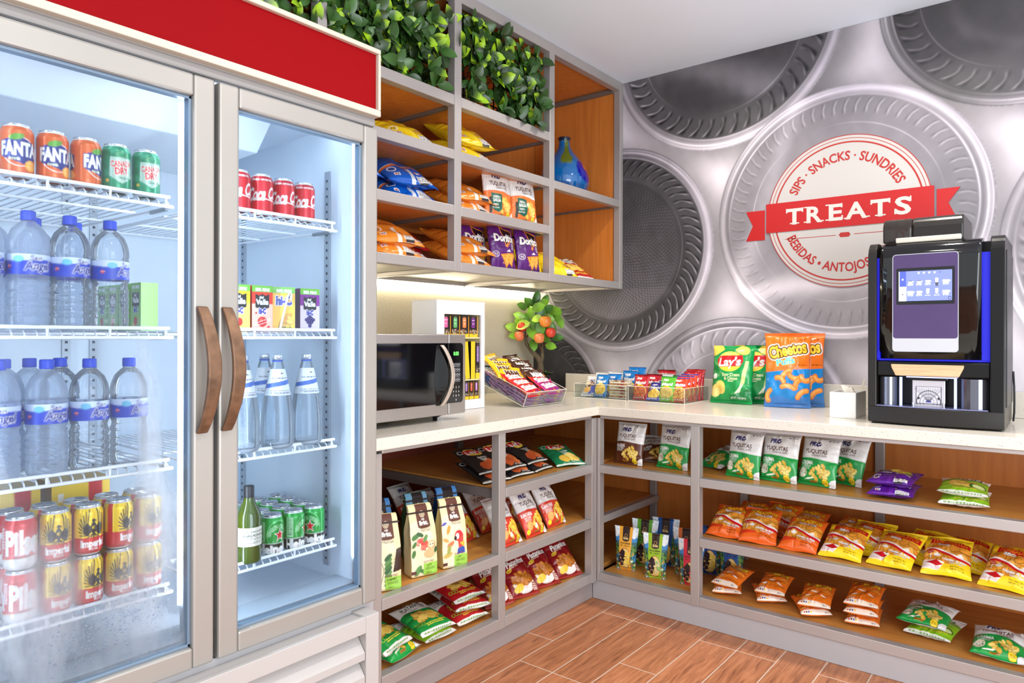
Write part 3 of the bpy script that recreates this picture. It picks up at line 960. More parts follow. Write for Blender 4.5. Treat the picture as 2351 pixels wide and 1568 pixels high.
SHELF_Z = [1.606, 1.264, .922, .598]
def fridge():
    r = thing('display_refrigerator', 'tall two-door glass display refrigerator with red header panel', 'refrigerator', (.52, -2.64, 0))
    Y0, Y1 = -3.19, -2.088
    def bx(name, m, *bs, bevel=.002, par=None):
        mb = MB()
        for b in bs: mb.box(*b)
        return mb.build(name, m, par or r, bevel=bevel)
    OUT = mat('fridge_outer_shell', (214, 212, 210), rough=.35)
    bx('side_wall', OUT, (.02, -2.112, .10, .905, Y1, 1.944))
    bx('side_wall', OUT, (.02, Y0, .10, .905, -3.165, 1.944))
    bx('back_wall', OUT, (.02, -3.165, .10, .08, -2.112, 1.944))
    bx('inner_liner', FWALL, (.08, -3.164, .46, .145, -2.113, 1.94), (.145, -3.164, .46, .885, -3.135, 1.94), (.145, -2.142, .46, .885, -2.113, 1.94),
       (.08, -3.165, 1.93, .885, -2.112, 1.944), (.08, -3.165, .43, .885, -2.112, .465), bevel=.006)
    # evaporator housing, sloped underside
    mb = MB()
    mb.prism([(.145, 1.93), (.68, 1.93), (.598, 1.845), (.145, 1.832)], .80, lambda u, v, w: (u, -2.30 - w, v))
    mb.build('evaporator_cover', mat('evaporator_white', (222, 232, 242), rough=.4), r, bevel=.004)
    bx('mullion', FGREY, (.845, -2.672, .46, .90, -2.612, 1.94))
    bx('sill', mat('fridge_sill_grey', (172, 186, 198), rough=.4), (.80, -3.14, .462, .90, -2.13, .478))
    LEDF = mat('fridge_led_glow', (240, 248, 255), emit=(228, 240, 255), estr=14)
    mb = MB(); mb.box(.850, -2.6805, .55, .858, -2.6725, 1.86); o = mb.build('led_strip', LEDF, r); o['label'] = 'glowing white light strip on the middle mullion'
    mb = MB(); mb.box(.850, -3.134, .55, .860, -3.124, 1.86); mb.build('led_strip', LEDF, r)  # out-of-view strip added on the side wall to brighten the bottles
    mb = MB(); mb.box(.884, -2.1415, .55, .894, -2.1355, 1.86); mb.build('led_strip', LEDF, r)  # strip added behind the door frame for more light inside
    LEDR = mat('fridge_led_glow_right', (240, 248, 255), emit=(232, 242, 255), estr=64)
    mb = MB(); mb.box(.848, -2.6115, .55, .862, -2.600, 1.86); mb.build('led_strip', LEDR, r)
    mb = MB(); mb.box(.80, -3.10, 1.922, .84, -2.16, 1.929); mb.build('led_strip', mat('fridge_led_glow_top', (240, 248, 255), emit=(226, 238, 255), estr=8), r)
    # slotted pilasters
    for (x, y, nx) in ((.76, -2.1455, 0), (.25, -2.1455, 0), (.148, -2.62, 1), (.148, -2.70, 1), (.148, -3.05, 1), (.25, -3.1315, 0)):
        mb = MB()
        if nx: mb.box(x - .002, y - .012, .50, x + .003, y + .012, 1.79)
        else: mb.box(x - .013, y - .002, .50, x + .013, y + .002, 1.79)
        for k in range(50):
            z = .52 + k * .0252
            if nx: mb.box(x + .003, y - .004, z, x + .0035, y + .004, z + .008, 1)
            else: mb.box(x - .004, y - .0026 if y > -2.5 else y + .002, z, x + .004, y - .002 if y > -2.5 else y + .0026, z + .008, 1)
        mb.build('shelf_pilaster', [mat('zinc_rail', (168, 178, 188), rough=.4, metal=.5), mat('slot_dark', (58, 66, 76), rough=.7)], r)
    # wire shelves
    for (a, b) in ((-3.125, -2.682), (-2.602, -2.158)):
        for z in SHELF_Z:
            if a > -3 and z == .922: z -= .006
            mb = MB()
            mb.tube([(.825, a, z - .018), (.825, b, z - .018)], .0048, 8)
            mb.tube([(.828, a + .01, z + .006), (.828, b - .01, z + .006)], .0048, 8)
            for x in (.16, .38, .60):
                mb.tube([(x, a, z - .008), (x, b, z - .008)], .0042, 6)
            for y in (a, b):
                mb.tube([(.16, y, z - .008), (.825, y, z - .018)], .0042, 6)
            n = 18
            for k in range(n):
                y = a + .012 + (b - a - .024) * k / (n - 1)
                mb.tube([(.155, y, z - .003), (.815, y, z - .003), (.824, y, z - .010), (.826, y, z - .016)], .0022, 5)
            for k in range(4):
                y = a + .02 + (b - a - .04) * k / 3
                mb.tube([(.826, y, z - .018), (.828, y, z + .006)], .0035, 5)
            mb.build('wire_shelf', WIRE, r)
            mb = MB()
            for y in (a + .0, b - .0):
                s = 1 if y == b else -1
                mb.box(.70, y - .004, z - .024, .79, y + .004, z - .014)
            mb.build('shelf_clip', mat('clip_metal', (140, 150, 158), rough=.35, metal=.7), r)
    # header
    mb = MB()
    mb.box(.02, Y0, 1.945, .93, Y1, 2.158)
    mb.build('header_box', OUT, r, bevel=.002)
    mb = MB()
    hx0, hx1 = .93, .958
    mb.box(hx0, Y0, 1.945, hx1, Y1, 1.966); mb.box(hx0, Y0, 2.143, hx1, Y1, 2.158)
    mb.box(hx0, Y0, 1.966, hx1, Y0 + .012, 2.143); mb.box(hx0, Y1 - .010, 1.966, hx1, Y1, 2.143)
    mb.build('header_frame', mat('header_beige_frame', (206, 196, 180), rough=.4), r, bevel=.003)
    mb = MB(); mb.box(.931, Y0 + .012, 1.966, .944, Y1 - .010, 2.143); o = mb.build('header_panel', mat('header_red', (142, 2, 10), rough=.65, spec=.12, vary=.03, vscale=2), r); o['label'] = 'plain bright red header panel'
    mb = MB(); mb.box(.90, Y0, 1.918, .932, Y1, 1.945); mb.build('header_underside', mat('header_underside_grey', (150, 146, 144), rough=.45), r, bevel=.006)  # mid grey strip below the header
    # doors
    def door(a, b, handle_y, foggy, dirn):
        z0, z1 = .414, 1.908
        D = bx('door', FRAME, (.9085, a, z0, .95, a + .055, z1), (.9085, b - .055, z0, .95, b, z1), (.9085, a + .055, z1 - .055, .95, b - .055, z1), (.9085, a + .055, z0, .95, b - .055, z0 + .055), bevel=.006)
        g0, g1, h0, h1 = a + .055, b - .055, z0 + .055, z1 - .055
        bx('inner_rim', mat('door_inner_rim', (128, 150, 172), rough=.3, metal=.3), (.912, g0, h0, .936, g0 + .007, h1), (.912, g1 - .007, h0, .936, g1, h1), (.912, g0, h1 - .007, .936, g1, h1), (.912, g0, h0, .936, g1, h0 + .007), par=D, bevel=.001)
        bx('gasket', GASK, (.896, a + .012, z0 + .012, .908, a + .03, z1 - .012), (.896, b - .03, z0 + .012, .908, b - .012, z1 - .012), (.896, a + .03, z1 - .03, .908, b - .03, z1 - .012), (.896, a + .03, z0 + .012, .908, b - .03, z0 + .03), par=D)
        if foggy:
            yy = np.linspace(g0 + .007, g1 - .007, 150); zz = np.linspace(h0 + .007, h1 - .007, 420)
            Y, Z = np.meshgrid(yy, zz)
            q = np.random.RandomState(4)
            def nz(sy, sz, sd):
                q = np.random.RandomState(sd); o = np.zeros_like(Y); t = 0
                for oc in range(5):
                    am = .6 ** oc; t += am
                    for k in range(5):
                        an = q.uniform(0, 6.28); f = 2 ** oc * q.uniform(.7, 1.4)
                        o += am * np.sin(f * (Y * sy * math.cos(an) + Z * sz * math.sin(an)) + q.uniform(0, 6.28)) / 5
                return o / t * 2
            n1, n2, n3 = nz(34, 9, 1), nz(20, 20, 2), nz(70, 25, 3)
            G = lambda v, c, s: np.exp(-((v - c) / s) ** 2)
            w = lambda z, ks: np.interp(z, *zip(*ks))
            # plume rising on the right, blooming over the lower cans
            cen = w(Z, [(.45, -2.80), (.70, -2.775), (.83, -2.765), (.95, -2.785), (1.25, -2.80)]) + .012 * n1
            wid = w(Z, [(.45, .14), (.60, .12), (.76, .075), (.86, .05), (.95, .026), (1.15, .030), (1.3, .02)])
            am = w(Z, [(.45, .35), (.58, .60), (.68, .80), (.86, .78), (.93, .72), (1.10, .55), (1.22, .40), (1.32, 0)])
            F = am * np.exp(-np.abs((Y - cen) / wid) ** 2.6) * np.clip(1 + .45 * n1 + .3 * n2, .15, 1.3)
            # mist bank over the left lower corner
            c2 = w(Z, [(.45, -3.02), (.60, -3.02), (.72, -3.00), (.84, -3.00), (.95, -3.0)]) + .02 * n2
            a2 = w(Z, [(.45, .5), (.55, .62), (.66, .60), (.76, .42), (.86, .12), (.95, .03)])
            F = np.maximum(F, a2 * np.exp(-np.abs((Y - c2) / (.085 + .03 * n1)) ** 3) * np.clip(1 + .5 * n1 + .3 * n3, .1, 1.4))
            # even frost on the lowest pane and a thin overall bloom
            F = np.maximum(F, w(Z, [(.45, .50), (.50, .36), (.56, .18), (.62, .12), (.80, .05)]) * np.clip(1 + .45 * n2 + .3 * n1, .2, 1.5))
            F = np.maximum(F, .055 + .04 * n2 + .04 * np.clip(n1, 0, 1))
            F = np.clip(F * .84, 0.01, .80)
            V = np.stack([np.full(Y.size, .926), Y.ravel(), Z.ravel()], -1)
            me = np_mesh('glass_pane', V, grid_faces(420, 150), np.repeat(F.ravel()[:, None], 3, 1), fog_glass())
            o = link('glass_pane', me, D); o['label'] = 'misted glass pane with condensation'
            mb = MB()
            q = random.Random(9)
            for k in range(520):
                if q.random() < .75:
                    y = q.gauss(-2.86, .07); z = .585 + (y + 2.90) * .16 + q.gauss(0, .030)
                else:
                    y = q.uniform(-3.0, -2.70); z = q.uniform(.48, .60)
                if not (g0 + .02 < y < g1 - .02): continue
                rr = q.uniform(.0012, .0034)
                vs = [(.9265, y + rr*math.cos(t*1.0472), z + rr*1.15*math.sin(t*1.0472)) for t in range(6)] + [(.9265 + rr*.5, y + .55*rr*math.cos(t*1.0472), z + .55*rr*math.sin(t*1.0472)) for t in range(6)] + [(.9265 + rr*.62, y, z)]
                fs = [(t, (t+1) % 6, 6 + (t+1) % 6, 6 + t) for t in range(6)] + [(6 + t, 6 + (t+1) % 6, 12) for t in range(6)]
                mb.add(vs, fs, 0, True)
            o = mb.build('water_droplets', clear_mat('water_drop', (240, 246, 252), gloss=.16, haze=.12, edge=.25), D); o['kind'] = 'stuff'
        else:
            bx('glass_pane', GLASS, (.926, g0 + .007, h0 + .007, .9275, g1 - .007, h1 - .007), par=D, bevel=0)
        # bowed bronze handle
        mb = MB()
        pts = []
        for k in range(15):
            t = k / 14; z = 1.325 - .32 * t
            s = math.sin(math.pi * t)
            pts.append((.952 + .045 * s ** .8, handle_y + dirn * .0 + .010 * s, z))
        W = [.014 + .004 * math.sin(math.pi * k / 14) for k in range(15)]
        vs = []
        for p, wv in zip(pts, W):
            vs += [(p[0], p[1] - wv, p[2]), (p[0] + .012, p[1] - wv, p[2]), (p[0] + .012, p[1] + wv, p[2]), (p[0], p[1] + wv, p[2])]
        fs = []
        for k in range(14):
            for j in range(4):
                fs.append((4*k+j, 4*k+(j+1) % 4, 4*k+4+(j+1) % 4, 4*k+4+j))
        fs += [(0, 1, 2, 3), (56, 57, 58, 59)]
        mb.add(vs, fs, 0)
        mb.build('handle', mat('worn_bronze', (118, 88, 66), rough=.45, metal=.35, vary=.35, vscale=26), D, bevel=.004)
    door(-3.168, -2.634, -2.672, True, 1)
    door(-2.622, -2.094, -2.606, False, 1)
    # lower grille
    GR = mat('grille_white', (186, 182, 179), rough=.4)
    bx('base_cabinet', mat('base_grey', (176, 174, 176), rough=.45), (.02, Y0, .02, .93, Y1 - .003, .412))
    bx('base_ledge', GR, (.93, Y0, .385, .985, -2.13, .392))
    bx('grille_frame', GR, (.93, -2.178, .03, 1.0, -2.128, .40), (.93, Y0, .03, 1.0, Y0 + .04, .40), (.985, Y0 + .04, .35, 1.0, -2.178, .40), (.985, Y0 + .04, .03, 1.0, -2.178, .07))
    for k in range(4):
        z = .335 - .072 * k
        mb = MB()
        mb.prism([(.945, z + .012), (.951, z + .012), (.997, z - .044), (.997, z - .066), (.99, z - .066), (.99, z - .046)], 1.0, lambda u, v, w: (u, -2.18 - w * .97, v))
        mb.build('grille_slat', GR, r, bevel=.001)
    bx('leg', BLACK, (.90, -2.14, 0, .94, -2.10, .03)); bx('leg', BLACK, (.05, -2.14, 0, .09, -2.10, .03))
    bx('leg', BLACK, (.90, -3.18, 0, .94, -3.14, .03)); bx('leg', BLACK, (.05, -3.18, 0, .09, -3.14, .03))
fridge()

# ================================================================ MICROWAVE
STEEL = mat('brushed_steel', (190, 184, 180), rough=.3, metal=.85, bump=.15, bscale=1.0, aniso=(3, 3, 900), vary=.06, vscale=2)
DARKGLASS = mat('black_glass', (8, 8, 11), rough=.06, spec=.7)
def flat_text(txt, org, ux, uz, size, m, name, par, bold=.0, width=None):
    T = text_tris(txt, 0, 0, size, bold=bold, width=width)
    mb = MB(); org = Vector(org); ux = Vector(ux); uz = Vector(uz)
    for t in T:
        mb.add([org + ux * p[0] + uz * p[1] for p in t], [(0, 1, 2)])
    return mb.build(name, m, par)
def microwave():
    X = .76; y0, y1 = -2.04, -1.472; z0, z1 = .944, 1.260
    r = thing('microwave_oven', 'stainless steel microwave with black glass door on the counter', 'microwave', (.58, -1.75, .92))
    def bx(name, m, *bs, bevel=.003, par=None):
        mb = MB()
        for b in bs: mb.box(*b)
        return mb.build(name, m, par or r, bevel=bevel)
    bx('casing', mat('dark_grey_casing', (52, 50, 52), rough=.45), (.38, y0 + .006, z0 + .004, X - .035, y1 - .004, z1 - .003))
    yp = -1.572
    d = bx('door', STEEL, (X - .034, y0, z0, X, yp - .0012, z1), bevel=.004)
    bx('window', DARKGLASS, (X + .0003, y0 + .02, z0 + .045, X + .0022, yp - .002, z1 - .035), par=d, bevel=.001)
    p = bx('control_panel', STEEL, (X - .034, yp + .0012, z0, X, y1, z1), bevel=.004)
    def rr(yA, yB, zA, zB, rad):
        P = []
        for (cy, cz, a0) in ((yB - rad, zA + rad, -90), (yB - rad, zB - rad, 0)):
            for k in range(7):
                a = math.radians(a0 + 15 * k); P.append((cy + rad * math.cos(a), cz + rad * math.sin(a)))
        return P + [(yA, zB), (yA, zA)]
    mb = MB(); mb.prism(rr(yp + .002, y1 - .018, z0 + .045, z1 - .035, .014), .002, lambda u, v, w: (X + .0003 + w, u, v))
    mb.build('black_fascia', DARKGLASS, p)
    lit = mat('clock_green', (90, 240, 90), emit=(120, 255, 110), estr=1.6)
    flat_text('0:00', (X + .0027, -1.5305, 1.184), (0, 1, 0), (0, 0, 1), .016, lit, 'clock_digits', p, bold=.01, width=.030)
    keyw = mat('key_print', (200, 202, 208), rough=.5)
    mb = MB()
    for i in range(4):
        for j in range(3):
            y = -1.5455 + .0155 * j; z = 1.138 - .0195 * i
            for (a, b, c, e) in ((-.006, .006, .006, .0068), (-.006, .006, -.0068, -.006), (-.0066, -.006, -.0068, .0068), (.006, .0066, -.0068, .0068)):
                mb.box(X + .0024, y + a, z + c, X + .0027, y + b, z + e)
            mb.box(X + .0024, y - .004, z - .001, X + .0027, y + .004, z + .0012)
    mb.build('button_outlines', keyw, p)
    k = 0
    mb = MB()
    for i, row in enumerate(('123', '456', '789', ' 0 ')):
        for j, ch in enumerate(row):
            if ch == ' ': continue
            for t in text_tris(ch, 0, 0, .008, bold=.01):
                mb.add([(X + .0026, -1.5455 + .0155 * j + q[0], 1.050 - .0165 * i + q[1]) for q in t], [(0, 1, 2)])
    mb.build('number_keys', keyw, p)
    # bowed handle
    mb = MB(); vs = []; n = 16
    for k in range(n + 1):
        t = k / n; s = math.sin(math.pi * t); z = 1.218 - .236 * t
        y = -1.617 + .032 * s; x = X + .004 + .030 * s ** .7
        vs += [(x, y - .009, z), (x + .007, y - .009, z), (x + .007, y + .009, z), (x, y + .009, z)]
    fs = [(4*k+j, 4*k+(j+1) % 4, 4*k+4+(j+1) % 4, 4*k+4+j) for k in range(n) for j in range(4)] + [(0, 1, 2, 3), (4*n, 4*n+1, 4*n+2, 4*n+3)]
    mb.add(vs, fs); mb.build('handle', mat('handle_steel', (214, 200, 186), rough=.3, metal=.6), d, bevel=.002)
    mb = MB(); vs = []
    for k in range(n + 1):
        t = k / n; s = math.sin(math.pi * t); z = 1.216 - .232 * t
        y = -1.640 - .012 * s
        vs += [(X + .0024, y, z), (X + .010 * s + .003, y + .012 * s, z), (X + .022 * s + .003, -1.626 + .030 * s, z), (X + .0024, -1.626 + .030 * s, z)]
    mb.add(vs, fs); mb.build('handle_backing', mat('gloss_black', (6, 6, 8), rough=.12), d)
    for (x, y) in ((.715, -1.60), (.715, -1.98), (.42, -1.60), (.42, -1.98)):
        mb = MB(); mb.lathe([(0, 0), (.009, 0), (.009, .012), (.026, .020), (.026, .026), (0, .026)], 16, (x, y, .9205)); mb.build('foot', BLACK, r)
microwave()

# ================================================================ WHITE PRODUCT CABINET
def cabinet():
    x1, x0 = .531, .375; y0, y1 = -1.406, -1.089; z0, z1 = .921, 1.411
    r = thing('display_cabinet', 'white product cabinet with open window behind the microwave', 'cabinet', (.45, -1.25, .921))
    W = mat('white_gloss_board', (236, 236, 240), rough=.3)
    wy0, wy1, wz0, wz1 = -1.358, -1.113, .963, 1.350
    def bx(name, m, *bs, bevel=.0015):
        mb = MB()
        for b in bs: mb.box(*b)
        return mb.build(name, m, r, bevel=bevel)
    bx('casing', W, (x0, y0, z0, x1 - .012, y0 + .008, z1), (x0, y1 - .008, z0, x1 - .012, y1, z1), (x0, y0 + .008, z1 - .01, x1 - .012, y1 - .008, z1), (x0, y0 + .008, z0, x1 - .012, y1 - .008, z0 + .01), (x0, y0 + .008, z0 + .01, x0 + .008, y1 - .008, z1 - .01))
    bx('front_frame', W, (x1 - .012, y0, z0, x1, wy0, z1), (x1 - .012, wy1, z0, x1, y1, z1), (x1 - .012, wy0, wz1, x1, wy1, z1), (x1 - .012, wy0, z0, x1, wy1, wz0))
    CR = mat('cream_inner', (226, 210, 160), rough=.5)
    bx('inner_shelf', CR, (x0 + .01, y0 + .01, 1.242, x1 - .013, y1 - .01, 1.248), bevel=0)
    bx('inner_shelf', CR, (x0 + .01, y0 + .01, 1.050, x1 - .013, y1 - .01, 1.056), bevel=0)
    bx('inner_lining', CR, (x0 + .0085, y0 + .01, z0 + .012, x0 + .012, y1 - .01, z1 - .012), (x0 + .012, wy1 + .004, z0 + .012, x1 - .013, wy1 + .007, z1 - .012), bevel=0)
    bx('inner_floor', CR, (x0 + .012, y0 + .012, .960, x1 - .013, y1 - .02, .964), bevel=0)
    # cartons
    def carton(y, w, h, z, stripe, lab, grp, spine=False, lower=True):
        a = Art(h / w, (34, 24, 22), R=120)
        if spine:
            a.rect(0, 0, 1, h / w, (226, 190, 40)); a.lines_of_print(.35, h / w * .75, .65, 14, h / w * .045, (120, 96, 20), seed=int(y * 1000) % 97)
        else:
            H = h / w
            a.rect(0, 0, 1, H * .16, (236, 196, 44)); a.rect(.92, 0, 1, H, (214, 150, 40))
            if lower: a.chips(.45, H * .26, .42, H * .10, 40, [(150, 110, 70), (90, 90, 100), (200, 180, 150), (60, 40, 30)], .09, seed=int(abs(y) * 999))
            a.rect(.26, H * .48, .66, H * .90, stripe); a.ell(.46, H * .90, .2, .06, stripe); a.ell(.46, H * .48, .2, .06, stripe)
            a.line([(.3, H * .93), (.46, H * .995), (.62, H * .93)], .025, (150, 140, 130))
            a.lines_of_print(.32, H * .80, .62, 1, .08, (245, 240, 240), h=.04); a.lines_of_print(.36, H * .66, .58, 2, .07, (240, 235, 235), h=.025)
            a.lines_of_print(.2, H * .10, .8, 1, .06, (120, 90, 20), h=.03)
        me = carton_mesh('product_carton', w, .05, h, a, (30, 22, 20))
        o = link('product_carton', me); o.location = (.494, y, z); o.rotation_euler = (0, 0, math.pi / 2)
        tag(o, lab, 'carton', grp)
        return o
    g = 'small cartons in the white cabinet'
    for i, (c, nm) in enumerate((((214, 96, 150), 'pink'), ((92, 170, 100), 'green'), ((240, 130, 70), 'orange'), ((118, 42, 130), 'purple'))):
        carton(-1.334 + .0600 * i, .057, .094, 1.2487, c, 'dark carton with %s tag on the top shelf of the white cabinet' % nm, g)
    o = carton(-1.193, .030, .170, 1.0567, (0, 0, 0), 'yellow carton leaning over on the middle shelf of the white cabinet', g, spine=True); o.rotation_euler = (math.radians(0), math.radians(-5), math.pi / 2); o.location.z += .0015
    carton(-1.157, .028, .172, 1.0567, (0, 0, 0), 'yellow carton upright on the middle shelf of the white cabinet', g, spine=True)
    carton(-1.123, .032, .165, 1.0567, (150, 120, 180), 'dark carton with lilac tag on the middle shelf of the white cabinet', g)
    for i, (c, nm) in enumerate((((150, 110, 170), 'lilac tag, left end of the bottom row'), ((226, 90, 60), 'red tag, middle of the bottom row'), ((190, 130, 190), 'mauve tag, right end of the bottom row'))):
        carton(-1.200 + .0340 * i, .031, .080, .9646, c, 'dark carton with %s in the white cabinet' % nm, g)

def carton_mesh(name, w, d, h, art, side, side_art=None, top=None):
    """box with a printed front facing -y; base at z 0, centred on x"""
    nx, nz = 34, max(20, int(34 * h / w))
    nz = min(nz, 110)
    def face(o, ux, uz, n1, n2, fcol):
        U, V = np.meshgrid(np.linspace(0, 1, n1), np.linspace(0, 1, n2))
        P = np.array(o)[None] + U.ravel()[:, None] * np.array(ux) + V.ravel()[:, None] * np.array(uz)
        return P, grid_faces(n2, n1), fcol(U.ravel(), V.ravel())
    flat = lambda c: (lambda u, v: np.repeat(lin(c)[None], len(u), 0))
    A = lambda ar: (lambda u, v: ar.sample(u * .999, v * .999))
    tp = top or side
    parts = [face((-w/2, -d/2, 0), (w, 0, 0), (0, 0, h), nx, nz, A(art)),
             face((w/2, -d/2, 0), (0, d, 0), (0, 0, h), 16 if side_art else 2, nz if side_art else 2, A(side_art) if side_art else flat(side)),
             face((-w/2, d/2, 0), (0, -d, 0), (0, 0, h), 16 if side_art else 2, nz if side_art else 2, A(side_art) if side_art else flat(side)),
             face((w/2, d/2, 0), (-w, 0, 0), (0, 0, h), 2, 2, flat(side)),
             face((-w/2, -d/2, h), (w, 0, 0), (0, d, 0), 2, 2, flat(tp)),
             face((-w/2, d/2, 0), (w, 0, 0), (0, -d, 0), 2, 2, flat(side))]
    V, F, Cc, o = [], [], [], 0
    for P, f, c in parts:
        V.append(P); F.append(f + o); Cc.append(c); o += len(P)
    return np_mesh(name, np.concatenate(V), np.concatenate(F), np.concatenate(Cc), col_mat('printed_card', rough=.35), smooth=False)
cabinet()

# ================================================================ COFFEE MACHINE
def coffee_machine():
    x0, x1 = 2.052, 2.488; yf, yb = -.568, -.16; zb, zt = .930, 1.618
    r = thing('coffee_machine', 'black coffee machine with touch screen and blue glow on the right counter', 'coffee machine', ((x0 + x1) / 2, -.36, .92))
    BK = mat('machine_black', (14, 13, 14), rough=.32, spec=.3)
    GB = mat('machine_gloss_black', (10, 9, 10), rough=.07, spec=.6)
    BZ = mat('machine_bronze_black', (30, 26, 23), rough=.3, spec=.4)
    CH = mat('machine_chrome', (200, 200, 206), rough=.12, metal=.9)
    BLUE = mat('blue_light_band', (10, 14, 130), emit=(8, 14, 240), estr=.55)
    def bx(name, m, *bs, bevel=.004, par=None):
        mb = MB()
        for b in bs: mb.box(*b)
        return mb.build(name, m, par or r, bevel=bevel)
    xl, xr = x0 + .030, x1 - .042
    bx('housing', BK, (x0 + .004, -.47, zb + .06, x1 - .004, yb, zt - .012))
    # side cheeks with rounded tops
    for a, b in ((x0, xl), (xr, x1)):
        P = [(yf, zb + .055), (yf, zt - .05)]
        for k in range(7):
            t = math.radians(180 - 15 * k); P.append((yf + .05 + .05 * math.cos(t), zt - .05 + .05 * math.sin(t)))
        P += [(yb, zt), (yb, zb + .055)]
        mb = MB(); mb.prism(P, b - a, lambda u, v, w, a=a: (a + w, u, v)); mb.build('side_panel', BZ if a == x0 else BK, r, bevel=.003)
    # glowing bands between cheeks and the front door
    bx('light_band', BLUE, (xl, yf + .012, 1.17, xl + .010, yf + .03, zt - .06), bevel=0)
    bx('light_band', BLUE, (xr - .026, yf + .012, 1.17, xr, yf + .03, zt - .06), bevel=0)
    bx('light_band', BLUE, (xl, yf + .020, 1.163, xr, yf + .03, 1.170), bevel=0)
    # front door, gently bowed, rounded lower corners
    dx0, dx1, dz0, dz1 = xl + .010, xr - .026, 1.172, zt - .004
    mb = MB(); n = 24
    fb = lambda u: -.006 * (1 - ((u - (dx0 + dx1) / 2) / ((dx1 - dx0) / 2)) ** 2)
    vs = []
    for k in range(n + 1):
        u = dx0 + (dx1 - dx0) * k / n
        e = min(u - dx0, dx1 - u); rad = .03
        zl = dz0 + (rad - math.sqrt(max(0, rad ** 2 - (rad - e) ** 2)) if e < rad else 0)
        col = [(yf + fb(u) + .002, zl), (yf + fb(u), dz1 - .06)]
        for j in range(1, 7):
            t = math.radians(15 * j); col.append((yf + fb(u) + .06 * (1 - math.cos(t)), dz1 - .06 + .06 * math.sin(t)))
        col.append((-.47, dz1)); col.append((-.47, zl))
        vs += [(u, c[0], c[1]) for c in col]
    m_ = 10
    fs = [(k*m_+j, k*m_+(j+1) % m_, (k+1)*m_+(j+1) % m_, (k+1)*m_+j) for k in range(n) for j in range(m_)] + [tuple(range(m_)), tuple(n*m_+j for j in range(m_))]
    mb.add(vs, fs, 0, False); D = mb.build('front_door', GB, r)
    for p in D.data.polygons: p.use_smooth = len(p.vertices) == 4 and abs(p.normal.x) < .5
    # screen fascia
    sx0, sx1, sz0, sz1 = 2.138, 2.352, 1.198, 1.565
    yp = yf - .0072
    def rrect(a, b, c, d, rad, n=5):
        P = []
        for cx_, cz_, a0 in ((b - rad, d - rad, 0), (a + rad, d - rad, 90), (a + rad, c + rad, 180), (b - rad, c + rad, 270)):
            for k in range(n + 1):
                t = math.radians(a0 + 90 * k / n); P.append((cx_ + rad * math.cos(t), cz_ + rad * math.sin(t)))
        return P
    f3 = lambda y: (lambda u, v, w: (u, y - w, v))
    mb = MB(); mb.prism(rrect(sx0, sx1, sz0, sz1, .012), .003, f3(yp + .0005)); F = mb.build('screen_surround', CH, D)
    mb = MB(); mb.prism(rrect(sx0 + .0025, sx1 - .0025, sz0 + .05, sz1 - .0025, .010), .001, f3(yp - .0026)); mb.build('purple_panel', mat('aubergine_panel', (72, 52, 98), rough=.25, vary=.10, vscale=5), F)
    mb = MB(); mb.prism(rrect(sx0 + .0025, sx1 - .0025, sz0 + .0025, sz0 + .049, .008), .001, f3(yp - .0026)); mb.build('silver_strip', mat('silver_strip', (196, 196, 202), rough=.3, metal=.3), F)
    mb = MB(); mb.prism(rrect(2.152, 2.340, 1.375, 1.512, .005), .0012, f3(yp - .0037)); mb.build('touch_screen_bezel', mat('screen_bezel', (12, 12, 18), rough=.1), F)
    a = Art(.62, (112, 124, 190), R=240)
    a.rect(0, 0, .14, .62, (70, 84, 168)); a.rect(0, 0, .145, .30, (240, 244, 255)); a.rect(0, .0, .012, .62, (235, 240, 255))
    for i in range(4): a.ell(.38 + .10 * i, .575, .018, .018, (236, 240, 255))
    a.ell(.78, .575, .015, .015, (80, 88, 140))
    for i in range(5):
        for j in range(2):
            cx_, cz_ = .225 + .165 * i, .40 - .215 * j
            tall = (i, j) in ((3, 0), (3, 1), (2, 1))
            big = i == 4 or (i == 0 and j == 1)
            wv = (250, 252, 255); dk = (34, 34, 54)
            if tall: a.poly([(cx_ - .028, cz_ + .06), (cx_ + .028, cz_ + .06), (cx_ + .02, cz_ - .045), (cx_ - .02, cz_ - .045)], wv)
            else:
                s_ = 1.3 if big else .95
                a.ell(cx_, cz_, .045 * s_, .042 * s_, wv); a.rect(cx_ - .05 * s_, cz_ + .012, cx_ + .05 * s_, cz_ + .06, (112, 124, 190)); a.rect(cx_ - .045 * s_, cz_ + .006, cx_ + .045 * s_, cz_ + .018, dk if (i, j) in ((0, 0), (1, 0)) else (250, 252, 255))
                a.ell(cx_ + .05 * s_, cz_ - .004, .016, .014, wv, ring=.4); a.rect(cx_ - .055, cz_ - .055, cx_ + .055, cz_ - .047, wv)
            a.lines_of_print(cx_ - .05, cz_ - .08, cx_ + .05, 1, .02, (225, 230, 250), h=.010, seed=i * 3 + j)
    a.ell(.72, .335, .035, .042, (66, 70, 84)); a.rect(.93, .02, .985, .075, (56, 64, 110)); a.text('>', .957, .047, .034, (230, 235, 255))
    a.ell(.075, .14, .018, .016, dk if False else (60, 66, 96)); a.ell(.075, .45, .018, .016, (225, 230, 250))
    U, V = np.meshgrid(np.linspace(0, 1, 150), np.linspace(0, 1, 96))
    Pz = np.stack([2.160 + .172 * U.ravel(), np.full(U.size, yp - .0053), 1.388 + .112 * V.ravel()], -1)
    ms = col_mat('screen_glow', rough=.15)
    nt = ms.node_tree; nt.links.new(nt.nodes['Attribute'].outputs['Color'], nt.nodes['Principled BSDF'].inputs['Emission Color'])
    nt.nodes['Principled BSDF'].inputs['Emission Strength'].default_value = .7
    link('touch_screen', np_mesh('touch_screen', Pz, grid_faces(96, 150), a.sample(U.ravel() * .999, V.ravel() * .999), ms, smooth=False), F)
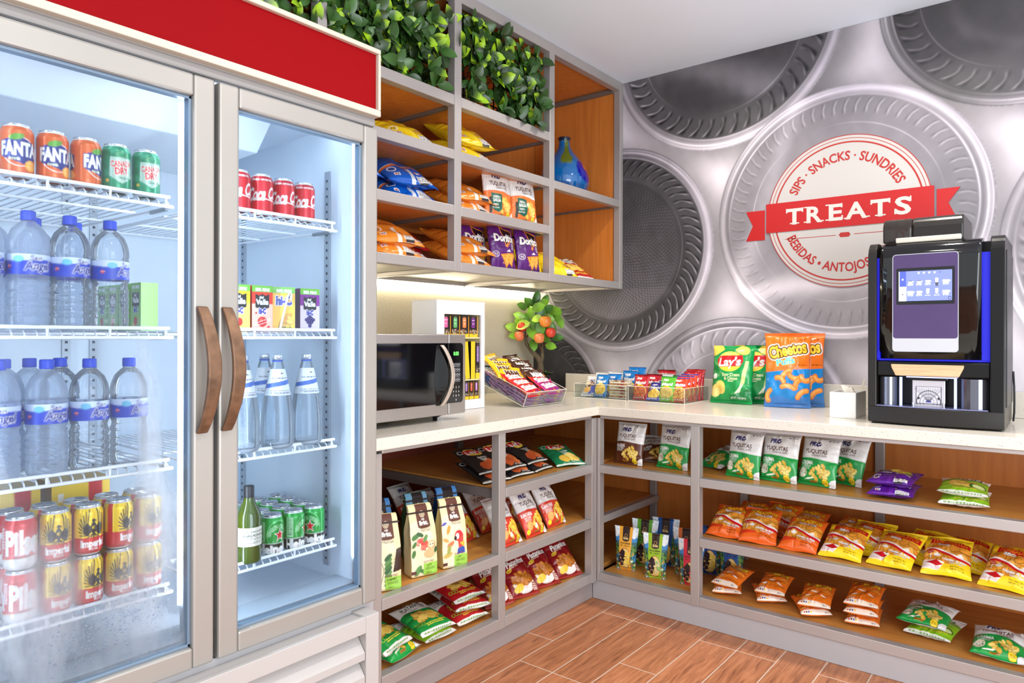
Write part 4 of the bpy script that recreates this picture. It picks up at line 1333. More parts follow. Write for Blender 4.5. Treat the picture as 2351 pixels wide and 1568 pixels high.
    # wooden lip
    mb = MB(); mb.prism([(2.132, 1.150), (2.368, 1.150), (2.366, 1.138), (2.352, 1.107), (2.148, 1.107), (2.134, 1.138)], .022, f3(yf + .016)); mb.build('wooden_lip', wood_mat('pale_oak', (196, 158, 116), (222, 188, 148), axis='x', scale=9, rough=.45), r, bevel=.003)
    bx('lip_backing', BK, (xl, yf + .012, 1.105, xr, yf + .10, 1.160))
    # dispensing bay
    bx('bay_back', mat('bay_mirror', (190, 194, 206), rough=.14, metal=.7), (xl, -.43, .975, xr, -.42, 1.108))
    bx('bay_light', mat('bay_light', (210, 214, 255), emit=(150, 160, 255), estr=2.2), (2.18, -.545, 1.100, 2.34, -.46, 1.104), bevel=0)
    for (a_, b_) in ((xl, 2.150), (2.350, xr)):
        mb = MB()
        q = [((a_ + b_) / 2 + (b_ - a_) / 2 * math.cos(t), yf + .06 - .045 * math.sin(t)) for t in [math.pi * k / 12 for k in range(13)]]
        q = q + [(a_, -.45), (b_, -.45)]
        mb.prism(q, .125, lambda u, v, w: (u, v, .975 + w)); mb.build('bay_pillar', mat('tinted_pillar', (104, 104, 114), rough=.12, metal=.75), r)
    for x in (2.160, 2.338):
        bx('bay_reflection', mat('bay_reflection_glow', (200, 215, 255), emit=(170, 190, 255), estr=.9), (x - .004, yf + .03, .978, x + .004, yf + .042, 1.10), bevel=0)  # glowing strips imitate bright vertical reflections in the bay
    pl = bx('drip_plate', mat('drip_plate_steel', (206, 200, 206), rough=.25, metal=.4), (2.196, yf + .050, .985, 2.304, yf + .054, 1.090), bevel=.003)
    a = Art(.72, (205, 200, 206), R=160)
    a.rect(.04, .03, .96, .69, (90, 84, 92)); a.rect(.07, .06, .93, .66, (214, 210, 216))
    for k in range(-6, 7): a.line([(.5, .10), (.5 + k * .085, .62)], .012, (70, 66, 76))
    for q_ in (.2, .32, .44): a.ell(.5, .10, q_, q_ * 1.0, (70, 66, 76), ring=.07)
    a.rect(0, .68, 1, .72, (205, 200, 206)); a.ell(.14, .25, .05, .05, (60, 56, 64)); a.ell(.86, .25, .05, .05, (60, 56, 64)); a.rect(.40, .10, .60, .15, (40, 44, 150))
    U, V = np.meshgrid(np.linspace(0, 1, 90), np.linspace(0, 1, 70))
    link('fretwork', np_mesh('fretwork', np.stack([2.204 + .092 * U.ravel(), np.full(U.size, yf + .0494), .996 + .074 * V.ravel()], -1), grid_faces(70, 90), a.sample(U.ravel() * .999, V.ravel() * .999), col_mat('fretwork_print', rough=.25, metal=.2), smooth=False), pl)
    for x in (2.200, 2.300):
        mb = MB(); mb.tube([(x, yf + .046, .976), (x, yf + .046, 1.005)], .005, 10); mb.build('tray_post', CH, r)
    bx('spout_head', BK, (2.185, yf + .03, 1.090, 2.315, yf + .12, 1.106))
    # base with bowed front
    mb = MB()
    q = [(x0, yb), (x0, yf)] + [(x0 + (x1 - x0) * k / 16, yf - .022 * math.sin(math.pi * k / 16)) for k in range(1, 16)] + [(x1, yf), (x1, yb)]
    mb.prism(q, .062, lambda u, v, w: (u, v, .926 + w)); mb.build('base_tray', BZ, r, bevel=.004)
    q2 = [(2.10, -.46), (2.07, yf + .006)] + [(2.07 + .37 * k / 12, yf + .006 - .016 * math.sin(math.pi * k / 12)) for k in range(1, 12)] + [(2.44, yf + .006), (2.42, -.46)]
    mb = MB(); mb.prism(q2, .003, lambda u, v, w: (u, v, .9885 + w)); mb.build('drip_tray', mat('drip_tray_steel', (150, 150, 190), rough=.2, metal=.7), r)
    # hopper
    hz = zt
    HG = clear_mat('smoked_hopper', (150, 146, 142), gloss=.10, haze=.20, edge=.4, hazecol=(110, 104, 100))
    def dome(a, b, m, name):
        P = [(-.515, hz)]
        for k in range(0, 7):
            t = math.radians(180 - 15 * k); P.append((-.475 + .04 * math.cos(t), hz + .055 + .04 * math.sin(t)))
        P += [(-.22, hz + .095), (-.20, hz)]
        mb = MB(); mb.prism(P, b - a, lambda u, v, w: (a + w, u, v)); return mb.build(name, m, r, bevel=.006)
    dome(2.093, 2.192, HG, 'bean_hopper'); dome(2.194, 2.360, BZ, 'powder_hopper')
    bx('hopper_rim', mat('hopper_rim_white', (206, 198, 184), rough=.4), (2.14, -.530, hz - .004, 2.355, -.516, hz + .016), bevel=.004)
    mb = MB()
    q = random.Random(2)
    for k in range(80):
        c = Vector((q.uniform(2.10, 2.186), q.uniform(-.50, -.26), hz + q.uniform(.004, .014)))
        mb.lathe([(0, -.004), (.004, -.001), (.004, .001), (0, .004)], 5, c, 0)
    o = mb.build('coffee_beans', mat('roasted_bean', (58, 34, 20), rough=.5), r); o['kind'] = 'stuff'
    # right side access panel and cable
    bx('side_hatch', mat('hatch_black', (24, 22, 24), rough=.35), (x1 - .001, -.50, 1.0, x1 + .004, -.19, zt - .05))
    mb = MB(); mb.tube([(x1 + .006, -.20, 1.12), (x1 + .009, -.20, 1.06), (x1 + .010, -.205, 1.0), (x1 + .010, -.215, .96), (x1 + .008, -.23, .928)], .0035, 8); mb.build('power_cable', BLACK, r)
    for (x, y) in ((2.075, -.545), (2.465, -.545), (2.075, -.19), (2.465, -.19)):
        mb = MB(); mb.lathe([(0, 0), (.014, 0), (.014, .0065), (0, .0065)], 14, (x, y, .9205)); mb.build('foot', BLACK, r)
coffee_machine()
# ================================================================ PRINTED PACKAGING
NAVY = (30, 30, 96); WHT = (242, 240, 236); BRN = (84, 44, 28); YEL = (250, 216, 40)
CHIP = [(238, 200, 92), (246, 216, 118), (228, 184, 74), (250, 226, 140)]
GOLD = [(226, 150, 52), (236, 168, 66), (214, 134, 40), (240, 180, 84)]

def pro(a, x, y, s, c=NAVY, chk=WHT):
    a.text('PRO', x, y, s, c, bold=.05, shear=.22)
    ox = x + .98 * s
    a.ell(ox - .12 * s, y, .52 * s, .52 * s, c)
    a.line([(ox - .34 * s, y + .05 * s), (ox - .16 * s, y - .22 * s), (ox + .42 * s, y + .42 * s)], .14 * s, chk)
def badge(a, x, y, r, t1='LIBRE DE', t2='GLUTEN'):
    a.ell(x, y, r, r, (40, 36, 20)); a.ell(x, y, r * .9, r * .9, (248, 212, 48))
    a.text(t1, x, y + r * .22, r * .26, (60, 44, 16), width=r * 1.2); a.text(t2, x, y - r * .22, r * .30, (60, 44, 16), width=r * 1.25)
def waves(a, c=(204, 202, 200), y0=.6):
    H = a.H
    for k in range(16):
        a.ell(.95, H * .55, .25 + .06 * k, .22 + .06 * k, c, ring=.010)
def yuq(field, word, sub, extra=None):
    H = 1.24
    a = Art(H, (226, 224, 222)); waves(a)
    a.rect(0, H * .93, 1, H, (206, 204, 204)); a.line([(.0, H*.945), (1, H*.945)], .008, (180, 178, 178)); a.line([(.0, H*.975), (1, H*.975)], .008, (180, 178, 178))
    a.poly([(.70, H*.90), (.74, H*.925), (.78, H*.90)], NAVY); a.lines_of_print(.80, H * .905, .95, 1, .03, NAVY, h=.014)
    a.band(lambda x: 0 * x, lambda x: .64 + .018 * np.sin(x * 5), field)
    a.ell(1.04, .04, .20, .17, (226, 224, 222)); 
    pro(a, .40, 1.02, .115)
    a.text('YUQUITAS', .45, .835, .105, BRN, bold=.03, width=.62)
    a.text('CASSAVA CHIPS', .55, .735, .05, BRN, bold=.02, width=.42)
    a.text(word, .24, .54, .092, WHT, bold=.03, width=.34 if len(word) < 8 else .42)
    a.text(sub, .23, .455, .05, WHT, bold=.015, width=.28)
    a.lines_of_print(.10, .40, .34, 2, .03, (220, 236, 220), h=.014)
    a.chips(.60, .29, .27, .13, 24, CHIP, .075, seed=4); a.chips(.64, .42, .12, .10, 10, CHIP, .07, seed=6)
    if extra == 'onion':
        a.ell(.14, .28, .12, .12, (228, 222, 196)); a.ell(.14, .28, .10, .10, (240, 236, 214)); a.speckle(16, [(60, 110, 50), (90, 120, 60)], .016, (.05, .2, .23, .37)); a.ell(.34, .155, .13, .02, (240, 244, 226), .25)
    if extra == 'ranch':
        a.ell(.22, .26, .13, .12, (214, 120, 60)); a.ell(.22, .26, .11, .10, (240, 170, 96)); a.chips(.70, .40, .14, .15, 16, [(250, 208, 70), (240, 186, 50)], .07, seed=9); a.ell(.48, .22, .05, .06, WHT); a.ell(.12, .12, .07, .06, YEL)
    if extra == 'salsa':
        a.poly([(.16, .60), (.52, .58), (.50, .22), (.40, .16), (.18, .22)], (16, 92, 72)); a.text('SABOR A', .34, .51, .055, WHT, bold=.02, width=.24); a.text('SALSA', .34, .43, .075, WHT, bold=.03, width=.26); a.text('TOMATO', .30, .33, .04, WHT, width=.18); a.text('SAUCE FLAVOR', .30, .26, .034, WHT, width=.24)
        a.rect(.10, .12, .18, .5, (60, 52, 46))
    a.rect(.36, .07, .54, .115, (176, 120, 40)); a.text('100% CASERO', .45, .092, .03, (60, 30, 8), width=.15)
    badge(a, .76, .105, .085)
    return a
def toread(bg, bg2, sub, dark, yellow=False):
    H = 1.30
    a = Art(H, bg)
    a.rect(0, H * .955, 1, H, bg2); 
    a.chips(.5, .70, .46, .20, 46, GOLD, .13, seed=2, squash=.75); a.chips(.35, .44, .34, .14, 26, GOLD, .13, seed=3, squash=.75)
    a.band(lambda x: 1.02 - .0 * x, lambda x: 1.30 + 0 * x, bg)
    a.band(lambda x: .64 - .22 * x + .05 * np.sin(x * 6), lambda x: .70 - .20 * x + .05 * np.sin(x * 6), (196, 26, 36), 0, 1)
    a.band(lambda x: .70 - .20 * x + .05 * np.sin(x * 6), lambda x: .735 - .18 * x + .05 * np.sin(x * 6), WHT, 0, 1)
    a.band(lambda x: .16 + .28 * x * 0, lambda x: .31 + .16 * np.clip(.45 - x, 0, 1), (214, 60, 30) if not yellow else WHT, 0, .46)
    a.band(lambda x: .0 * x, lambda x: .20 + .16 * x, bg)
    if yellow:
        a.poly([(0, .12), (.36, .10), (.44, .24), (0, .34)], WHT); a.poly([(.06, .30), (.30, .34), (.44, .22), (.30, .18)], (196, 26, 36))
        for k in range(5): a.ell(.07 + .068 * k, .17 - .008 * k, .026, .028, (200, 40, 44)); a.ell(.07 + .068 * k, .17 - .008 * k, .017, .019, WHT)
    a.ell(.30, .52, .07, .05, WHT); a.poly([(.22, .5), (.38, .5), (.30, .60)], WHT); a.poly([(.72, .56), (.86, .54), (.80, .64)], WHT)
    a.ell(.155, .60, .075, .042, (180, 26, 32)); a.line([(.165, .56), (.16, .42)], .02, WHT); a.lines_of_print(.105, .60, .205, 1, .02, (240, 200, 190), h=.012)
    pro(a, .22 if yellow else .30, H - .10, .075, (40, 50, 130) if yellow else WHT, bg)
    if yellow: a.poly([(.16, 1.12), (.97, 1.06), (.97, .90), (.52, .92), (.30, .96), (.12, .94)], (196, 26, 36))
    a.text('TOREADITOS', .55, 1.035, .135, (240, 120, 30) if yellow else (250, 206, 40), bold=.03, width=.74, rot=-.05, outline=dark, ow=.04)
    a.text(sub, .42 if yellow else .56, .905, .085, WHT, bold=.03, width=.24 if yellow else .48, rot=-.05, outline=(40, 20, 16), ow=.05)
    a.text('Hojuelas de Maiz', .66, .40, .066, WHT, bold=.03, width=.50, rot=-.10, outline=(110, 30, 10), ow=.03)
    a.text('Corn Chips', .70, .325, .05, WHT, bold=.02, width=.28, rot=-.10, outline=(110, 30, 10), ow=.03)
    a.text('Peso Neto: 90 g', .72, .215, .04, (70, 40, 10), width=.30, rot=-.1); a.text('Net wt: 3.1 oz', .72, .15, .04, (70, 40, 10), width=.28, rot=-.1)
    return a
def lays(bg, bg2, flav1, flav2, big=True):
    H = 1.36
    a = Art(H, bg)
    if big:
        a.poly([(.0, 1.10), (.0, H), (.22, H), (.30, 1.25), (.12, 1.12)], (246, 208, 84)); a.ell(.75, 1.24, .17, .10, (246, 214, 100), -.3)
        for k in range(6): a.line([(.74 + .02*k, .32 + .03*k), (.86 + .012*k, .98)], .011, (226, 230, 150))
        a.line([(.55, .10), (.78, .40)], .035, (238, 236, 208)); a.line([(.66, .12), (.80, .42)], .028, (238, 236, 208))
        a.ell(.10, .62, .06, .07, (230, 236, 224))
        a.ell(.15, .30, .16, .13, (244, 222, 130), .5); a.ell(.27, .36, .12, .16, (240, 206, 104), .3); a.ell(.13, .24, .13, .11, (246, 226, 140), .2)
        a.band(lambda x: .08 + 0*x, lambda x: .16 + .24 * x ** 3, (12, 120, 60), .5, 1)
        ly = .97
    else:
        rd = bg[1] < 60
        a.ell(.62, .36, .22, .19, (200, 96, 50) if rd else CHIP[1], .3); a.ell(.38, .28, .18, .16, (184, 80, 40) if rd else CHIP[2], -.3); a.ell(.75, .24, .14, .11, (210, 110, 60) if rd else CHIP[0], .4)
        a.rect(0, .03, 1, .07, (226, 222, 214)); a.ell(.10, 1.1, .07, .10, (220, 220, 216), ring=.2)
        ly = 1.0
    a.ell(.46, ly, .31, .235, (250, 212, 60)); a.ell(.44, ly + .05, .26, .18, (252, 226, 110))
    a.poly([(.13, ly + .03), (.20, ly + .13), (.76, ly + .15), (.80, ly + .02), (.74, ly - .11), (.20, ly - .14)], (214, 28, 38))
    a.text("Lay's", .465, ly - .005, .20, WHT, bold=.03, shear=.12, width=.56, rot=.06)
    a.text(flav1, .52, .66, .075, (238, 236, 190) if big else WHT, bold=.02, width=.44 if big else .30); a.text(flav2, .52, .575, .075, (238, 236, 190) if big else WHT, bold=.02, width=.34 if big else .20)
    a.text('Flavored', .52, .515, .04, (230, 236, 200), width=.14)
    a.text('NET WT 1 OZ (28.3 g)', .70, .13, .035, WHT, width=.34)
    return a
def platan(main, word='PLATANITOS'):
    H = 1.26
    a = Art(H, (228, 222, 216)); 
    for k in range(10): a.line([(.08*k, H), (.08*k+.3, .9)], .006, (206, 200, 196))
    a.band(lambda x: .10 + 0*x, lambda x: .80 + .03 * np.sin(x * 7), main)
    a.text(word, .50, .97, .115, (22, 70, 44), bold=.03, width=.70); a.text('PRO', .32, 1.12, .08, NAVY, bold=.04, shear=.2)
    a.text('Plantain Chips', .56, .86, .055, (40, 60, 50), width=.40)
    a.chips(.52, .52, .34, .15, 34, [(232, 180, 70), (240, 196, 92), (222, 164, 54)], .10, seed=5, squash=.7); a.ell(.60, .44, .14, .11, (246, 214, 110)); a.ell(.60, .44, .10, .07, (240, 196, 84)); a.ell(.40, .47, .12, .09, (246, 210, 104))
    for k in range(3): a.ell(.10 + .075*k, .33 - .02*k, .05, .055, (150, 190, 60)); a.ell(.10 + .075*k, .33 - .02*k, .034, .038, main)
    a.lines_of_print(.30, .235, .80, 2, .045, (246, 220, 70), h=.02); a.text('MADURO', .80, .27, .05, YEL, bold=.02, width=.2)
    a.rect(0, 0, 1, .085, (232, 228, 222)); a.lines_of_print(.1, .05, .9, 1, .04, (120, 150, 90), h=.02)
    return a
def platano_bowl():
    H = 1.34
    a = Art(H, (132, 24, 28)); a.rect(0, H*.95, 1, H, (104, 18, 22))
    a.text('PRO', .38, 1.14, .07, WHT, bold=.03)
    a.text('Platanitos', .52, .965, .17, WHT, bold=.03, shear=.15, width=.72, rot=.16, outline=(90, 10, 14), ow=.03)
    a.text('Plantain Chips', .40, .83, .045, (240, 220, 200), width=.32, rot=.16)
    a.ell(.20, .74, .1, .05, (226, 196, 60), .3); a.text('Maduros', .20, .74, .04, (120, 20, 20), width=.14, rot=.3)
    a.ell(.52, .36, .40, .27, (236, 190, 70)); a.ell(.52, .32, .38, .25, (234, 226, 220)); a.rect(.10, .36, .94, .66, (132, 24, 28))
    a.ell(.52, .42, .38, .16, (200, 120, 40)); a.chips(.52, .47, .33, .16, 60, [(196, 120, 44), (214, 140, 56), (176, 100, 34)], .085, seed=8)
    a.ell(.30, .22, .18, .10, (240, 196, 66), .3)
    a.rect(.78, .06, .98, .30, (150, 40, 30)); a.lines_of_print(.80, .24, .97, 4, .045, (246, 232, 220), h=.025)
    a.rect(0, 0, 1, .06, (160, 52, 44))
    return a
def cheetos_small():
    H = 1.40
    a = Art(H, (226, 112, 34)); a.rect(0, H*.955, 1, H, (206, 92, 28))
    a.text('Cheetos', .50, 1.12, .21, (248, 204, 50), bold=.03, width=.80, outline=(28, 16, 10), ow=.045)
    a.text('CRUNCHY', .58, .94, .07, (248, 220, 80), bold=.02, width=.34, outline=(30, 18, 10), ow=.04)
    q = random.Random(4)
    for k in range(15):
        x, y, t = q.uniform(.1, .9), q.uniform(.28, .84), q.uniform(-.8, .8)
        p = [(x - .12*math.cos(t), y - .12*math.sin(t)), (x, y + .02), (x + .12*math.cos(t), y + .12*math.sin(t))]
        a.line(p, .085, (178, 70, 14)); a.line(p, .065, q.choice([(240, 138, 40), (244, 154, 60), (232, 122, 30)]))
    a.ell(.42, .66, .12, .03, (240, 232, 220), .2); a.ell(.74, .48, .1, .03, (240, 232, 220), -.3); a.ell(.24, .42, .09, .028, (240, 232, 220), .3)
    a.rect(0, .03, 1, .17, (232, 214, 196)); 
    for k, c in enumerate(((200, 40, 40), (40, 40, 50), (40, 70, 160), (220, 180, 40))): a.ell(.12 + .07*k, .10, .025, .025, c)
    a.text('30 g', .82, .10, .05, (30, 30, 60), width=.12); a.rect(0, 0, 1, .03, (226, 112, 34)); a.text('PRO', .2, .22, .06, WHT, bold=.02)
    return a
def cheetos_puffs():
    H = 1.68
    a = Art(H, (244, 120, 36)); a.rect(0, H*.965, 1, H, (236, 112, 34))
    a.band(lambda x: 0*x, lambda x: .78 + .10 * x, (22, 132, 206))
    a.band(lambda x: 0*x, lambda x: .14 + .10*np.abs(np.sin(x*5)), (60, 126, 200))
    a.text('Cheetos', .50, 1.30, .27, (252, 206, 60), bold=.035, width=.84, rot=.20, outline=[WHT, (96, 40, 12)], ow=.062)
    a.text('Puffs', .46, 1.03, .145, (60, 186, 226), bold=.03, width=.42, rot=.18, outline=(250, 240, 120), ow=.04)
    a.text('MADE WITH REAL CHEESE', .80, 1.52, .03, (60, 40, 10), width=.2, rot=.25)
    def puff(x, y, r, t0, t1, w=.095):
        p = [(x + r*math.cos(t0 + (t1 - t0)*k/8), y + r*math.sin(t0 + (t1 - t0)*k/8)) for k in range(9)]
        a.line(p, w + .02, (206, 96, 20)); a.line(p, w, (246, 154, 66)); a.line([(u - .01, v + .015) for u, v in p], w*.5, (252, 176, 96))
    puff(.60, .62, .20, 1.7, 3.0); puff(.70, .80, .16, 3.6, 5.6); puff(.86, .46, .17, 1.9, 3.3); puff(.50, .22, .26, .9, 2.0); puff(.96, .14, .24, 1.7, 2.8); puff(.92, .70, .10, 3.4, 5.4); puff(.30, .52, .14, .4, 1.8); puff(.22, .24, .16, 2.2, 3.8)
    a.lines_of_print(.74, .94, .96, 1, .03, (80, 40, 10), h=.014)
    return a
def doritos():
    H = 1.42
    a = Art(H, (84, 26, 108)); a.rect(0, H*.955, 1, H, (54, 16, 74))
    a.speckle(40, [(120, 60, 150), (60, 14, 84)], .03, (0, .4, 1, 1.3))
    a.poly([(.34, 1.26), (.88, 1.12), (.56, .66)], (240, 150, 50)); a.poly([(.38, 1.22), (.83, 1.10), (.565, .72)], (30, 18, 34))
    a.text('Doritos', .53, .93, .21, WHT, bold=.05, width=.84, outline=(30, 18, 34), ow=.04)
    a.line([(.52, .70), (.58, .66), (.76, .86)], .03, (246, 140, 40))
    a.text('SPICY', .84, .76, .05, WHT, width=.14); a.text('SWEET', .84, .70, .05, WHT, width=.16); a.text('CHILI', .84, .64, .05, WHT, width=.12)
    a.poly([(.30, .44), (.92, .52), (.78, .10), (.62, .22), (.58, .04)], (206, 128, 40)); a.poly([(.34, .42), (.88, .48), (.76, .16), (.62, .26), (.56, .10)], (230, 158, 60)); a.speckle(60, [(190, 106, 30), (246, 190, 96)], .018, (.40, .18, .82, .46), seed=5)
    a.poly([(.52, .52), (.74, .54), (.66, .60)], WHT); a.ell(.14, .44, .11, .09, (210, 204, 210), ring=.16); a.lines_of_print(.08, .45, .2, 2, .05, (210, 204, 210), h=.02)
    return a
def plain_back(base, dark, badge_c, extra, swoosh=None, nut=None, text=None, seed=1):
    """large sharing bags lying face down: what shows is the back and the bottom seal"""
    H = 1.25
    a = Art(H, base)
    if swoosh: a.band(lambda x: .40 + .05*np.sin(x*4), lambda x: .46 + .05*np.sin(x*4), swoosh); a.band(lambda x: .46 + .05*np.sin(x*4), lambda x: .475 + .05*np.sin(x*4), WHT)
    a.rect(.46, .0, .54, .40, badge_c); 
    a.rect(.60, .08, .90, .20, WHT); a.lines_of_print(.62, .17, .88, 3, .035, (70, 66, 66), h=.014, seed=seed)
    a.rect(.62, .05, .80, .08, (40, 36, 40))
    for k, c in enumerate(extra): a.ell(.60 + .035*k, .27, .016, .018, c)
    a.ell(.16, .34, .09, .07, WHT, ring=.25); a.lines_of_print(.11, .35, .21, 2, .04, (60, 56, 56), h=.018, seed=seed + 3)
    a.rect(.14, .14, .26, .22, WHT); a.rect(.16, .155, .20, .205, (200, 60, 40)); a.rect(.21, .155, .24, .205, (40, 50, 120))
    if nut: a.chips(.78, .36, .14, .10, 14, nut, .06, seed=seed)
    if text: a.text(text, .50, .80, .16, dark, bold=.04, width=.62)
    a.lines_of_print(.2, .60, .8, 3, .06, dark, h=.02, seed=seed + 5)
    a.chips(.5, 1.02, .3, .12, 20, GOLD, .08, seed=seed)
    return a
def purple():
    a = plain_back((92, 28, 142), (240, 232, 244), (110, 40, 160), [(220, 200, 60)], seed=3)
    a.rect(0, .0, 1, .05, (104, 40, 156)); a.rect(0, .45, 1, 1.25, (78, 22, 120))
    a.chips(.50, .82, .30, .14, 30, [(222, 190, 60), (210, 170, 44), (232, 204, 90)], .10, seed=2); a.ell(.24, .98, .16, .06, (120, 150, 50)); a.text('Platanitos', .28, .58, .075, WHT, bold=.02, width=.34, shear=.1); a.text('Peso Neto: 45 g', .72, .60, .045, WHT, width=.34); a.text('Net Weight: 1.5 oz', .72, .53, .045, WHT, width=.34); a.ell(.80, .74, .09, .05, (130, 160, 50)); a.rect(.70, .66, .9, .69, (190, 50, 50))
    return a
def lime():
    a = platan((138, 190, 34), 'LIMON'); 
    a.ell(.80, .42, .18, .14, (64, 110, 30)); a.ell(.82, .40, .13, .09, (214, 226, 150)); a.rect(0, .8, 1, .92, (120, 150, 60)); return a
def choco(main, scene=True, fruit=None):
    H = 1.653
    a = Art(H, main)
    sky = [(90, 160, 214), (150, 196, 226), (60, 120, 180)]
    for x0, x1 in ((0, .22), (.78, 1)):
        a.rect(x0, 0, x1, H, (70, 140, 200)); a.speckle(20, [(236, 242, 246), (200, 220, 236)], .10, (x0, H*.80, x1, H), seed=2)
        a.rect(x0, H*.46, x1, H*.66, (60, 104, 120)); a.speckle(70, [(50, 110, 60), (90, 140, 60), (40, 84, 50), (120, 150, 70)], .06, (x0, .0, x1, H*.58), seed=4); a.speckle(30, [(210, 90, 80), (230, 200, 90), (236, 236, 220)], .03, (x0, .0, x1, H*.4), seed=7)
    a.rect(.22, 0, .78, H, main)
    a.rect(.36, H*.70, .66, H, (48, 30, 26)); a.ell(.51, H*.70, .15, .06, (48, 30, 26)); a.ell(.51, H*.80, .065, .065, (190, 150, 90), ring=.25); a.text('Britt', .51, H*.735, .085, (226, 200, 140), bold=.04, width=.22)
    a.text('chocolates', .50, H*.63, .085, (50, 30, 24), bold=.03, width=.46); a.text('Mix - Premium', .50, H*.57, .06, (50, 30, 24), width=.42, shear=.2)
    a.ell(.50, H*.27, .275, .41, (120, 60, 40)); a.ell(.50, H*.27, .26, .39, (236, 200, 120)); a.chips(.38, H*.29, .15, .28, 40, [(52, 30, 36), (70, 40, 44), (40, 24, 28)], .055, seed=3, squash=1)
    a.chips(.63, H*.27, .12, .24, 14, fruit or [(246, 214, 96), (240, 196, 70)], .10, seed=5); a.lines_of_print(.34, H*.06, .66, 1, .04, (80, 60, 40), h=.02)
    return a
def coffee(kind):
    H = 2.3
    cream = (226, 210, 164) if kind < 3 else ((70, 130, 190) if kind == 3 else (110, 160, 190))
    a = Art(H, cream)
    if kind < 3: a.ell(.3, .9, .6, .9, (232, 220, 186))
    a.rect(.30, H*.70, .80, H, (92, 48, 32) if kind < 3 else (34, 24, 24)); a.ell(.55, H*.70, .25, .07, (92, 48, 32) if kind < 3 else (34, 24, 24))
    y = H*.865 if kind < 3 else H*.80
    a.ell(.55, y, .105, .105, (240, 226, 190)); a.ell(.55, y, .088, .088, (92, 48, 32) if kind < 3 else (34, 24, 24)); a.ell(.55, y, .060, .060, (240, 226, 190)); a.ell(.55, y, .042, .042, (92, 48, 32) if kind < 3 else (34, 24, 24)); a.ell(.55, y, .02, .02, (240, 226, 190))
    a.text('cafe', .55, y - .16, .06, WHT, bold=.02, width=.14); a.text('Britt.', .55, y - .27, .125, WHT, bold=.05, width=.36)
    if kind < 3:
        a.text('Habitat', .58, H*.655, .10, (70, 46, 40), bold=.01, shear=.1, width=.40)
        gr = [(52, 92, 52), (76, 120, 62), (96, 140, 80)]
        if kind == 0:
            a.chips(.72, 1.0, .14, .16, 14, [(226, 206, 150), (240, 226, 180)], .1, seed=1); a.poly([(.72, .55), (1, .6), (1, 1.3), (.84, 1.24)], (60, 40, 30))
            a.line([(.30, .15), (.42, .62), (.30, 1.0)], .02, (80, 110, 60))
            for k in range(7):
                for s_ in (-1, 1): a.ell(.38 + s_*.18, .24 + .13*k, .16, .07, gr[k % 3], s_*.7)
        elif kind == 1:
            a.chips(.42, 1.05, .20, .16, 20, [(226, 96, 80), (236, 130, 110), (214, 80, 70)], .09, seed=2)
            a.ell(.78, .98, .17, .15, (196, 160, 110)); a.ell(.78, 1.0, .12, .10, (238, 222, 186)); a.ell(.73, 1.0, .03, .02, (60, 40, 30)); a.ell(.84, 1.0, .03, .02, (60, 40, 30)); a.ell(.70, .72, .24, .16, (206, 178, 130))
            for (x, y, r_, t) in ((.18, 1.30, .12, .5), (.35, 1.36, .1, -.4), (.12, 1.05, .09, .9), (.10, .75, .10, 1.3), (.25, .20, .15, .8), (.42, .16, .1, -.5), (.95, .80, .08, 1.4), (.55, 1.22, .1, 1.0)): a.ell(x, y, r_*1.35, r_*.68, gr[int(x*10) % 3], t)
        else:
            a.ell(.66, 1.05, .18, .19, (206, 52, 60)); a.ell(.60, 1.04, .08, .10, WHT); a.ell(.52, .98, .06, .08, (50, 34, 34)); a.poly([(.62, .9), (.86, 1.1), (.84, .6), (.66, .5)], (214, 70, 60)); a.poly([(.60, .62), (.90, .70), (.92, .44), (.56, .42)], (60, 84, 170)); a.poly([(.7, .8), (.9, .86), (.9, .62)], (230, 180, 60))
            for (x, y, r_, t, c) in ((.25, 1.30, .12, 1.2, (210, 150, 70)), (.14, .95, .10, -.5, (220, 160, 90)), (.32, .80, .12, .6, (214, 120, 80)), (.2, .45, .14, .3, (196, 170, 90)), (.1, 1.5, .08, .4, (90, 90, 170)), (.25, .62, .12, 1.3, (160, 160, 80))): a.ell(x, y, r_*1.35, r_*.6, c, t)
        a.rect(.46, .02, 1, .42, (150, 196, 74)); a.text(('CARIBLANCO', 'SLOTH', 'LAPA')[kind], .68, .34, .06, (40, 60, 20), bold=.03, width=(.34, .22, .16)[kind]); a.lines_of_print(.54, .25, .9, 2, .05, (60, 84, 30), h=.02); a.text('340 g', .66, .10, .055, (50, 74, 26), width=.2)
        a.text('COSTA RICA', .66, .47, .065, (120, 50, 40), width=.42)
        a.rect(.0, .10, .18, .20, (90, 46, 40))
    else:
        a.speckle(60, [(60, 110, 60), (40, 90, 150), (230, 200, 60), (90, 140, 180)], .12, (0, .1, 1, 1.5), seed=kind)
    return a
def mm(base, lg, lo):
    H = 1.25                                                        # seen with its long edge across: art drawn sideways
    a = Art(.72, base)
    a.text('M&M', .48, .40, .27, lg, bold=.05, shear=.1, width=.60, outline=WHT if lg != WHT else BRN, ow=.05)
    for (x, y, c) in ((.30, .15, (206, 40, 34)), (.50, .12, (60, 120, 60)), (.66, .16, (90, 40, 26)), (.80, .20, (40, 90, 190)), (.88, .40, (240, 140, 30)), (.16, .22, (240, 200, 40))): a.ell(x, y, .06, .055, np.array(c)*.7); a.ell(x, y + .005, .052, .048, c)
    a.rect(0, 0, .03, .72, lo); a.rect(.97, 0, 1, .72, lo); a.text('PEANUT', .6, .62, .06, lg, width=.2); a.lines_of_print(.1, .62, .3, 1, .05, lo, h=.02)
    return a
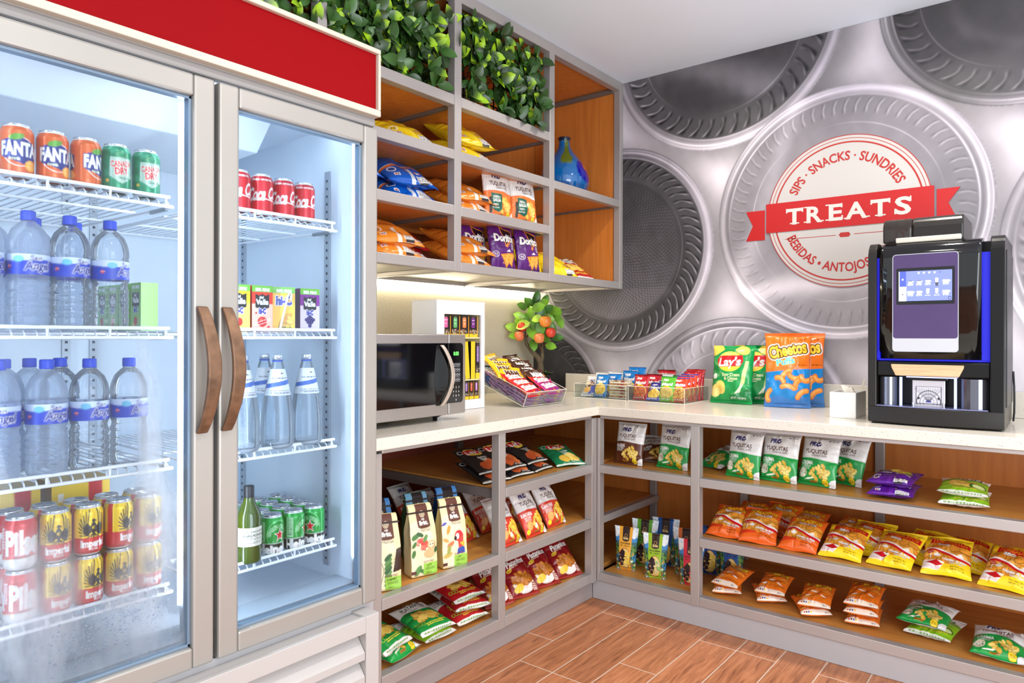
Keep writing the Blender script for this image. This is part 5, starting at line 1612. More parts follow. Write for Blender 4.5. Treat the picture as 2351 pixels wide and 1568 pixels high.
def skit(base, lo):
    a = Art(.72, base)
    a.text('Skittles', .50, .42, .25, WHT, bold=.05, width=.80, rot=.08)
    q = random.Random(3)
    for k in range(12): c = q.choice([(236, 200, 40), (90, 180, 60), (240, 130, 40), (120, 50, 140), (214, 40, 44)]); x, y = q.uniform(.08, .95), q.uniform(.04, .22); a.ell(x, y, .05, .046, np.array(c)*.75); a.ell(x, y, .042, .04, c)
    a.band(lambda x: .58 + .05*x, lambda x: .64 + .05*x, lo); a.rect(0, 0, .03, .72, lo); a.rect(.97, 0, 1, .72, lo)
    return a
def nuts(base, base2, title, nutc, foot):
    H = 1.62
    a = Art(H, base)
    pro(a, .40, 1.36, .13, WHT, base)
    a.text(title, .50, 1.10, .20, WHT, bold=.04, shear=.2, width=.74, rot=.06, outline=base2, ow=.04); a.lines_of_print(.3, .98, .7, 1, .05, WHT, h=.025)
    a.ell(.5, .55, .44, .42, YEL); a.ell(.5, .52, .42, .39, nutc[0]); a.chips(.5, .55, .36, .32, 60, nutc, .085, seed=2, squash=.8)
    a.rect(0, 0, 1, .20, foot); 
    for k in range(6): a.ell(.12 + .13*k, .13, .045, .045, WHT, ring=.5)
    a.rect(0, H*.95, 1, H, base2)
    return a
def silver_mix():
    H = 1.62
    a = Art(H, (206, 202, 196)); a.rect(0, H*.72, 1, H, (226, 224, 222)); a.chips(.45, .82, .36, .26, 26, [(150, 100, 60), (190, 140, 90), (110, 66, 40), (226, 190, 120)], .09, seed=3); a.poly([(.45, .1), (1, .3), (1, .9), (.55, .72)], (66, 84, 180)); a.ell(.34, .42, .24, .2, (232, 170, 80)); a.rect(0, 0, 1, .14, (236, 236, 240)); a.lines_of_print(.15, .09, .85, 1, .05, (40, 50, 110), h=.04); a.text('MIX', .5, 1.2, .18, (60, 70, 150), bold=.03, width=.36)
    return a

# ---------------------------------------------------------------- pillow bags
BAGM = col_mat('printed_film', rough=.25, spec=.5, bump=.12, bscale=45)
FOILM = col_mat('matte_printed_film', rough=.5, spec=.35, bump=.12, bscale=45)
def bag_meshes(kind, w, h, t, art, back, seed=1, seal=.045, pinch=.07, crumple=1.0, nx=96, material=None, sit=0.0, taper=1.0):
    H = h / w
    ny = int(min(150, max(50, nx * H * .95)))
    nb = 30
    rs = np.random.RandomState(seed)
    v = np.linspace(0, 1, ny)
    e = np.clip((v - seal) / (1 - 2*seal), 0, 1)
    prof = np.clip(4 * e * (1 - e), 0, 1) ** .42
    if sit: prof = prof * (1 + sit * (0.5 - e) * 1.6 * np.sin(np.pi * e) ** .3)
    uf = np.linspace(-1, 1, nx); ub = np.linspace(1, -1, nb + 2)[1:-1]
    U = np.concatenate([uf, ub])[None, :].repeat(ny, 0)
    isf = np.concatenate([np.ones(nx), np.zeros(nb)])[None, :].repeat(ny, 0) > 0
    Vv = v[:, None].repeat(nx + nb, 1)
    Pf = prof[:, None]
    aW = w/2 * (1 - pinch * Pf ** 1.5)
    bT = np.maximum(t/2 * Pf, .0006)
    ed = (1 - np.abs(U) ** 2.6) ** .58
    # crumples: long folds running out of the seals, dimples along the sides
    d0 = np.minimum(Vv, 1 - Vv)
    fold = np.zeros_like(U)
    for k in range(9):
        u0 = rs.uniform(-1, 1); wd = rs.uniform(.05, .14); top = rs.rand() > .5; ln = rs.uniform(.10, .30); sl = rs.uniform(-.5, .5)
        dist = (1 - Vv) if top else Vv
        fold += rs.choice([-1, 1]) * rs.uniform(.4, 1) * np.exp(-((U - u0 - sl * dist) / wd) ** 2) * np.exp(-(dist / ln) ** 2)
    for k in range(6):
        a = rs.uniform(-1, 1); sd = rs.choice([-1, 1]); vy = rs.uniform(.15, .85)
        fold -= .8 * np.exp(-((Vv - vy - .1*a*(U - sd)) / .03) ** 2) * np.exp(-((U - sd) / .35) ** 2)
    for k in range(5):
        a = rs.uniform(0, 3.1); f = rs.uniform(5, 12)
        fold += .16 * np.sin(f * (U * math.cos(a) + Vv * H * 2 * math.sin(a)) + rs.uniform(0, 6))
    fold *= .0060 * crumple * np.clip(Pf * 1.6, 0, 1) * (t / .05) ** .6
    Y = np.where(isf, -1, 1) * (bT * ed) - np.where(isf, fold, -fold * .7) * ed
    X = aW * U * (taper + (1 - taper) * Vv)
    Zz = h * Vv.copy()
    # seals: corrugated and slightly wavy
    inseal = (1 - np.clip(d0 / seal, 0, 1))
    wav = .0035 * crumple * np.sin(U * rs.uniform(2, 4) + rs.uniform(0, 6)) * (inseal > 0) + .0006 * np.sin(Vv * h * 2400) * (inseal > 0)
    bend = .010 * crumple * rs.uniform(-1, 1) * np.clip(1 - (1 - Vv) / .10, 0, 1) ** 2
    Y = Y + wav * inseal + bend
    V3 = np.stack([X, Y, Zz], -1).reshape(-1, 3)
    Cf = art.sample(np.clip(U * .5 + .5, 0, .9999), np.clip(Vv, 0, .9999))
    C = np.where(isf[..., None], Cf, lin(back)[None, None]).reshape(-1, 3)
    n = nx + nb
    i0 = max(1, int(round(seal * (ny - 1)))); i1 = ny - 1 - i0
    out = []
    for (nm, a, b) in ((kind, i0, i1), ('bottom_seal', 0, i0), ('top_seal', i1, ny - 1)):
        sl = slice(a * n, (b + 1) * n)
        out.append(np_mesh(nm, V3[sl], grid_faces(b - a + 1, n, True), C[sl], material or BAGM))
    return out, V3

BAGS = {}
def kind(key, name, w, h, t, art, back, n=1, **k):
    BAGS[key] = (name, [bag_meshes(name, w, h, t, art, back, seed=len(BAGS) * 7 + i + 1, **k) for i in range(n)])
_cnt = {}
def put(key, x, y, z, yaw, lean, label, cat='snack bag', group=None, roll=0, flip=False, seals=True, scale=1.0):
    """rests a bag on height z at (x, y); yaw 0 faces -y, yaw 90 faces +x; lean 90 lies face up with its top to the back"""
    name, var = BAGS[key]
    i = _cnt.get(key, 0); _cnt[key] = i + 1
    meshes, V3 = var[i % len(var)]
    R = Matrix.Rotation(math.radians(yaw), 3, 'Z') @ Matrix.Rotation(math.radians(-lean), 3, 'X') @ Matrix.Rotation(math.radians(roll), 3, 'Y')
    if flip: R = R @ Matrix.Rotation(math.pi, 3, 'Z')
    Rn = np.array(R)
    zz = (V3 @ Rn.T)[:, 2] * scale
    o = bpy.data.objects.new(name, meshes[0]); COL.objects.link(o)
    o.rotation_euler = R.to_euler(); o.scale = (scale,) * 3
    o.location = (x, y, z - zz.min() + .0006)
    tag(o, label, cat, group)
    if seals:
        for m, nm in ((meshes[1], 'bottom_seal'), (meshes[2], 'top_seal')):
            c = bpy.data.objects.new(nm, m); COL.objects.link(c); c.parent = o
    return o

kind('yc', 'cassava_chip_bag', .166, .206, .055, yuq((28, 150, 66), 'CREMA', 'Y CEBOLLA', 'onion'), (206, 204, 204), n=3)
kind('ys', 'cassava_chip_bag', .160, .200, .055, yuq((92, 48, 30), 'SALADAS', 'SALTED'), (206, 204, 204), n=2)
kind('yr', 'cassava_chip_bag', .148, .215, .060, yuq((206, 62, 42), 'RANCHERAS', 'RANCHERO', 'ranch'), (196, 190, 186), n=3)
kind('ysal', 'cassava_chip_bag', .185, .250, .060, yuq((228, 116, 50), '', '', 'salsa'), (206, 200, 196), n=2)
kind('to', 'tortilla_chip_bag', .155, .205, .055, toread((222, 96, 32), (196, 60, 30), 'Nacho & Chilli', (120, 20, 16)), (196, 84, 30), n=3)
kind('ty', 'tortilla_chip_bag', .160, .205, .055, toread((242, 208, 36), (226, 190, 30), 'BBQ', (96, 12, 16), True), (222, 186, 30), n=3)
kind('lbig', 'potato_chip_bag', .215, .290, .075, lays((20, 148, 72), (16, 120, 60), 'Sour Cream', '& Onion'), (18, 130, 64), n=2, crumple=1.2)
kind('lblk', 'potato_chip_bag', .165, .205, .040, lays((30, 27, 28), (20, 18, 20), 'Barbecue', 'Flavored', False), (40, 36, 38), n=3)
kind('lgrn', 'potato_chip_bag', .165, .215, .045, lays((18, 116, 72), (14, 96, 60), 'Sour Cream', '& Onion', False), (16, 104, 64))
kind('chp', 'cheese_puff_bag', .208, .350, .080, cheetos_puffs(), (30, 120, 190), n=2, crumple=1.2)
kind('chs', 'cheese_snack_bag', .124, .168, .044, cheetos_small(), (214, 104, 34), n=3)
kind('dor', 'tortilla_chip_bag', .178, .250, .060, doritos(), (70, 22, 92), n=2)
kind('pur', 'plantain_chip_bag', .158, .200, .046, purple(), (84, 26, 130), n=2)
kind('lim', 'plantain_chip_bag', .158, .200, .042, lime(), (224, 220, 216), n=2)
kind('plr', 'plantain_chip_bag', .165, .215, .046, platan((176, 26, 34)), (214, 206, 200), n=2)
kind('plg', 'plantain_chip_bag', .165, .215, .046, platan((28, 140, 62)), (214, 206, 200), n=2)
kind('plb', 'plantain_chip_bag', .155, .215, .060, platano_bowl(), (120, 24, 28), n=3)
kind('bblu', 'large_snack_bag', .255, .300, .085, plain_back((10, 88, 186), (20, 40, 110), (206, 212, 222), [(240, 60, 60), (240, 200, 40), WHT, (230, 120, 40)], swoosh=(238, 116, 46), seed=2), (10, 78, 170), n=2, pinch=.10, crumple=1.4)
kind('bora', 'large_snack_bag', .250, .290, .080, plain_back((232, 138, 46), (150, 70, 20), (236, 226, 214), [(90, 60, 30), (200, 60, 40)], seed=4), (222, 124, 40), n=2, pinch=.10, crumple=1.4)
kind('byel', 'large_snack_bag', .250, .290, .085, plain_back((240, 206, 34), (190, 140, 20), (246, 216, 60), [(200, 50, 40)], nut=[(196, 140, 80), (176, 116, 60)], seed=6), (232, 196, 36), n=2, pinch=.10, crumple=1.4)
kind('bred', 'large_snack_bag', .250, .290, .080, plain_back((158, 18, 28), (90, 10, 16), (190, 40, 46), [(230, 180, 40)], seed=8), (150, 18, 26), n=2, pinch=.10, crumple=1.4)
kind('bpur', 'snack_packet', .12, .15, .035, plain_back((58, 18, 84), (230, 220, 60), (90, 40, 120), [(240, 220, 60)], seed=9), (58, 18, 84), nx=40)
for kk, c, fr in (('cy', (232, 166, 56), None), ('cl', (150, 186, 36), [(226, 206, 150), (150, 190, 110), (206, 150, 90)]), ('cg', (92, 158, 40), None), ('co', (206, 104, 44), None), ('cr', (222, 44, 66), [(232, 96, 80), (150, 180, 80)]), ('cb', (24, 76, 150), None)):
    kind(kk, 'chocolate_pouch', .124, .205, .042, choco(c, fruit=fr), tuple(int(q*.9) for q in c), seal=.035, pinch=.05, crumple=.5, sit=.8, nx=80, material=FOILM, taper=.80)
# ---------------------------------------------------------------- gusseted coffee bags
def gusset_bag(name, w, h, d, art, side, seed):
    rs = np.random.RandomState(seed)
    ny = 110; nf, ns = 64, 12
    v = np.linspace(0, 1, ny)
    dep = np.interp(v, [0, .03, .5, .68, .86, .90, 1], [d*.86, d, d*.96, d*.80, .016, .011, .010])
    wid = np.interp(v, [0, .03, .6, .86, 1], [w*.95, w, w, w*.94, w*.90])
    uf = np.linspace(-1, 1, nf); us = np.linspace(-1, 1, ns + 2)[1:-1]
    X = np.concatenate([np.outer(wid/2, uf), np.outer(wid/2, np.ones(ns)), np.outer(wid/2, uf[::-1]), np.outer(-wid/2, np.ones(ns))], 1)
    bul = .005 * np.outer(np.sin(np.pi*np.clip(v/.9, 0, 1)), 1 - uf**2)
    gus = .006 * np.outer(np.clip((v-.2)/.6, 0, 1) * (v < .97), 1 - np.abs(us))
    Y = np.concatenate([-dep[:, None]/2 - bul, np.outer(dep/2, us), dep[:, None]/2 + bul, np.outer(dep/2, us[::-1])], 1)
    X[:, nf:nf+ns] -= gus; X[:, 2*nf+ns:] += gus
    Z = (v * h)[:, None].repeat(X.shape[1], 1)
    cr = np.zeros_like(Z)
    U = X / (w/2); Vn = v[:, None]
    for k in range(14):
        a = rs.uniform(0, 3.1); f = rs.uniform(4, 14)
        cr += np.sin(f*(U*math.cos(a) + Vn*2.4*math.sin(a)) + rs.uniform(0, 6)) * rs.uniform(.2, 1)
    Y = Y + .0006 * cr * np.clip(dep[:, None]/d, 0, 1)
    Y = Y + .012 * (np.clip((v - .93)/.07, 0, 1)[:, None] ** 1.5)
    n = X.shape[1]
    C = np.empty((ny, n, 3)); C[:] = lin(side)
    C[:, :nf] = art.sample(np.clip(uf*.5+.5, 0, .999)[None].repeat(ny, 0), np.clip(Vn.repeat(nf, 1), 0, .999))
    V = np.stack([X, Y, Z], -1).reshape(-1, 3); F = grid_faces(ny, n, True)
    return np_mesh(name, V, F, C.reshape(-1, 3), FOILM)
CBAG = [gusset_bag('coffee_bag', .104, .252, .062, coffee(k), ((224, 206, 150), (222, 208, 160), (214, 190, 120), (30, 70, 130), (70, 110, 70))[k], 20 + k) for k in range(5)]
_mb = MB()
_mb.box(-.051, -.0085, .2215, .051, -.0068, .2275); _mb.box(-.051, .0068, .2215, .051, .0085, .2275); _mb.box(-.0525, -.0085, .2215, -.051, .0085, .2275); _mb.box(.051, -.0085, .2215, .0525, .0085, .2275)
_tie = _mb.build('tin_tie', mat('dark_tie', (44, 26, 22), rough=.5)); TIE = _tie.data; bpy.data.objects.remove(_tie)
def coffee_bag(k, x, y, z, yaw, label, lean=3):
    o = bpy.data.objects.new('coffee_bag', CBAG[k]); COL.objects.link(o)
    o.location = (x, y, z + .0016); o.rotation_euler = (math.radians(-lean), 0, math.radians(yaw))
    tag(o, label, 'coffee bag', 'coffee bags on the left base shelf')
    c = bpy.data.objects.new('tin_tie', TIE); COL.objects.link(c); c.parent = o

# ---------------------------------------------------------------- drink cans
def can_art(k):
    H = .56
    if k == 'fanta':
        a = Art(H, (216, 96, 30))
        for cx in (.5, .02):
            a.ell(cx, .27, .165, .17, WHT, ring=.05)
            a.poly([(cx-.17, .20), (cx-.15, .40), (cx+.02, .43), (cx+.19, .36), (cx+.18, .20), (cx+.06, .12)], (40, 46, 130))
            a.ell(cx-.03, .435, .075, .035, (96, 158, 50), .3)
            a.text('FANTA', cx, .305, .15, WHT, bold=.05, width=.38, outline=(40, 46, 130), ow=.03); a.text('naranja', cx-.05, .19, .035, (230, 240, 200), width=.10)
            a.ell(cx+.12, .12, .075, .065, (246, 166, 50)); a.ell(cx+.12, .125, .06, .05, (252, 196, 96)); a.line([(cx+.06, .125), (cx+.18, .125)], .008, (246, 166, 50)); a.line([(cx+.12, .08), (cx+.12, .17)], .008, (246, 166, 50))
    elif k == 'ginger':
        a = Art(H, (28, 138, 96)); a.speckle(60, [(22, 124, 84), (50, 158, 116)], .05, (0, 0, 1, H))
        for cx in (.5, 0.0, 1.0):
            a.poly([(cx-.13, .42), (cx+.13, .42), (cx+.14, .18), (cx, .09), (cx-.14, .18)], (176, 206, 190)); a.ell(cx, .455, .07, .03, (96, 160, 110), ring=.3)
            a.text('CANADA', cx, .34, .075, (214, 60, 60), bold=.04, width=.25, rot=.10, outline=(236, 236, 226), ow=.04); a.text('DRY', cx, .25, .085, (214, 60, 60), bold=.05, width=.16, rot=.10, outline=(236, 236, 226), ow=.04)
            a.text('Ginger Ale', cx+.03, .165, .04, (30, 110, 70), width=.15, shear=.3)
            for d in (-.16, .16): a.ell(cx+d, .12+.08*(d > 0), .02, .02, (240, 200, 90))
    elif k == 'cola':
        a = Art(H, (206, 26, 34))
        a.rect(0, .475, 1, H, (180, 18, 28))
        for cx in (.46, .96, -.04):
            a.text('SABOR ORIGINAL', cx, .505, .032, WHT, bold=.02, width=.30)
            a.text('Coca', cx-.08, .29, .19, WHT, bold=.03, shear=.25, width=.27, rot=.05); a.text('Cola', cx+.21, .32, .18, WHT, bold=.03, shear=.25, width=.24, rot=.05)
            a.line([(cx-.22, .22), (cx-.08, .20), (cx+.04, .215), (cx+.18, .20)], .016, WHT)
    elif k == 'imperial':
        a = Art(H, (246, 206, 24)); a.band(lambda x: 0*x, lambda x: .205 + 0*x, (206, 36, 36))
        for cx in (.5, 0, 1):
            for j in range(26):
                t = math.pi * j / 25; a.line([(cx + .06*math.cos(t), .33 + .06*math.sin(t)), (cx + .17*math.cos(t), .33 + .19*math.sin(t))], .004, (206, 160, 20))
            B = (34, 30, 28)
            for s_ in (-1, 1):
                for j in range(8):
                    t0 = -.55 + .255*j
                    tip = (cx + s_*.165*math.cos(t0)*(1 - .03*j), .315 + .155*math.sin(t0) + .012*j)
                    mid = (cx + s_*.095*math.cos(t0 - .35), .300 + .085*math.sin(t0 - .35))
                    a.line([(cx + s_*.02, .305), mid], .022, B); a.line([mid, tip], .013, B)
            a.ell(cx, .32, .035, .07, B); a.ell(cx, .41, .018, .022, B); a.poly([(cx+.01, .42), (cx+.045, .405), (cx+.012, .398)], B)
            for j in range(5): a.line([(cx, .26), (cx + .03*(j-2), .205)], .013, B)
            a.text('IC', cx, .325, .035, (246, 206, 24), bold=.03, width=.03)
            a.text('Imperial', cx, .135, .085, WHT, bold=.05, width=.27); a.text('ORIGINAL', cx, .065, .024, WHT, width=.11)
        a.rect(.22, 0, .28, H, (206, 36, 36)); a.rect(.72, 0, .78, H, (206, 36, 36))
    elif k == 'pils':
        a = Art(H, (206, 40, 38)); a.band(lambda x: 0*x, lambda x: .10 + .05*x, (226, 222, 218)); a.band(lambda x: .10+.05*x, lambda x: .106+.05*x, (200, 160, 60))
        for cx in (.5, 0, 1):
            a.text('Pilsen', cx+.04, .31, .27, (240, 236, 234), bold=.05, width=.44); a.text('DESDE 1888', cx-.02, .135, .026, (70, 60, 60), width=.16)
            for j in range(7):
                for s_ in (-1, 1): a.ell(cx-.22 + s_*.014, .25+.035*j, .018, .009, (240, 236, 234), s_*.8)
    else:
        a = Art(H, (34, 150, 56)); a.rect(0, .0, 1, .175, (34, 46, 30)); a.rect(0, .175, 1, .182, (226, 230, 226))
        for cx in (.5, 0, 1):
            a.ell(cx, .30, .17, .22, (120, 200, 130), ring=.06); a.rect(cx-.2, 0, cx+.2, .175, (34, 46, 30)); a.rect(cx-.2, .175, cx+.2, .182, (226, 230, 226))
            a.text('HEINEKEN ORIGINAL', cx, .425, .062, (170, 224, 170), bold=.03, arc=.145, width=.46)
            P = []
            for j in range(10):
                r = .098 if j % 2 == 0 else .040; t = math.pi/2 + j*math.pi/5; P.append((cx + .02 + r*.95*math.cos(t), .295 + r*1.15*math.sin(t)))
            Q = [(cx + .02 + (x-cx-.02)*.76, .295 + (y-.295)*.76) for x, y in P]
            a.poly(P, (236, 236, 230)); a.poly(Q, (214, 34, 30))
            (a.text('Heineken', cx, .095, .13, WHT, bold=.06, width=.66) if cx == .5 else None); a.text('EST. 1873', cx-.05, .205, .02, (200, 230, 200), width=.07)
        a.rect(.20, .2, .30, .5, (170, 220, 170)); a.lines_of_print(.21, .48, .29, 10, .027, (40, 120, 60), h=.01)
        a.rect(.25, 0, .30, .175, (226, 228, 226))
    return a
CANM = col_mat('printed_can', rough=.28, spec=.6, metal=.25)
ALU = mat('bare_aluminium', (200, 202, 206), rough=.25, metal=.9)
CAN_R, CAN_H = .0331, .1215
def can_meshes(k):
    prof = [(.0235, .0), (.0262, .0015), (.0295, .006), (.0325, .012), (CAN_R, .018), (CAN_R, .100), (.0325, .104), (.0300, .110), (.0275, .1155), (.0268, .1165)]
    P = [(r, z) for (r, z) in prof]
    D = []
    for (r0, z0), (r1, z1) in zip(P[:-1], P[1:]):
        m_ = 46 if z1 - z0 > .05 else 4
        for j in range(m_): D.append((r0 + (r1-r0)*j/m_, z0 + (z1-z0)*j/m_))
    D.append(P[-1]); D = np.array(D)
    n = 150
    th = np.linspace(0, 2*np.pi, n, endpoint=False)
    V = np.stack([np.outer(D[:, 0], np.sin(th)), np.outer(D[:, 0], np.cos(th)), np.repeat(D[:, 1][:, None], n, 1)], -1).reshape(-1, 3)
    V[:, 0] *= -1                                                  # print centre (u .5) faces -y
    u = (th / (2*np.pi)); Un = np.repeat((u)[None], len(D), 0); vn = np.clip((D[:, 1] - .004) / .110, 0, .999)
    a = can_art(k)
    C = a.sample(np.clip(Un, 0, .999), np.repeat(vn[:, None], n, 1))
    al = lin((206, 208, 210))
    C[(D[:, 1] < .0055)] = al; C[D[:, 1] > .1135] = al
    body = np_mesh('drink_can', V, grid_faces(len(D), n, True)[:, ::-1], C.reshape(-1, 3), CANM)
    return body
_mb = MB(); _mb.lathe([(.0268, .1162), (.0272, .1195), (.0262, .1212), (.0248, .1205), (.0238, .1172), (.0, .1172)], 40); _o = _mb.build('lid', ALU); LID = _o.data; bpy.data.objects.remove(_o)
_mb = MB()
_mb.prism([(.006*math.cos(t) , -.006 + .010*math.sin(t)) for t in [2*math.pi*k/14 for k in range(14)]], .0012, lambda u, v, w: (u, v, .1176 + w)); _o = _mb.build('pull_tab', mat('tab_alu', (176, 178, 182), rough=.3, metal=.9)); TAB = _o.data; bpy.data.objects.remove(_o)
CANS = {k: can_meshes(k) for k in ('fanta', 'ginger', 'cola', 'imperial', 'pils', 'heineken')}
def can(k, x, y, z, yaw, label, group):
    o = bpy.data.objects.new('drink_can', CANS[k]); COL.objects.link(o)
    o.location = (x, y, z); o.rotation_euler = (0, 0, math.radians(yaw)); tag(o, label, 'can', group)
    l = bpy.data.objects.new('lid', LID); COL.objects.link(l); l.parent = o
    t = bpy.data.objects.new('pull_tab', TAB); COL.objects.link(t); t.parent = l
    return o

# ---------------------------------------------------------------- bottles
def lathe_mesh(name, prof, n, m, sub=1):
    D = []
    for (r0, z0), (r1, z1) in zip(prof[:-1], prof[1:]):
        for j in range(sub): D.append((r0 + (r1-r0)*j/sub, z0 + (z1-z0)*j/sub))
    D.append(prof[-1])
    mb = MB(); mb.lathe(D, n); o = mb.build(name, m); me = o.data; bpy.data.objects.remove(o); return me
def sleeve(name, r, z0, z1, art, n=110, m=None, arc=1.0, taper=None):
    nz = max(12, int(n * (z1-z0) / (2*math.pi*r*arc)))
    t = np.linspace(-math.pi*arc, math.pi*arc, n); zz = np.linspace(0, 1, nz)
    T, Z = np.meshgrid(t, zz)
    rr = r if taper is None else np.interp(z0 + Z*(z1-z0), *zip(*taper))
    V = np.stack([rr*np.sin(T), -rr*np.cos(T), z0 + Z*(z1-z0)], -1).reshape(-1, 3)
    C = art.sample((T/(2*math.pi*arc)+.5).clip(0, .999), Z.clip(0, .999)).reshape(-1, 3)
    return np_mesh(name, V, grid_faces(nz, n), C, m or col_mat('bottle_label_print', rough=.4))
PET = clear_mat('clear_pet_with_water', (245, 249, 253), gloss=.12, haze=.07, hazecol=(232, 241, 253), edge=.50, rough=.05)
PETMIST = clear_mat('misty_pet_with_water', (240, 246, 253), gloss=.06, haze=.26, hazecol=(228, 238, 253), edge=.45, rough=.12)
wp = [(.0, .004), (.030, .0), (.038, .004), (.0415, .014)]
for k in range(5):
    z = .022 + .017*k; wp += [(.0425, z), (.0425, z+.009), (.0400, z+.013)]
wp += [(.0385, .112), (.0425, .122), (.0425, .172), (.0410, .178), (.0430, .184), (.0425, .196), (.0395, .212), (.0320, .230), (.0200, .243), (.0135, .248), (.0125, .262), (.0, .262)]
W_BODY = [lathe_mesh('water_bottle', wp, 40, m, 2) for m in (PET, PETMIST)]
W_CAP = lathe_mesh('cap', [(.0, .272), (.0135, .272), (.0150, .270), (.0152, .252), (.0148, .250), (.0, .250)], 28, mat('blue_cap', (38, 70, 200), rough=.4))
a = Art(.22, (40, 66, 190))
a.band(lambda x: .155 + .012*np.sin(x*12.6), lambda x: .22 + 0*x, (206, 222, 246))
for cx in (.5, 0.04, .96):
    a.ell(cx-.10, .165, .040, .036, (110, 190, 226)); a.text('San', cx+.03, .18, .055, (24, 40, 150), bold=.02, width=.09, outline=WHT, ow=.03); a.text('Angel', cx+.05, .10, .095, (24, 40, 150), bold=.03, shear=.15, width=.20, rot=.05, outline=WHT, ow=.03); a.text('AGUA', cx+.12, .04, .02, WHT, width=.05)
    a.ell(cx-.18, .085, .018, .02, (226, 70, 80)); a.rect(cx-.20, .08, cx-.16, .09, WHT)
W_LABEL = sleeve('label', .0430, .124, .170, a)
def water(x, y, z, yaw, label, group, misty):
    o = bpy.data.objects.new('water_bottle', W_BODY[1 if misty else 0]); COL.objects.link(o)
    o.location = (x, y, z); o.rotation_euler = (0, 0, math.radians(yaw)); tag(o, label, 'bottle', group)
    for nm, me in (('cap', W_CAP), ('label', W_LABEL)):
        c = bpy.data.objects.new(nm, me); COL.objects.link(c); c.parent = o
GLW = clear_mat('frosty_clear_glass', (242, 248, 252), gloss=.12, haze=.22, hazecol=(226, 238, 250), edge=.5)
sp = [(.0, .003), (.036, .0), (.044, .004), (.0475, .014), (.0480, .06), (.0465, .10), (.0410, .145), (.0320, .19), (.0215, .235), (.0150, .258), (.0140, .262)]
S_BODY = lathe_mesh('sparkling_water_bottle', sp, 44, GLW, 2)
S_CAP = lathe_mesh('cap', [(.0, .278), (.0140, .278), (.0152, .276), (.0152, .262), (.0, .262)], 28, mat('silver_cap', (206, 212, 222), rough=.3, metal=.7))
S_RING = lathe_mesh('cap_ring', [(.0150, .2615), (.0158, .2615), (.0158, .2575), (.0150, .2575)], 28, mat('blue_ring', (60, 90, 190), rough=.4))
a = Art(.85, (214, 220, 226)); a.band(lambda x: .22 + .20*x, lambda x: .36 + .20*x, (70, 104, 184)); a.text('SAN BENEDETTO', .5, .55, .055, (40, 50, 90), bold=.02, width=.62); a.poly([(.44, .68), (.52, .74), (.60, .68), (.52, .70)], (30, 30, 40)); a.lines_of_print(.2, .14, .8, 2, .06, (60, 70, 110), h=.022); a.text('SPARKLING', .5, .06, .04, (60, 70, 110), width=.4)
S_LABEL = sleeve('label', .03, .158, .236, a, n=70, arc=.55, taper=[(.145, .0415), (.19, .0325), (.235, .0222), (.258, .0155)])
def sparkling(x, y, z, yaw, label, group):
    o = bpy.data.objects.new('sparkling_water_bottle', S_BODY); COL.objects.link(o)
    o.location = (x, y, z); o.rotation_euler = (0, 0, math.radians(yaw)); tag(o, label, 'bottle', group)
    for nm, me in (('cap', S_CAP), ('cap_ring', S_RING), ('label', S_LABEL)):
        c = bpy.data.objects.new(nm, me); COL.objects.link(c); c.parent = o
def wine(x, y, z, yaw):
    body = lathe_mesh('wine_bottle', [(.0, .004), (.028, .0), (.034, .004), (.0350, .012), (.0350, .125), (.033, .140), (.024, .160), (.0155, .178), (.0140, .192), (.0140, .205)], 40, mat('olive_bottle_glass', (62, 78, 18), rough=.06, spec=.7, coat=.4), 2)
    o = bpy.data.objects.new('wine_bottle', body); COL.objects.link(o); o.location = (x, y, z); o.rotation_euler = (0, 0, math.radians(yaw))
    tag(o, 'small green wine bottle with cream label on the lowest right fridge shelf', 'bottle')
    a = Art(.55, (226, 222, 206)); a.text('Les Jamelles', .5, .44, .06, (60, 60, 50), width=.5, shear=.2); a.text('CHARDONNAY', .5, .32, .075, (40, 44, 40), bold=.03, width=.66); a.lines_of_print(.3, .22, .7, 4, .045, (90, 90, 80), h=.016)
    c = link('label', sleeve('label', .0354, .052, .105, a, n=80, arc=.62)); c.parent = o; c.location = (0, 0, 0)
    c = link('cap', lathe_mesh('cap', [(.0, .220), (.0135, .220), (.0146, .218), (.0146, .178), (.0165, .172)], 28, mat('black_foil', (28, 26, 30), rough=.4))); c.parent = o; c.location = (0, 0, 0)
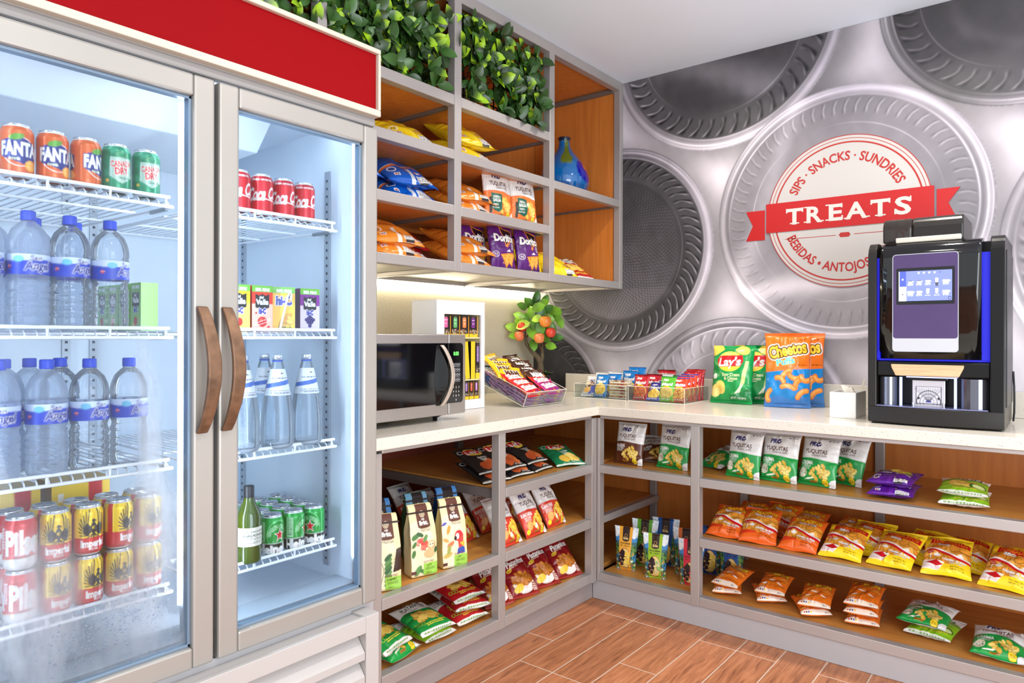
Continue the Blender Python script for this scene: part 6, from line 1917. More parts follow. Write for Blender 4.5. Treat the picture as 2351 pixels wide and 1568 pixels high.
# ---------------------------------------------------------------- juice cartons
def juice_art(c, c2, name, fruit):
    H = 1.95
    a = Art(H, c2); a.rect(0, H*.60, 1, H*.86, c); a.rect(0, H*.86, 1, H, (112, 178, 60)); a.text('30% MAS', .5, H*.915, .14, WHT, bold=.04, width=.7)
    if name == 'valle':
        a.poly([(.16, H*.82), (.34, H*.78), (.5, H*.82), (.66, H*.78), (.84, H*.82), (.84, H*.52), (.5, H*.47), (.16, H*.52)], (40, 36, 38)); a.text('del', .45, H*.745, .10, WHT, bold=.03, width=.2); a.text('Valle', .5, H*.645, .22, WHT, bold=.05, width=.58)
    a.text('hi-C', .5, H*.445 if name == 'valle' else H*.70, .22 if name == 'valle' else .36, (70, 70, 160), bold=.08, width=.36 if name == 'valle' else .7, outline=WHT, ow=.05)
    if fruit == 'apple': a.ell(.5, H*.21, .23, .22, (206, 50, 44)); a.ell(.44, H*.24, .07, .08, (236, 110, 90)); a.ell(.5, H*.20, .42, .07, WHT, .3, ring=.25); a.ell(.8, H*.08, .08, .08, (206, 60, 50)); a.ell(.2, H*.40, .05, .05, (206, 60, 50))
    elif fruit == 'grape': 
        for (x, y) in ((.5, .34), (.4, .44), (.6, .44), (.5, .50), (.32, .54), (.68, .54), (.42, .60), (.58, .60), (.5, .26), (.5, .68)): a.ell(x, y, .085, .085, (52, 40, 96)); a.ell(x-.02, y+.02, .03, .03, (110, 96, 160))
    elif fruit == 'orange': a.chips(.5, H*.25, .3, .24, 8, [(240, 190, 90), (226, 160, 60)], .2); a.text('Coronado', .55, H*.10, .10, (60, 110, 40), bold=.03, width=.6)
    else: a.ell(.5, H*.2, .16, .18, (190, 50, 40)); a.ell(.3, H*.12, .1, .1, (214, 200, 120))
    return a
JU = {k: carton_mesh('juice_carton', .066, .046, .134, juice_art(*v), s_, top=(112, 178, 60)) for k, v, s_ in
      (('red', ((214, 60, 44), (240, 190, 170), 'valle', 'apple'), (214, 80, 60)), ('org', ((236, 176, 40), (240, 190, 60), 'hic', 'orange'), (206, 140, 30)), ('pur', ((130, 46, 140), (216, 200, 226), 'valle', 'grape'), (90, 40, 90)), ('yel', ((240, 206, 40), (244, 220, 110), 'valle', 'mix'), (226, 190, 40)), ('lime', ((130, 180, 80), (150, 196, 110), 'valle', 'mix'), (120, 176, 80)))}
_mb = MB(); _mb.tube([(-.012, -.0262, .006), (.010, -.0262, .105), (.016, -.0262, .118), (.022, -.0262, .112), (.018, -.0262, .095)], .0034, 8); _o = _mb.build('straw', mat('white_straw', (240, 240, 238), rough=.4)); STRAW = _o.data; bpy.data.objects.remove(_o)
def juice(k, x, y, z, yaw, label, straw=False):
    o = bpy.data.objects.new('juice_carton', JU[k]); COL.objects.link(o); o.location = (x, y, z); o.rotation_euler = (0, 0, math.radians(yaw)); tag(o, label, 'juice carton', 'juice cartons in the fridge')
    if straw:
        c = bpy.data.objects.new('straw', STRAW); COL.objects.link(c); c.parent = o

# ================================================================ FRIDGE CONTENTS
FY = 90
fx = .792
Z1, Z2, Z3, Z4 = [z + .0006 for z in SHELF_Z]
g = 'cans on the top fridge shelves'
for i, (lab, yw) in enumerate((('orange soda can under the reflection at the left edge of the top fridge shelf', 84), ('orange soda can, middle one of three on the top fridge shelf', 92), ('orange soda can beside the green ginger ale cans', 130))):
    can('fanta', fx, -3.0205 + .0712*i, Z1, yw, lab, g)
can('ginger', fx, -2.8090, Z1, 92, 'green ginger ale can next to the orange soda cans', g)
can('ginger', fx, -2.7365, Z1, 92, 'green ginger ale can nearest the bright light strip', g)
for i, lab in enumerate(('red cola can half hidden by the right door frame', 'red cola can, second from the right door frame', 'red cola can with one cola can on its right', 'red cola can nearest the slotted rail')):
    can('cola', fx - .004, -2.4755 + .0735*i, Z1, 76, lab, g)
g = 'water bottles in the fridge'
# upper water shelf
for (x, y, lab, mi, yw) in ((.79, -3.088, 'water bottle cut off by the left picture edge on the second fridge shelf', 1, 110), (.792, -2.998, 'misty water bottle with crisp blue label on the second fridge shelf', 1, 84), (.79, -2.912, 'clear water bottle in the middle of the second fridge shelf', 0, 100), (.79, -2.822, 'clear water bottle right end of the second fridge shelf', 0, 112),
        (.69, -2.955, 'water bottle behind the misty one on the second fridge shelf', 1, 120), (.69, -2.865, 'water bottle behind and between the two clear ones on the second fridge shelf', 1, 70), (.69, -3.045, 'water bottle at the back of the second fridge shelf near the left edge', 1, 70)):
    water(x, y, Z2, yw, lab, g, mi)
for (x, y, lab, mi, yw) in ((.79, -3.055, 'water bottle cut off by the left picture edge on the third fridge shelf', 1, 70), (.792, -2.960, 'misty water bottle, first whole one on the third fridge shelf', 1, 88), (.79, -2.868, 'water bottle with oval dent, middle of the third fridge shelf', 0, 96), (.79, -2.776, 'clear water bottle behind the mist plume on the third fridge shelf', 0, 96),
        (.70, -3.020, 'water bottle in the second row at left on the third fridge shelf', 1, 130), (.66, -2.955, 'water bottle in the back row on the third fridge shelf', 1, 80), (.68, -2.895, 'water bottle behind the oval dent one on the third fridge shelf', 0, 60), (.60, -3.06, 'water bottle deepest in the third fridge shelf', 1, 60)):
    water(x, y, Z3, yw, lab, g, mi)
# beer cans, two high
g = 'beer cans stacked on the lowest left fridge shelf'
cols = [(-3.0130, 'pils'), (-2.9425, 'imperial'), (-2.8725, 'imperial'), (-2.8020, 'imperial'), (-2.7315, 'imperial')]
top_l = ['red beer can on the top tier at the left picture edge', 'yellow and red beer can beside the red one on the top tier', 'yellow and red beer can with the clearest eagle on the top tier', 'yellow beer can half behind the mist plume on the top tier', 'yellow beer can wholly behind the mist on the top tier']
bot_l = ['red beer can on the bottom tier at the left picture edge', 'yellow and red beer can beside the red one on the bottom tier', 'yellow and red beer can in the middle of the bottom tier', 'yellow beer can above the water droplets on the bottom tier', 'yellow beer can wholly behind the mist on the bottom tier']
for i, (y, k) in enumerate(cols):
    can(k, .794, y, Z4, (100, 108, 112, 92, 100)[i], bot_l[i], g); can(k, .794, y, Z4 + .1222, (84, 84, 92, 124, 110)[i], top_l[i], g)
for i, (y, k) in enumerate(((-3.0130, 'pils'), (-2.9425, 'imperial'), (-2.8725, 'imperial'), (-2.8020, 'imperial'), (-2.7315, 'imperial'))):
    lb = ('red beer can', 'yellow beer can')[k != 'pils']
    can(k, .722, y, Z4, 60, '%s, second row, bottom tier, %s' % (lb, ('behind the red one', 'behind the one beside the red', 'behind the middle one', 'behind the droplets one', 'nearest the light strip')[i]), g)
    can(k, .722, y, Z4 + .1222, 150, '%s, second row, top tier, %s' % (lb, ('behind the red one', 'behind the one beside the red', 'behind the clearest eagle', 'behind the mist plume', 'nearest the light strip')[i]), g)
# cartons of beer standing at the back
def pack_box(x, y, z, w, h, lab):
    a = Art(h/w, (226, 190, 40)); a.band(lambda x: 0*x, lambda x: 3+0*x, (190, 30, 40), .62, .86); a.ell(.3, h/w*.5, .2, .2, (60, 50, 30)); a.text('Imperial', .74, h/w*.55, .12, WHT, bold=.03, width=.5, rot=1.57); a.rect(.1, h/w*.8, .2, h/w*.88, (230, 230, 220))
    o = link('beer_carton', carton_mesh('beer_carton', w, .12, h, a, (180, 140, 30))); o.location = (x, y, z); o.rotation_euler = (0, 0, math.pi/2); tag(o, lab, 'carton', 'beer cartons at the back of the fridge')
pack_box(.55, -2.99, Z4, .15, .27, 'yellow beer carton at the back of the lowest shelf, left')
pack_box(.55, -2.82, Z4, .14, .27, 'yellow and red beer carton at the back of the lowest shelf, right')
# right-hand compartment
juice('yel', .79, -2.486, Z2, 88, 'yellow juice carton half hidden by the right door frame')
juice('red', .79, -2.413, Z2, 88, 'red apple juice carton on the second right fridge shelf')
juice('org', .79, -2.333, Z2, 70, 'orange juice carton with a white straw on its front', True)
juice('pur', .79, -2.247, Z2, 84, 'purple grape juice carton on the second right fridge shelf')
for i in range(4):
    juice('lime', .40 + .075*i, -2.655 - .012, Z2, 0, ('pale green juice carton seen through the left door, deepest one', 'pale green juice carton seen through the left door, second from the back', 'pale green juice carton seen through the left door, second from the front', 'pale green juice carton seen through the left door, nearest the front')[i])
g = 'sparkling water bottles in the fridge'
for (x, y, lab) in ((.80, -2.468, 'glass water bottle half hidden by the right door frame'), (.805, -2.358, 'glass water bottle in the middle of its shelf'), (.805, -2.256, 'glass water bottle nearest the slotted rail'), (.69, -2.330, 'glass water bottle just behind the middle one')):
    sparkling(x, y, SHELF_Z[2] - .0054, 84, lab, g)
wine(.812, -2.455, Z4, 86)
g = 'green beer cans on the lowest right fridge shelf'
rows = ['front row', 'second row', 'third row', 'back row']
for r_ in range(4):
    for c_ in range(3):
        y = -2.372 + .073*c_ + .004*r_; x = .80 - .072*r_ + .001*c_
        can('heineken', x, y, Z4, (92, 128, 28)[c_] if r_ == 0 else 60 + 50*c_ + 20*r_, 'green beer can, %s of the %s beside the wine bottle' % (('left one', 'middle one', 'right one')[c_], rows[r_]), g)
can('heineken', .735, -2.449, Z4, 90, 'green beer can tucked in behind the small wine bottle', g)
# ================================================================ GOODS ON THE SHELVES
SR1, SR2, SR3 = .638, .380, .123          # right base unit
SL1, SL2, SL3 = .640, .382, .125          # left base unit
U1, U2, U3 = 2.033, 1.80, 1.563           # wall unit
g = 'cassava chip bags on the upper right base shelf'
put('ys', 1.008, -.590, SR1, -2, 14, 'brown cassava chip bag standing alone by the corner post', group=g)
put('ys', 1.095, -.475, SR1, 30, 62, 'brown cassava chip bag slumped behind the standing brown one', group=g)
put('yc', 1.222, -.560, SR1, -6, 14, 'green cassava chip bag beside the middle post, next to the brown one', group=g)
put('yc', 1.345, -.430, SR1, -30, 66, 'green cassava chip bag lying behind the middle post', group=g)
put('yc', 1.553, -.560, SR1, -12, 13, 'green cassava chip bag, first of three standing in a row in the wide bay', group=g)
put('yc', 1.700, -.545, SR1, -8, 14, 'green cassava chip bag, middle of three standing in a row in the wide bay', group=g)
put('yc', 1.851, -.530, SR1, -14, 16, 'green cassava chip bag, last of three standing in a row nearest the purple bags', group=g)
put('yc', 1.930, -.425, SR1, -24, 20, 'green cassava chip bag peeking out behind the last of the three', group=g)
put('yc', 1.645, -.40, SR1, 10, 60, 'green cassava chip bag lying behind the first two of the three', group=g)
put('yc', 1.795, -.39, SR1, -10, 60, 'green cassava chip bag lying behind the gap before the last of the three', group=g)
g = 'flat bags on the upper right base shelf'
put('pur', 2.137, -.618, SR1, 0, 86, 'purple plantain chip bag, bottom of the stack of two', group=g)
put('pur', 2.128, -.600, SR1 + .040, -4, 86, 'purple plantain chip bag, top of the stack of two', group=g)
put('lim', 2.372, -.615, SR1, 3, 86, 'lime plantain chip bag, bottom of the pair beside the purple stack', group=g)
put('lim', 2.365, -.610, SR1 + .038, 1, 86, 'lime plantain chip bag, top of the pair beside the purple stack', group=g)
g = 'tortilla chip bags on the middle right base shelf'
put('to', 1.490, -.622, SR2, 2, 62, 'orange tortilla chip bag in front, closest to the middle post', group=g)
put('to', 1.640, -.624, SR2, 9, 60, 'orange tortilla chip bag in front, second from the middle post', group=g)
put('to', 1.800, -.626, SR2, -2, 62, 'orange tortilla chip bag in front, next to the first yellow bag', group=g)
put('to', 1.520, -.475, SR2, -5, 64, 'orange tortilla chip bag behind the one closest to the middle post', group=g)
put('to', 1.650, -.460, SR2, -3, 60, 'orange tortilla chip bag behind the second front one', group=g)
put('to', 1.770, -.455, SR2, 0, 64, 'orange tortilla chip bag behind the third front one', group=g)
put('to', 1.915, -.440, SR2, -17, 68, 'orange tortilla chip bag lying back behind the first yellow one', group=g)
put('ty', 1.960, -.622, SR2, -3, 64, 'yellow tortilla chip bag next to the orange bags', group=g)
put('ty', 2.130, -.615, SR2, -10, 64, 'yellow tortilla chip bag, second after the orange bags', group=g)
put('ty', 2.316, -.605, SR2, 3, 64, 'yellow tortilla chip bag, third after the orange bags', group=g)
put('ty', 2.488, -.625, SR2, -14, 56, 'yellow tortilla chip bag cut off by the right picture edge', group=g)
put('ty', 2.010, -.520, SR2, -11, 64, 'yellow tortilla chip bag behind the first yellow one', group=g)
put('ty', 2.180, -.510, SR2, -23, 66, 'yellow tortilla chip bag behind the second yellow one', group=g)
put('ty', 2.350, -.500, SR2, -4, 66, 'yellow tortilla chip bag behind the third yellow one', group=g)
g = 'small cheese snack bags on the lowest right base shelf'
for (x, y, yw, n, nm) in ((1.492, -.615, -6, 2, 'pair nearest the middle post'), (1.680, -.590, 4, 2, 'second pair from the middle post'), (1.868, -.625, 8, 2, 'pair left of the stack of three'), (2.035, -.608, 6, 3, 'stack of three')):
    for k in range(n):
        pos = ('bottom', 'top')[k] if n == 2 else ('bottom', 'middle', 'top')[k]
        put('chs', x + (.012 if k == 0 else 0) * (1 if n == 2 else .3), y + .010*(k == 0), SR3 + .039*k, yw + (24 if k == 0 and n == 2 else -3*k), 84 - 8*(k == n - 1), 'small orange cheese snack bag, %s one of the %s' % (pos, nm), group=g)
g = 'flat bags on the lowest right base shelf'
put('lim', 2.250, -.570, SR3, -10, 86, 'lime plantain chip bag under a green bag on the lowest shelf', group=g)
put('yc', 2.232, -.580, SR3 + .040, -8, 84, 'green cassava chip bag lying on a lime one on the lowest shelf', group=g)
put('yc', 2.472, -.622, SR3, 0, 80, 'green cassava chip bag lying alone at the right picture edge on the lowest shelf', group=g)
g = 'chocolate pouches in the corner bay'
put('cy', .985, -.565, SR3, 8, 4, 'yellow chocolate pouch standing in front by the corner post', 'chocolate pouch', g)
put('cl', 1.152, -.585, SR3, 14, 4, 'lime chocolate pouch standing in the front row', 'chocolate pouch', g)
put('cr', 1.322, -.570, SR3, 10, 4, 'pink red chocolate pouch beside the middle post', 'chocolate pouch', g)
put('cg', 1.030, -.460, SR3, 12, 4, 'green chocolate pouch behind the yellow one', 'chocolate pouch', g, scale=1.10)
put('cb', 1.105, -.385, SR3, 12, 4, 'blue chocolate pouch behind the green one', 'chocolate pouch', g, scale=1.12)
put('co', 1.245, -.455, SR3, 12, 4, 'orange chocolate pouch behind the pink red one', 'chocolate pouch', g, scale=1.06)
put('cb', 1.330, -.370, SR3, 12, 4, 'blue chocolate pouch behind the orange one', 'chocolate pouch', g, scale=1.10)
put('cb', 1.445, -.400, SR3, 12, 4, 'dark blue chocolate pouch just right of the middle post in the wide bay', 'chocolate pouch', g)

# ---- left base unit
coffee_bag(0, .825, -1.955, SL2, 64, 'cream coffee bag with leaf sprig closest to the fridge')
coffee_bag(1, .815, -1.772, SL2, 74, 'cream coffee bag with sloth picture')
coffee_bag(2, .835, -1.632, SL2, 74, 'cream coffee bag with red parrot picture')
coffee_bag(3, .640, -1.820, SL2, 72, 'dark topped blue coffee bag behind the leaf sprig one')
coffee_bag(4, .668, -1.650, SL2, 76, 'dark topped pale blue coffee bag behind the sloth one')
coffee_bag(3, .688, -1.500, SL2, 76, 'dark topped blue coffee bag behind the parrot one')
g = 'red cassava chip bags on the left base shelf'
put('yr', .855, -1.285, SL2, 92, 32, 'red cassava chip bag in front just right of the left unit middle post', group=g)
put('yr', .850, -1.105, SL2, 90, 32, 'red cassava chip bag, middle of the front three', group=g)
put('yr', .825, -.915, SL2, 90, 32, 'red cassava chip bag in front closest to the room corner', group=g)
put('yr', .650, -1.175, SL2, 94, 34, 'red cassava chip bag tucked behind the front middle one', group=g)
put('yr', .655, -1.010, SL2, 94, 34, 'red cassava chip bag behind the corner-most front one', group=g)
put('yr', .680, -1.355, SL2, 96, 38, 'red cassava chip bag in the second row by the parrot coffee', group=g)
put('yr', .500, -1.340, SL2, 96, 36, 'red cassava chip bag in the third row by the parrot coffee', group=g)
put('yr', .340, -1.330, SL2, 96, 36, 'red cassava chip bag deepest in the row by the parrot coffee', group=g)
g = 'dark red plantain chip bags on the lowest left base shelf'
for (x, y, lab) in ((.845, -.835, 'dark red plantain chip bag closest to the room corner'), (.835, -1.000, 'dark red plantain chip bag second from the room corner'), (.835, -1.160, 'dark red plantain chip bag just right of the left unit middle post'), (.820, -1.315, 'dark red plantain chip bag crossing behind the left unit middle post')):
    put('plb', x, y, SL3, 76, 46, lab, group=g)
for (x, y, lab) in ((.665, -.890, 'dark red plantain chip bag in the second row, corner side'), (.660, -1.055, 'dark red plantain chip bag in the second row, middle'), (.650, -1.235, 'dark red plantain chip bag in the second row, post side')):
    put('plb', x, y, SL3, 78, 44, lab, group=g)
g = 'flat plantain chip bags on the lowest left base shelf'
put('plr', .852, -1.515, SL3, 84, 86, 'red plantain chip bag, bottom of the stack of three', group=g)
put('plr', .838, -1.500, SL3 + .040, 76, 86, 'red plantain chip bag, middle of the stack of three', group=g)
put('plr', .828, -1.508, SL3 + .080, 84, 82, 'red plantain chip bag, top of the stack of three', group=g)
put('lim', .856, -1.700, SL3, 92, 86, 'lime plantain chip bag under a green bag on the lowest left shelf', group=g)
put('plg', .868, -1.725, SL3 + .038, 86, 82, 'green plantain chip bag on top of a lime one', group=g)
put('yc', .868, -1.885, SL3, 100, 84, 'green cassava chip bag lying lowest beside the fridge grille', group=g)
put('plg', .862, -1.915, SL3 + .046, 104, 76, 'green plantain chip bag tilted on the lowest bag beside the fridge grille', group=g)
g = 'barbecue potato chip bags on the upper left base shelf'
put('lblk', .800, -1.310, SL1, 84, 72, 'black potato chip bag crossing behind the left unit middle post, lower of two', group=g)
put('lblk', .775, -1.305, SL1 + .034, 84, 68, 'black potato chip bag crossing behind the left unit middle post, upper of two', group=g)
put('lblk', .805, -1.140, SL1, 90, 72, 'black potato chip bag lower one right of the middle post', group=g)
put('lblk', .785, -1.165, SL1 + .034, 94, 66, 'black potato chip bag upper one right of the middle post', group=g)
put('lblk', .800, -.975, SL1, 98, 72, 'black potato chip bag lower one beside the green bag', group=g)
put('lblk', .775, -.990, SL1 + .034, 94, 68, 'black potato chip bag upper one beside the green bag', group=g)
put('lgrn', .840, -.815, SL1, 66, 72, 'green potato chip bag at the corner end of the black ones', group=g)

# ---- wall unit
g = 'large bags lying in the wall unit'
put('byel', .575, -1.565, U1, 84, 66, 'yellow snack bag lying alone in the bay beside the red header', group=g)
put('byel', .480, -1.790, U1, 100, 70, 'yellow snack bag in shade behind the lone yellow one, header side', group=g)
put('byel', .430, -1.560, U1, 90, 56, 'yellow snack bag in shade at the back of the bay beside the red header', group=g)
put('bpur', .640, -2.015, U1, 80, 80, 'small purple packet sticking out over the rail by the red header', group=g)
put('byel', .575, -1.185, U1, 92, 68, 'yellow snack bag, lower of the two in the middle bay', group=g)
put('byel', .575, -1.180, U1 + .072, 86, 64, 'yellow snack bag, upper of the two in the middle bay', group=g)
put('bblu', .570, -1.565, U2, 86, 68, 'blue snack bag, lower of the two in full view', group=g)
put('bblu', .560, -1.560, U2 + .066, 84, 62, 'blue snack bag, upper of the two in full view', group=g)
put('bblu', .565, -1.855, U2, 92, 68, 'blue snack bag by the fridge, lower of two on the middle wall shelf', group=g)
put('bblu', .560, -1.850, U2 + .066, 90, 64, 'blue snack bag by the fridge, upper of two on the middle wall shelf', group=g)
put('bred', .400, -1.520, U2, 96, 66, 'red snack bag in shade behind the blue ones', group=g)
put('bora', .575, -1.195, U2, 88, 68, 'orange snack bag, lower of two beside the white salsa bags', group=g)
put('bora', .565, -1.175, U2 + .055, 84, 66, 'orange snack bag, upper of two beside the white salsa bags', group=g)
g = 'salsa chip bags in the wall unit'
put('ysal', .560, -1.020, U2, 84, 8, 'white and orange salsa chip bag next to the lying orange bags', group=g)
put('ysal', .575, -.842, U2, 84, 8, 'white and orange salsa chip bag closest to the vase', group=g)
g = 'large bags lying in the wall unit'
put('bora', .570, -1.640, U3, 90, 68, 'orange snack bag, lower of two beside the fridge on the lowest wall shelf', group=g)
put('bora', .560, -1.635, U3 + .052, 86, 66, 'orange snack bag, upper of two beside the fridge on the lowest wall shelf', group=g)
put('bblu', .560, -1.915, U3, 92, 68, 'blue snack bag lowest by the fridge on the lowest wall shelf', group=g)
put('bblu', .550, -1.905, U3 + .064, 92, 62, 'blue snack bag upper by the fridge on the lowest wall shelf', group=g)
put('bred', .480, -1.470, U3, 94, 68, 'red snack bag in shade beside the post, lower of two', group=g)
put('bred', .450, -1.480, U3 + .060, 92, 64, 'red snack bag in shade beside the post, upper of two', group=g)
put('bora', .575, -1.205, U3, 90, 68, 'orange snack bag, lower of two beside the purple bags', group=g)
put('bora', .565, -1.180, U3 + .055, 86, 66, 'orange snack bag, upper of two beside the purple bags', group=g)
g = 'purple tortilla chip bags in the wall unit'
put('dor', .560, -.985, U3, 84, 9, 'purple tortilla chip bag next to the orange bags', group=g, scale=.95)
put('dor', .580, -.812, U3, 86, 9, 'purple tortilla chip bag nearest the last post', group=g, scale=.95)
put('dor', .470, -1.085, U3, 84, 9, 'purple tortilla chip bag in shade behind the front two', group=g, scale=.95)
g = 'bags in the lower corner bay of the wall unit'
put('byel', .580, -.505, U3, 78, 58, 'yellow snack bag in front in the lower corner bay', group=g, scale=.92)
put('byel', .500, -.600, U3, 84, 50, 'yellow snack bag leaning behind the front yellow one in the lower corner bay', group=g, scale=.92)
put('plr', .565, -.290, U3, 76, 58, 'red and white plantain chip bag in the lower corner bay', group=g, scale=1.12)

# ================================================================ COUNTER GOODS
CZ = .9205
put('lbig', 1.350, -.165, CZ, 0, 9, 'big green potato chip bag standing in front on the counter', group='big bags on the counter')
put('lbig', 1.440, -.085, CZ, 2, 6, 'big green potato chip bag behind the front green one', group='big bags on the counter')
put('chp', 1.628, -.185, CZ, 12, 7, 'big orange and blue cheese puff bag in front on the counter', group='big bags on the counter')
put('chp', 1.665, -.095, CZ, 12, 4, 'big orange and blue cheese puff bag behind the front one', group='big bags on the counter')

ACR = clear_mat('clear_acrylic', (246, 250, 250), gloss=.05, haze=.03, edge=.25, edgecol=(220, 214, 200))
ACE = mat('acrylic_edge', (226, 218, 204), rough=.2)
def acrylic_bin(name, label, w, d, hf, hb, loc, rot, legs=False):
    r = thing(name, label, 'tray' if legs else 'bin', loc)
    r.rotation_euler = rot
    def pan(nm, *b):
        mb = MB(); mb.box(*b); o = mb.build(nm, ACR); o.parent = r; return o
    t = .003
    pan('base_panel', -w/2, 0, 0, w/2, d, t); pan('front_panel', -w/2, 0, t, w/2, t, hf); pan('rear_panel', -w/2, d - t, t, w/2, d, hb)
    for s in (-1, 1):
        mb = MB()
        x = s * w/2 - (t if s > 0 else 0)
        mb.prism([(t, t), (d - t, t), (d - t, hb), (t, hf)], t, lambda u, v, ww, x=x: (x + ww, u, v)); o = mb.build('side_panel', ACR); o.parent = r
    mb = MB()
    e = .0017
    for s in (-1, 1):
        mb.tube([(s*w/2, 0, 0), (s*w/2, 0, hf)], e, 6); mb.tube([(s*w/2, 0, hf), (s*w/2, d, hb)], e, 6); mb.tube([(s*w/2, 0, 0), (s*w/2, d, 0)], e, 6)
    mb.tube([(-w/2, 0, hf), (w/2, 0, hf)], e, 6); mb.tube([(-w/2, 0, 0), (w/2, 0, 0)], e, 6)
    o = mb.build('polished_edges', ACE); o.parent = r
    return r
acrylic_bin('acrylic_bin', 'clear acrylic bin holding blue peanut packets and nut bars', .322, .24, .076, .076, (.700, -.345, CZ), (0, 0, 0))
acrylic_bin('acrylic_bin', 'clear acrylic bin full of red, green and orange nut packets', .312, .295, .076, .076, (1.029, -.345, CZ), (0, 0, 0))

kind('nb', 'nut_packet', .082, .128, .022, nuts((20, 118, 190), (14, 90, 160), 'Mani', [(246, 204, 90), (236, 184, 66), (252, 220, 120)], (20, 110, 180)), (18, 100, 170), nx=60, crumple=.8)
kind('nr', 'nut_packet', .088, .132, .026, nuts((186, 26, 40), (140, 18, 30), 'Mani', [(222, 110, 60), (206, 90, 46), (236, 130, 76)], (186, 26, 40)), (170, 24, 36), nx=60, crumple=.8)
kind('nv', 'nut_packet', .085, .125, .024, nuts((56, 50, 140), (40, 36, 110), 'Mani', [(246, 200, 80), (236, 180, 60)], (60, 70, 160)), (50, 46, 130), nx=60, crumple=.8)
kind('ng', 'nut_packet', .088, .130, .026, nuts((90, 180, 50), (30, 130, 60), 'Mani', [(240, 206, 120), (230, 190, 96)], (120, 190, 50)), (90, 176, 50), nx=60, crumple=.8)
kind('no', 'nut_packet', .085, .130, .026, nuts((208, 60, 30), (50, 60, 160), 'Mixtas', [(236, 180, 90), (222, 160, 70), (196, 110, 50)], (206, 80, 40)), (196, 60, 30), nx=60, crumple=.8)
kind('nrd', 'nut_packet', .085, .135, .026, nuts((176, 22, 30), (140, 14, 22), 'Mani', [(196, 80, 40), (176, 66, 30)], (176, 24, 30)), (160, 20, 28), nx=60, crumple=.8)
kind('ns', 'nut_packet', .095, .135, .024, silver_mix(), (210, 206, 200), nx=60, crumple=.8)
NP = 'nut packet'
g = 'packets in the blue peanut bin'
BZ_ = CZ + .0035
put('ns', .600, -.300, BZ_, 4, 40, 'silver trail mix packet at the front left of its bin', NP, g)
put('ns', .605, -.215, BZ_, -6, 24, 'silver trail mix packet behind the front silver one', NP, g)
put('ns', .690, -.175, BZ_, 8, 14, 'silver trail mix packet behind the blue peanut packets', NP, g)
put('nb', .680, -.315, BZ_, -4, 18, 'blue peanut packet at the front of its bin', NP, g)
put('nb', .725, -.250, BZ_, 4, 14, 'blue peanut packet in the second row of its bin', NP, g)
put('nb', .790, -.190, BZ_, 0, 8, 'blue peanut packet behind the stacked nut bars', NP, g, scale=1.12)
put('nb', .810, -.140, BZ_, 4, 5, 'tallest blue peanut packet at the back of its bin', NP, g, scale=1.26)
g = 'nut bars in the bin'
for k in range(6):
    a = Art(.22, (206, 190, 160) if k % 2 else (176, 130, 84)); a.chips(.5, .11, .42, .09, 30, [(160, 104, 60), (206, 160, 100), (120, 72, 40), (230, 200, 150)], .045, seed=k); a.rect(0, .02, 1, .08, (232, 226, 214)); a.rect(.6, .1, .8, .2, (150, 40, 40))
    o = link('nut_bar', carton_mesh('nut_bar', .108, .045, .0155, Art(.15, (1, 1, 1)) if False else (lambda A: A)(a), (226, 214, 190), top=(150, 104, 60)))
    o.location = (.795 + .003*(k % 2), -.295 + .004*(k % 3), BZ_ + .0160*k); o.rotation_euler = (0, 0, math.radians((k % 3) * 3 - 3)); tag(o, 'wrapped nut bar, %s in the stack beside the blue peanut packet' % ('lowest', 'second from the bottom', 'third from the bottom', 'third from the top', 'second from the top', 'topmost')[k], 'nut bar', g)
g = 'packets in the red and green nut bin'
put('nr', .925, -.318, BZ_, -4, 12, 'red peanut packet front left in its bin', NP, g)
put('nr', .965, -.245, BZ_, 6, 10, 'red peanut packet behind the front red one', NP, g)
put('nr', .990, -.150, BZ_, 4, 6, 'taller red peanut packet at the back of its bin', NP, g, scale=1.15)
put('ns', 1.005, -.200, BZ_, -4, 10, 'silver packet between the red packets at the back', NP, g)
put('nv', 1.000, -.325, BZ_, 2, 40, 'violet peanut packet between the red and green ones in front', NP, g, scale=.9)
put('nv', 1.020, -.255, BZ_, 4, 20, 'violet peanut packet standing in the second row', NP, g)
put('ng', 1.072, -.318, BZ_, -4, 16, 'green peanut packet at the front of its bin', NP, g)
put('ng', 1.105, -.225, BZ_, 8, 12, 'green peanut packet behind the front green one', NP, g)
for k, (x, y, yw, ln) in enumerate(((1.138, -.318, 4, 22), (1.142, -.270, 6, 20), (1.140, -.222, 2, 18), (1.142, -.175, 6, 16), (1.138, -.130, 4, 12))):
    put('no' if k < 3 else 'nrd', x, y, BZ_, yw, ln, ('orange mixed nut packet at the very front right', 'orange mixed nut packet, second in the right-hand file', 'orange mixed nut packet, third in the right-hand file', 'deep red nut packet, fourth in the right-hand file', 'deep red nut packet standing at the back of the right-hand file')[k], NP, g, scale=1.0 + .05*k)

# ---- tilted candy tray
tilt = math.radians(21)
TL = (.675, -.820, CZ + .004)
tr = acrylic_bin('candy_tray', 'tilted clear acrylic tray heaped with candy packets', .322, .34, .070, .070, TL, (tilt, 0, math.pi/2), legs=True)
TM = Matrix.Translation(TL) @ Matrix.Rotation(math.pi/2, 4, 'Z') @ Matrix.Rotation(tilt, 4, 'X')
mb = MB()
for s in (-1, 1):
    mb.box(s*.12 - .002, .26, -.150, s*.12 + .002, .30, -.001)
o = mb.build('easel_leg', ACR); o.parent = tr
for nm, base, lg, lo in (('my', (244, 196, 32), (92, 48, 30), (236, 150, 30)), ('mb', (70, 38, 28), WHT, (110, 66, 44))):
    kind(nm, 'candy_packet', .150, .105, .024, mm(base, lg, lo), base, nx=64, crumple=.7, seal=.06)
kind('sr', 'candy_packet', .150, .105, .022, skit((200, 24, 36), (226, 60, 40)), (206, 28, 38), nx=64, crumple=.8, seal=.06)
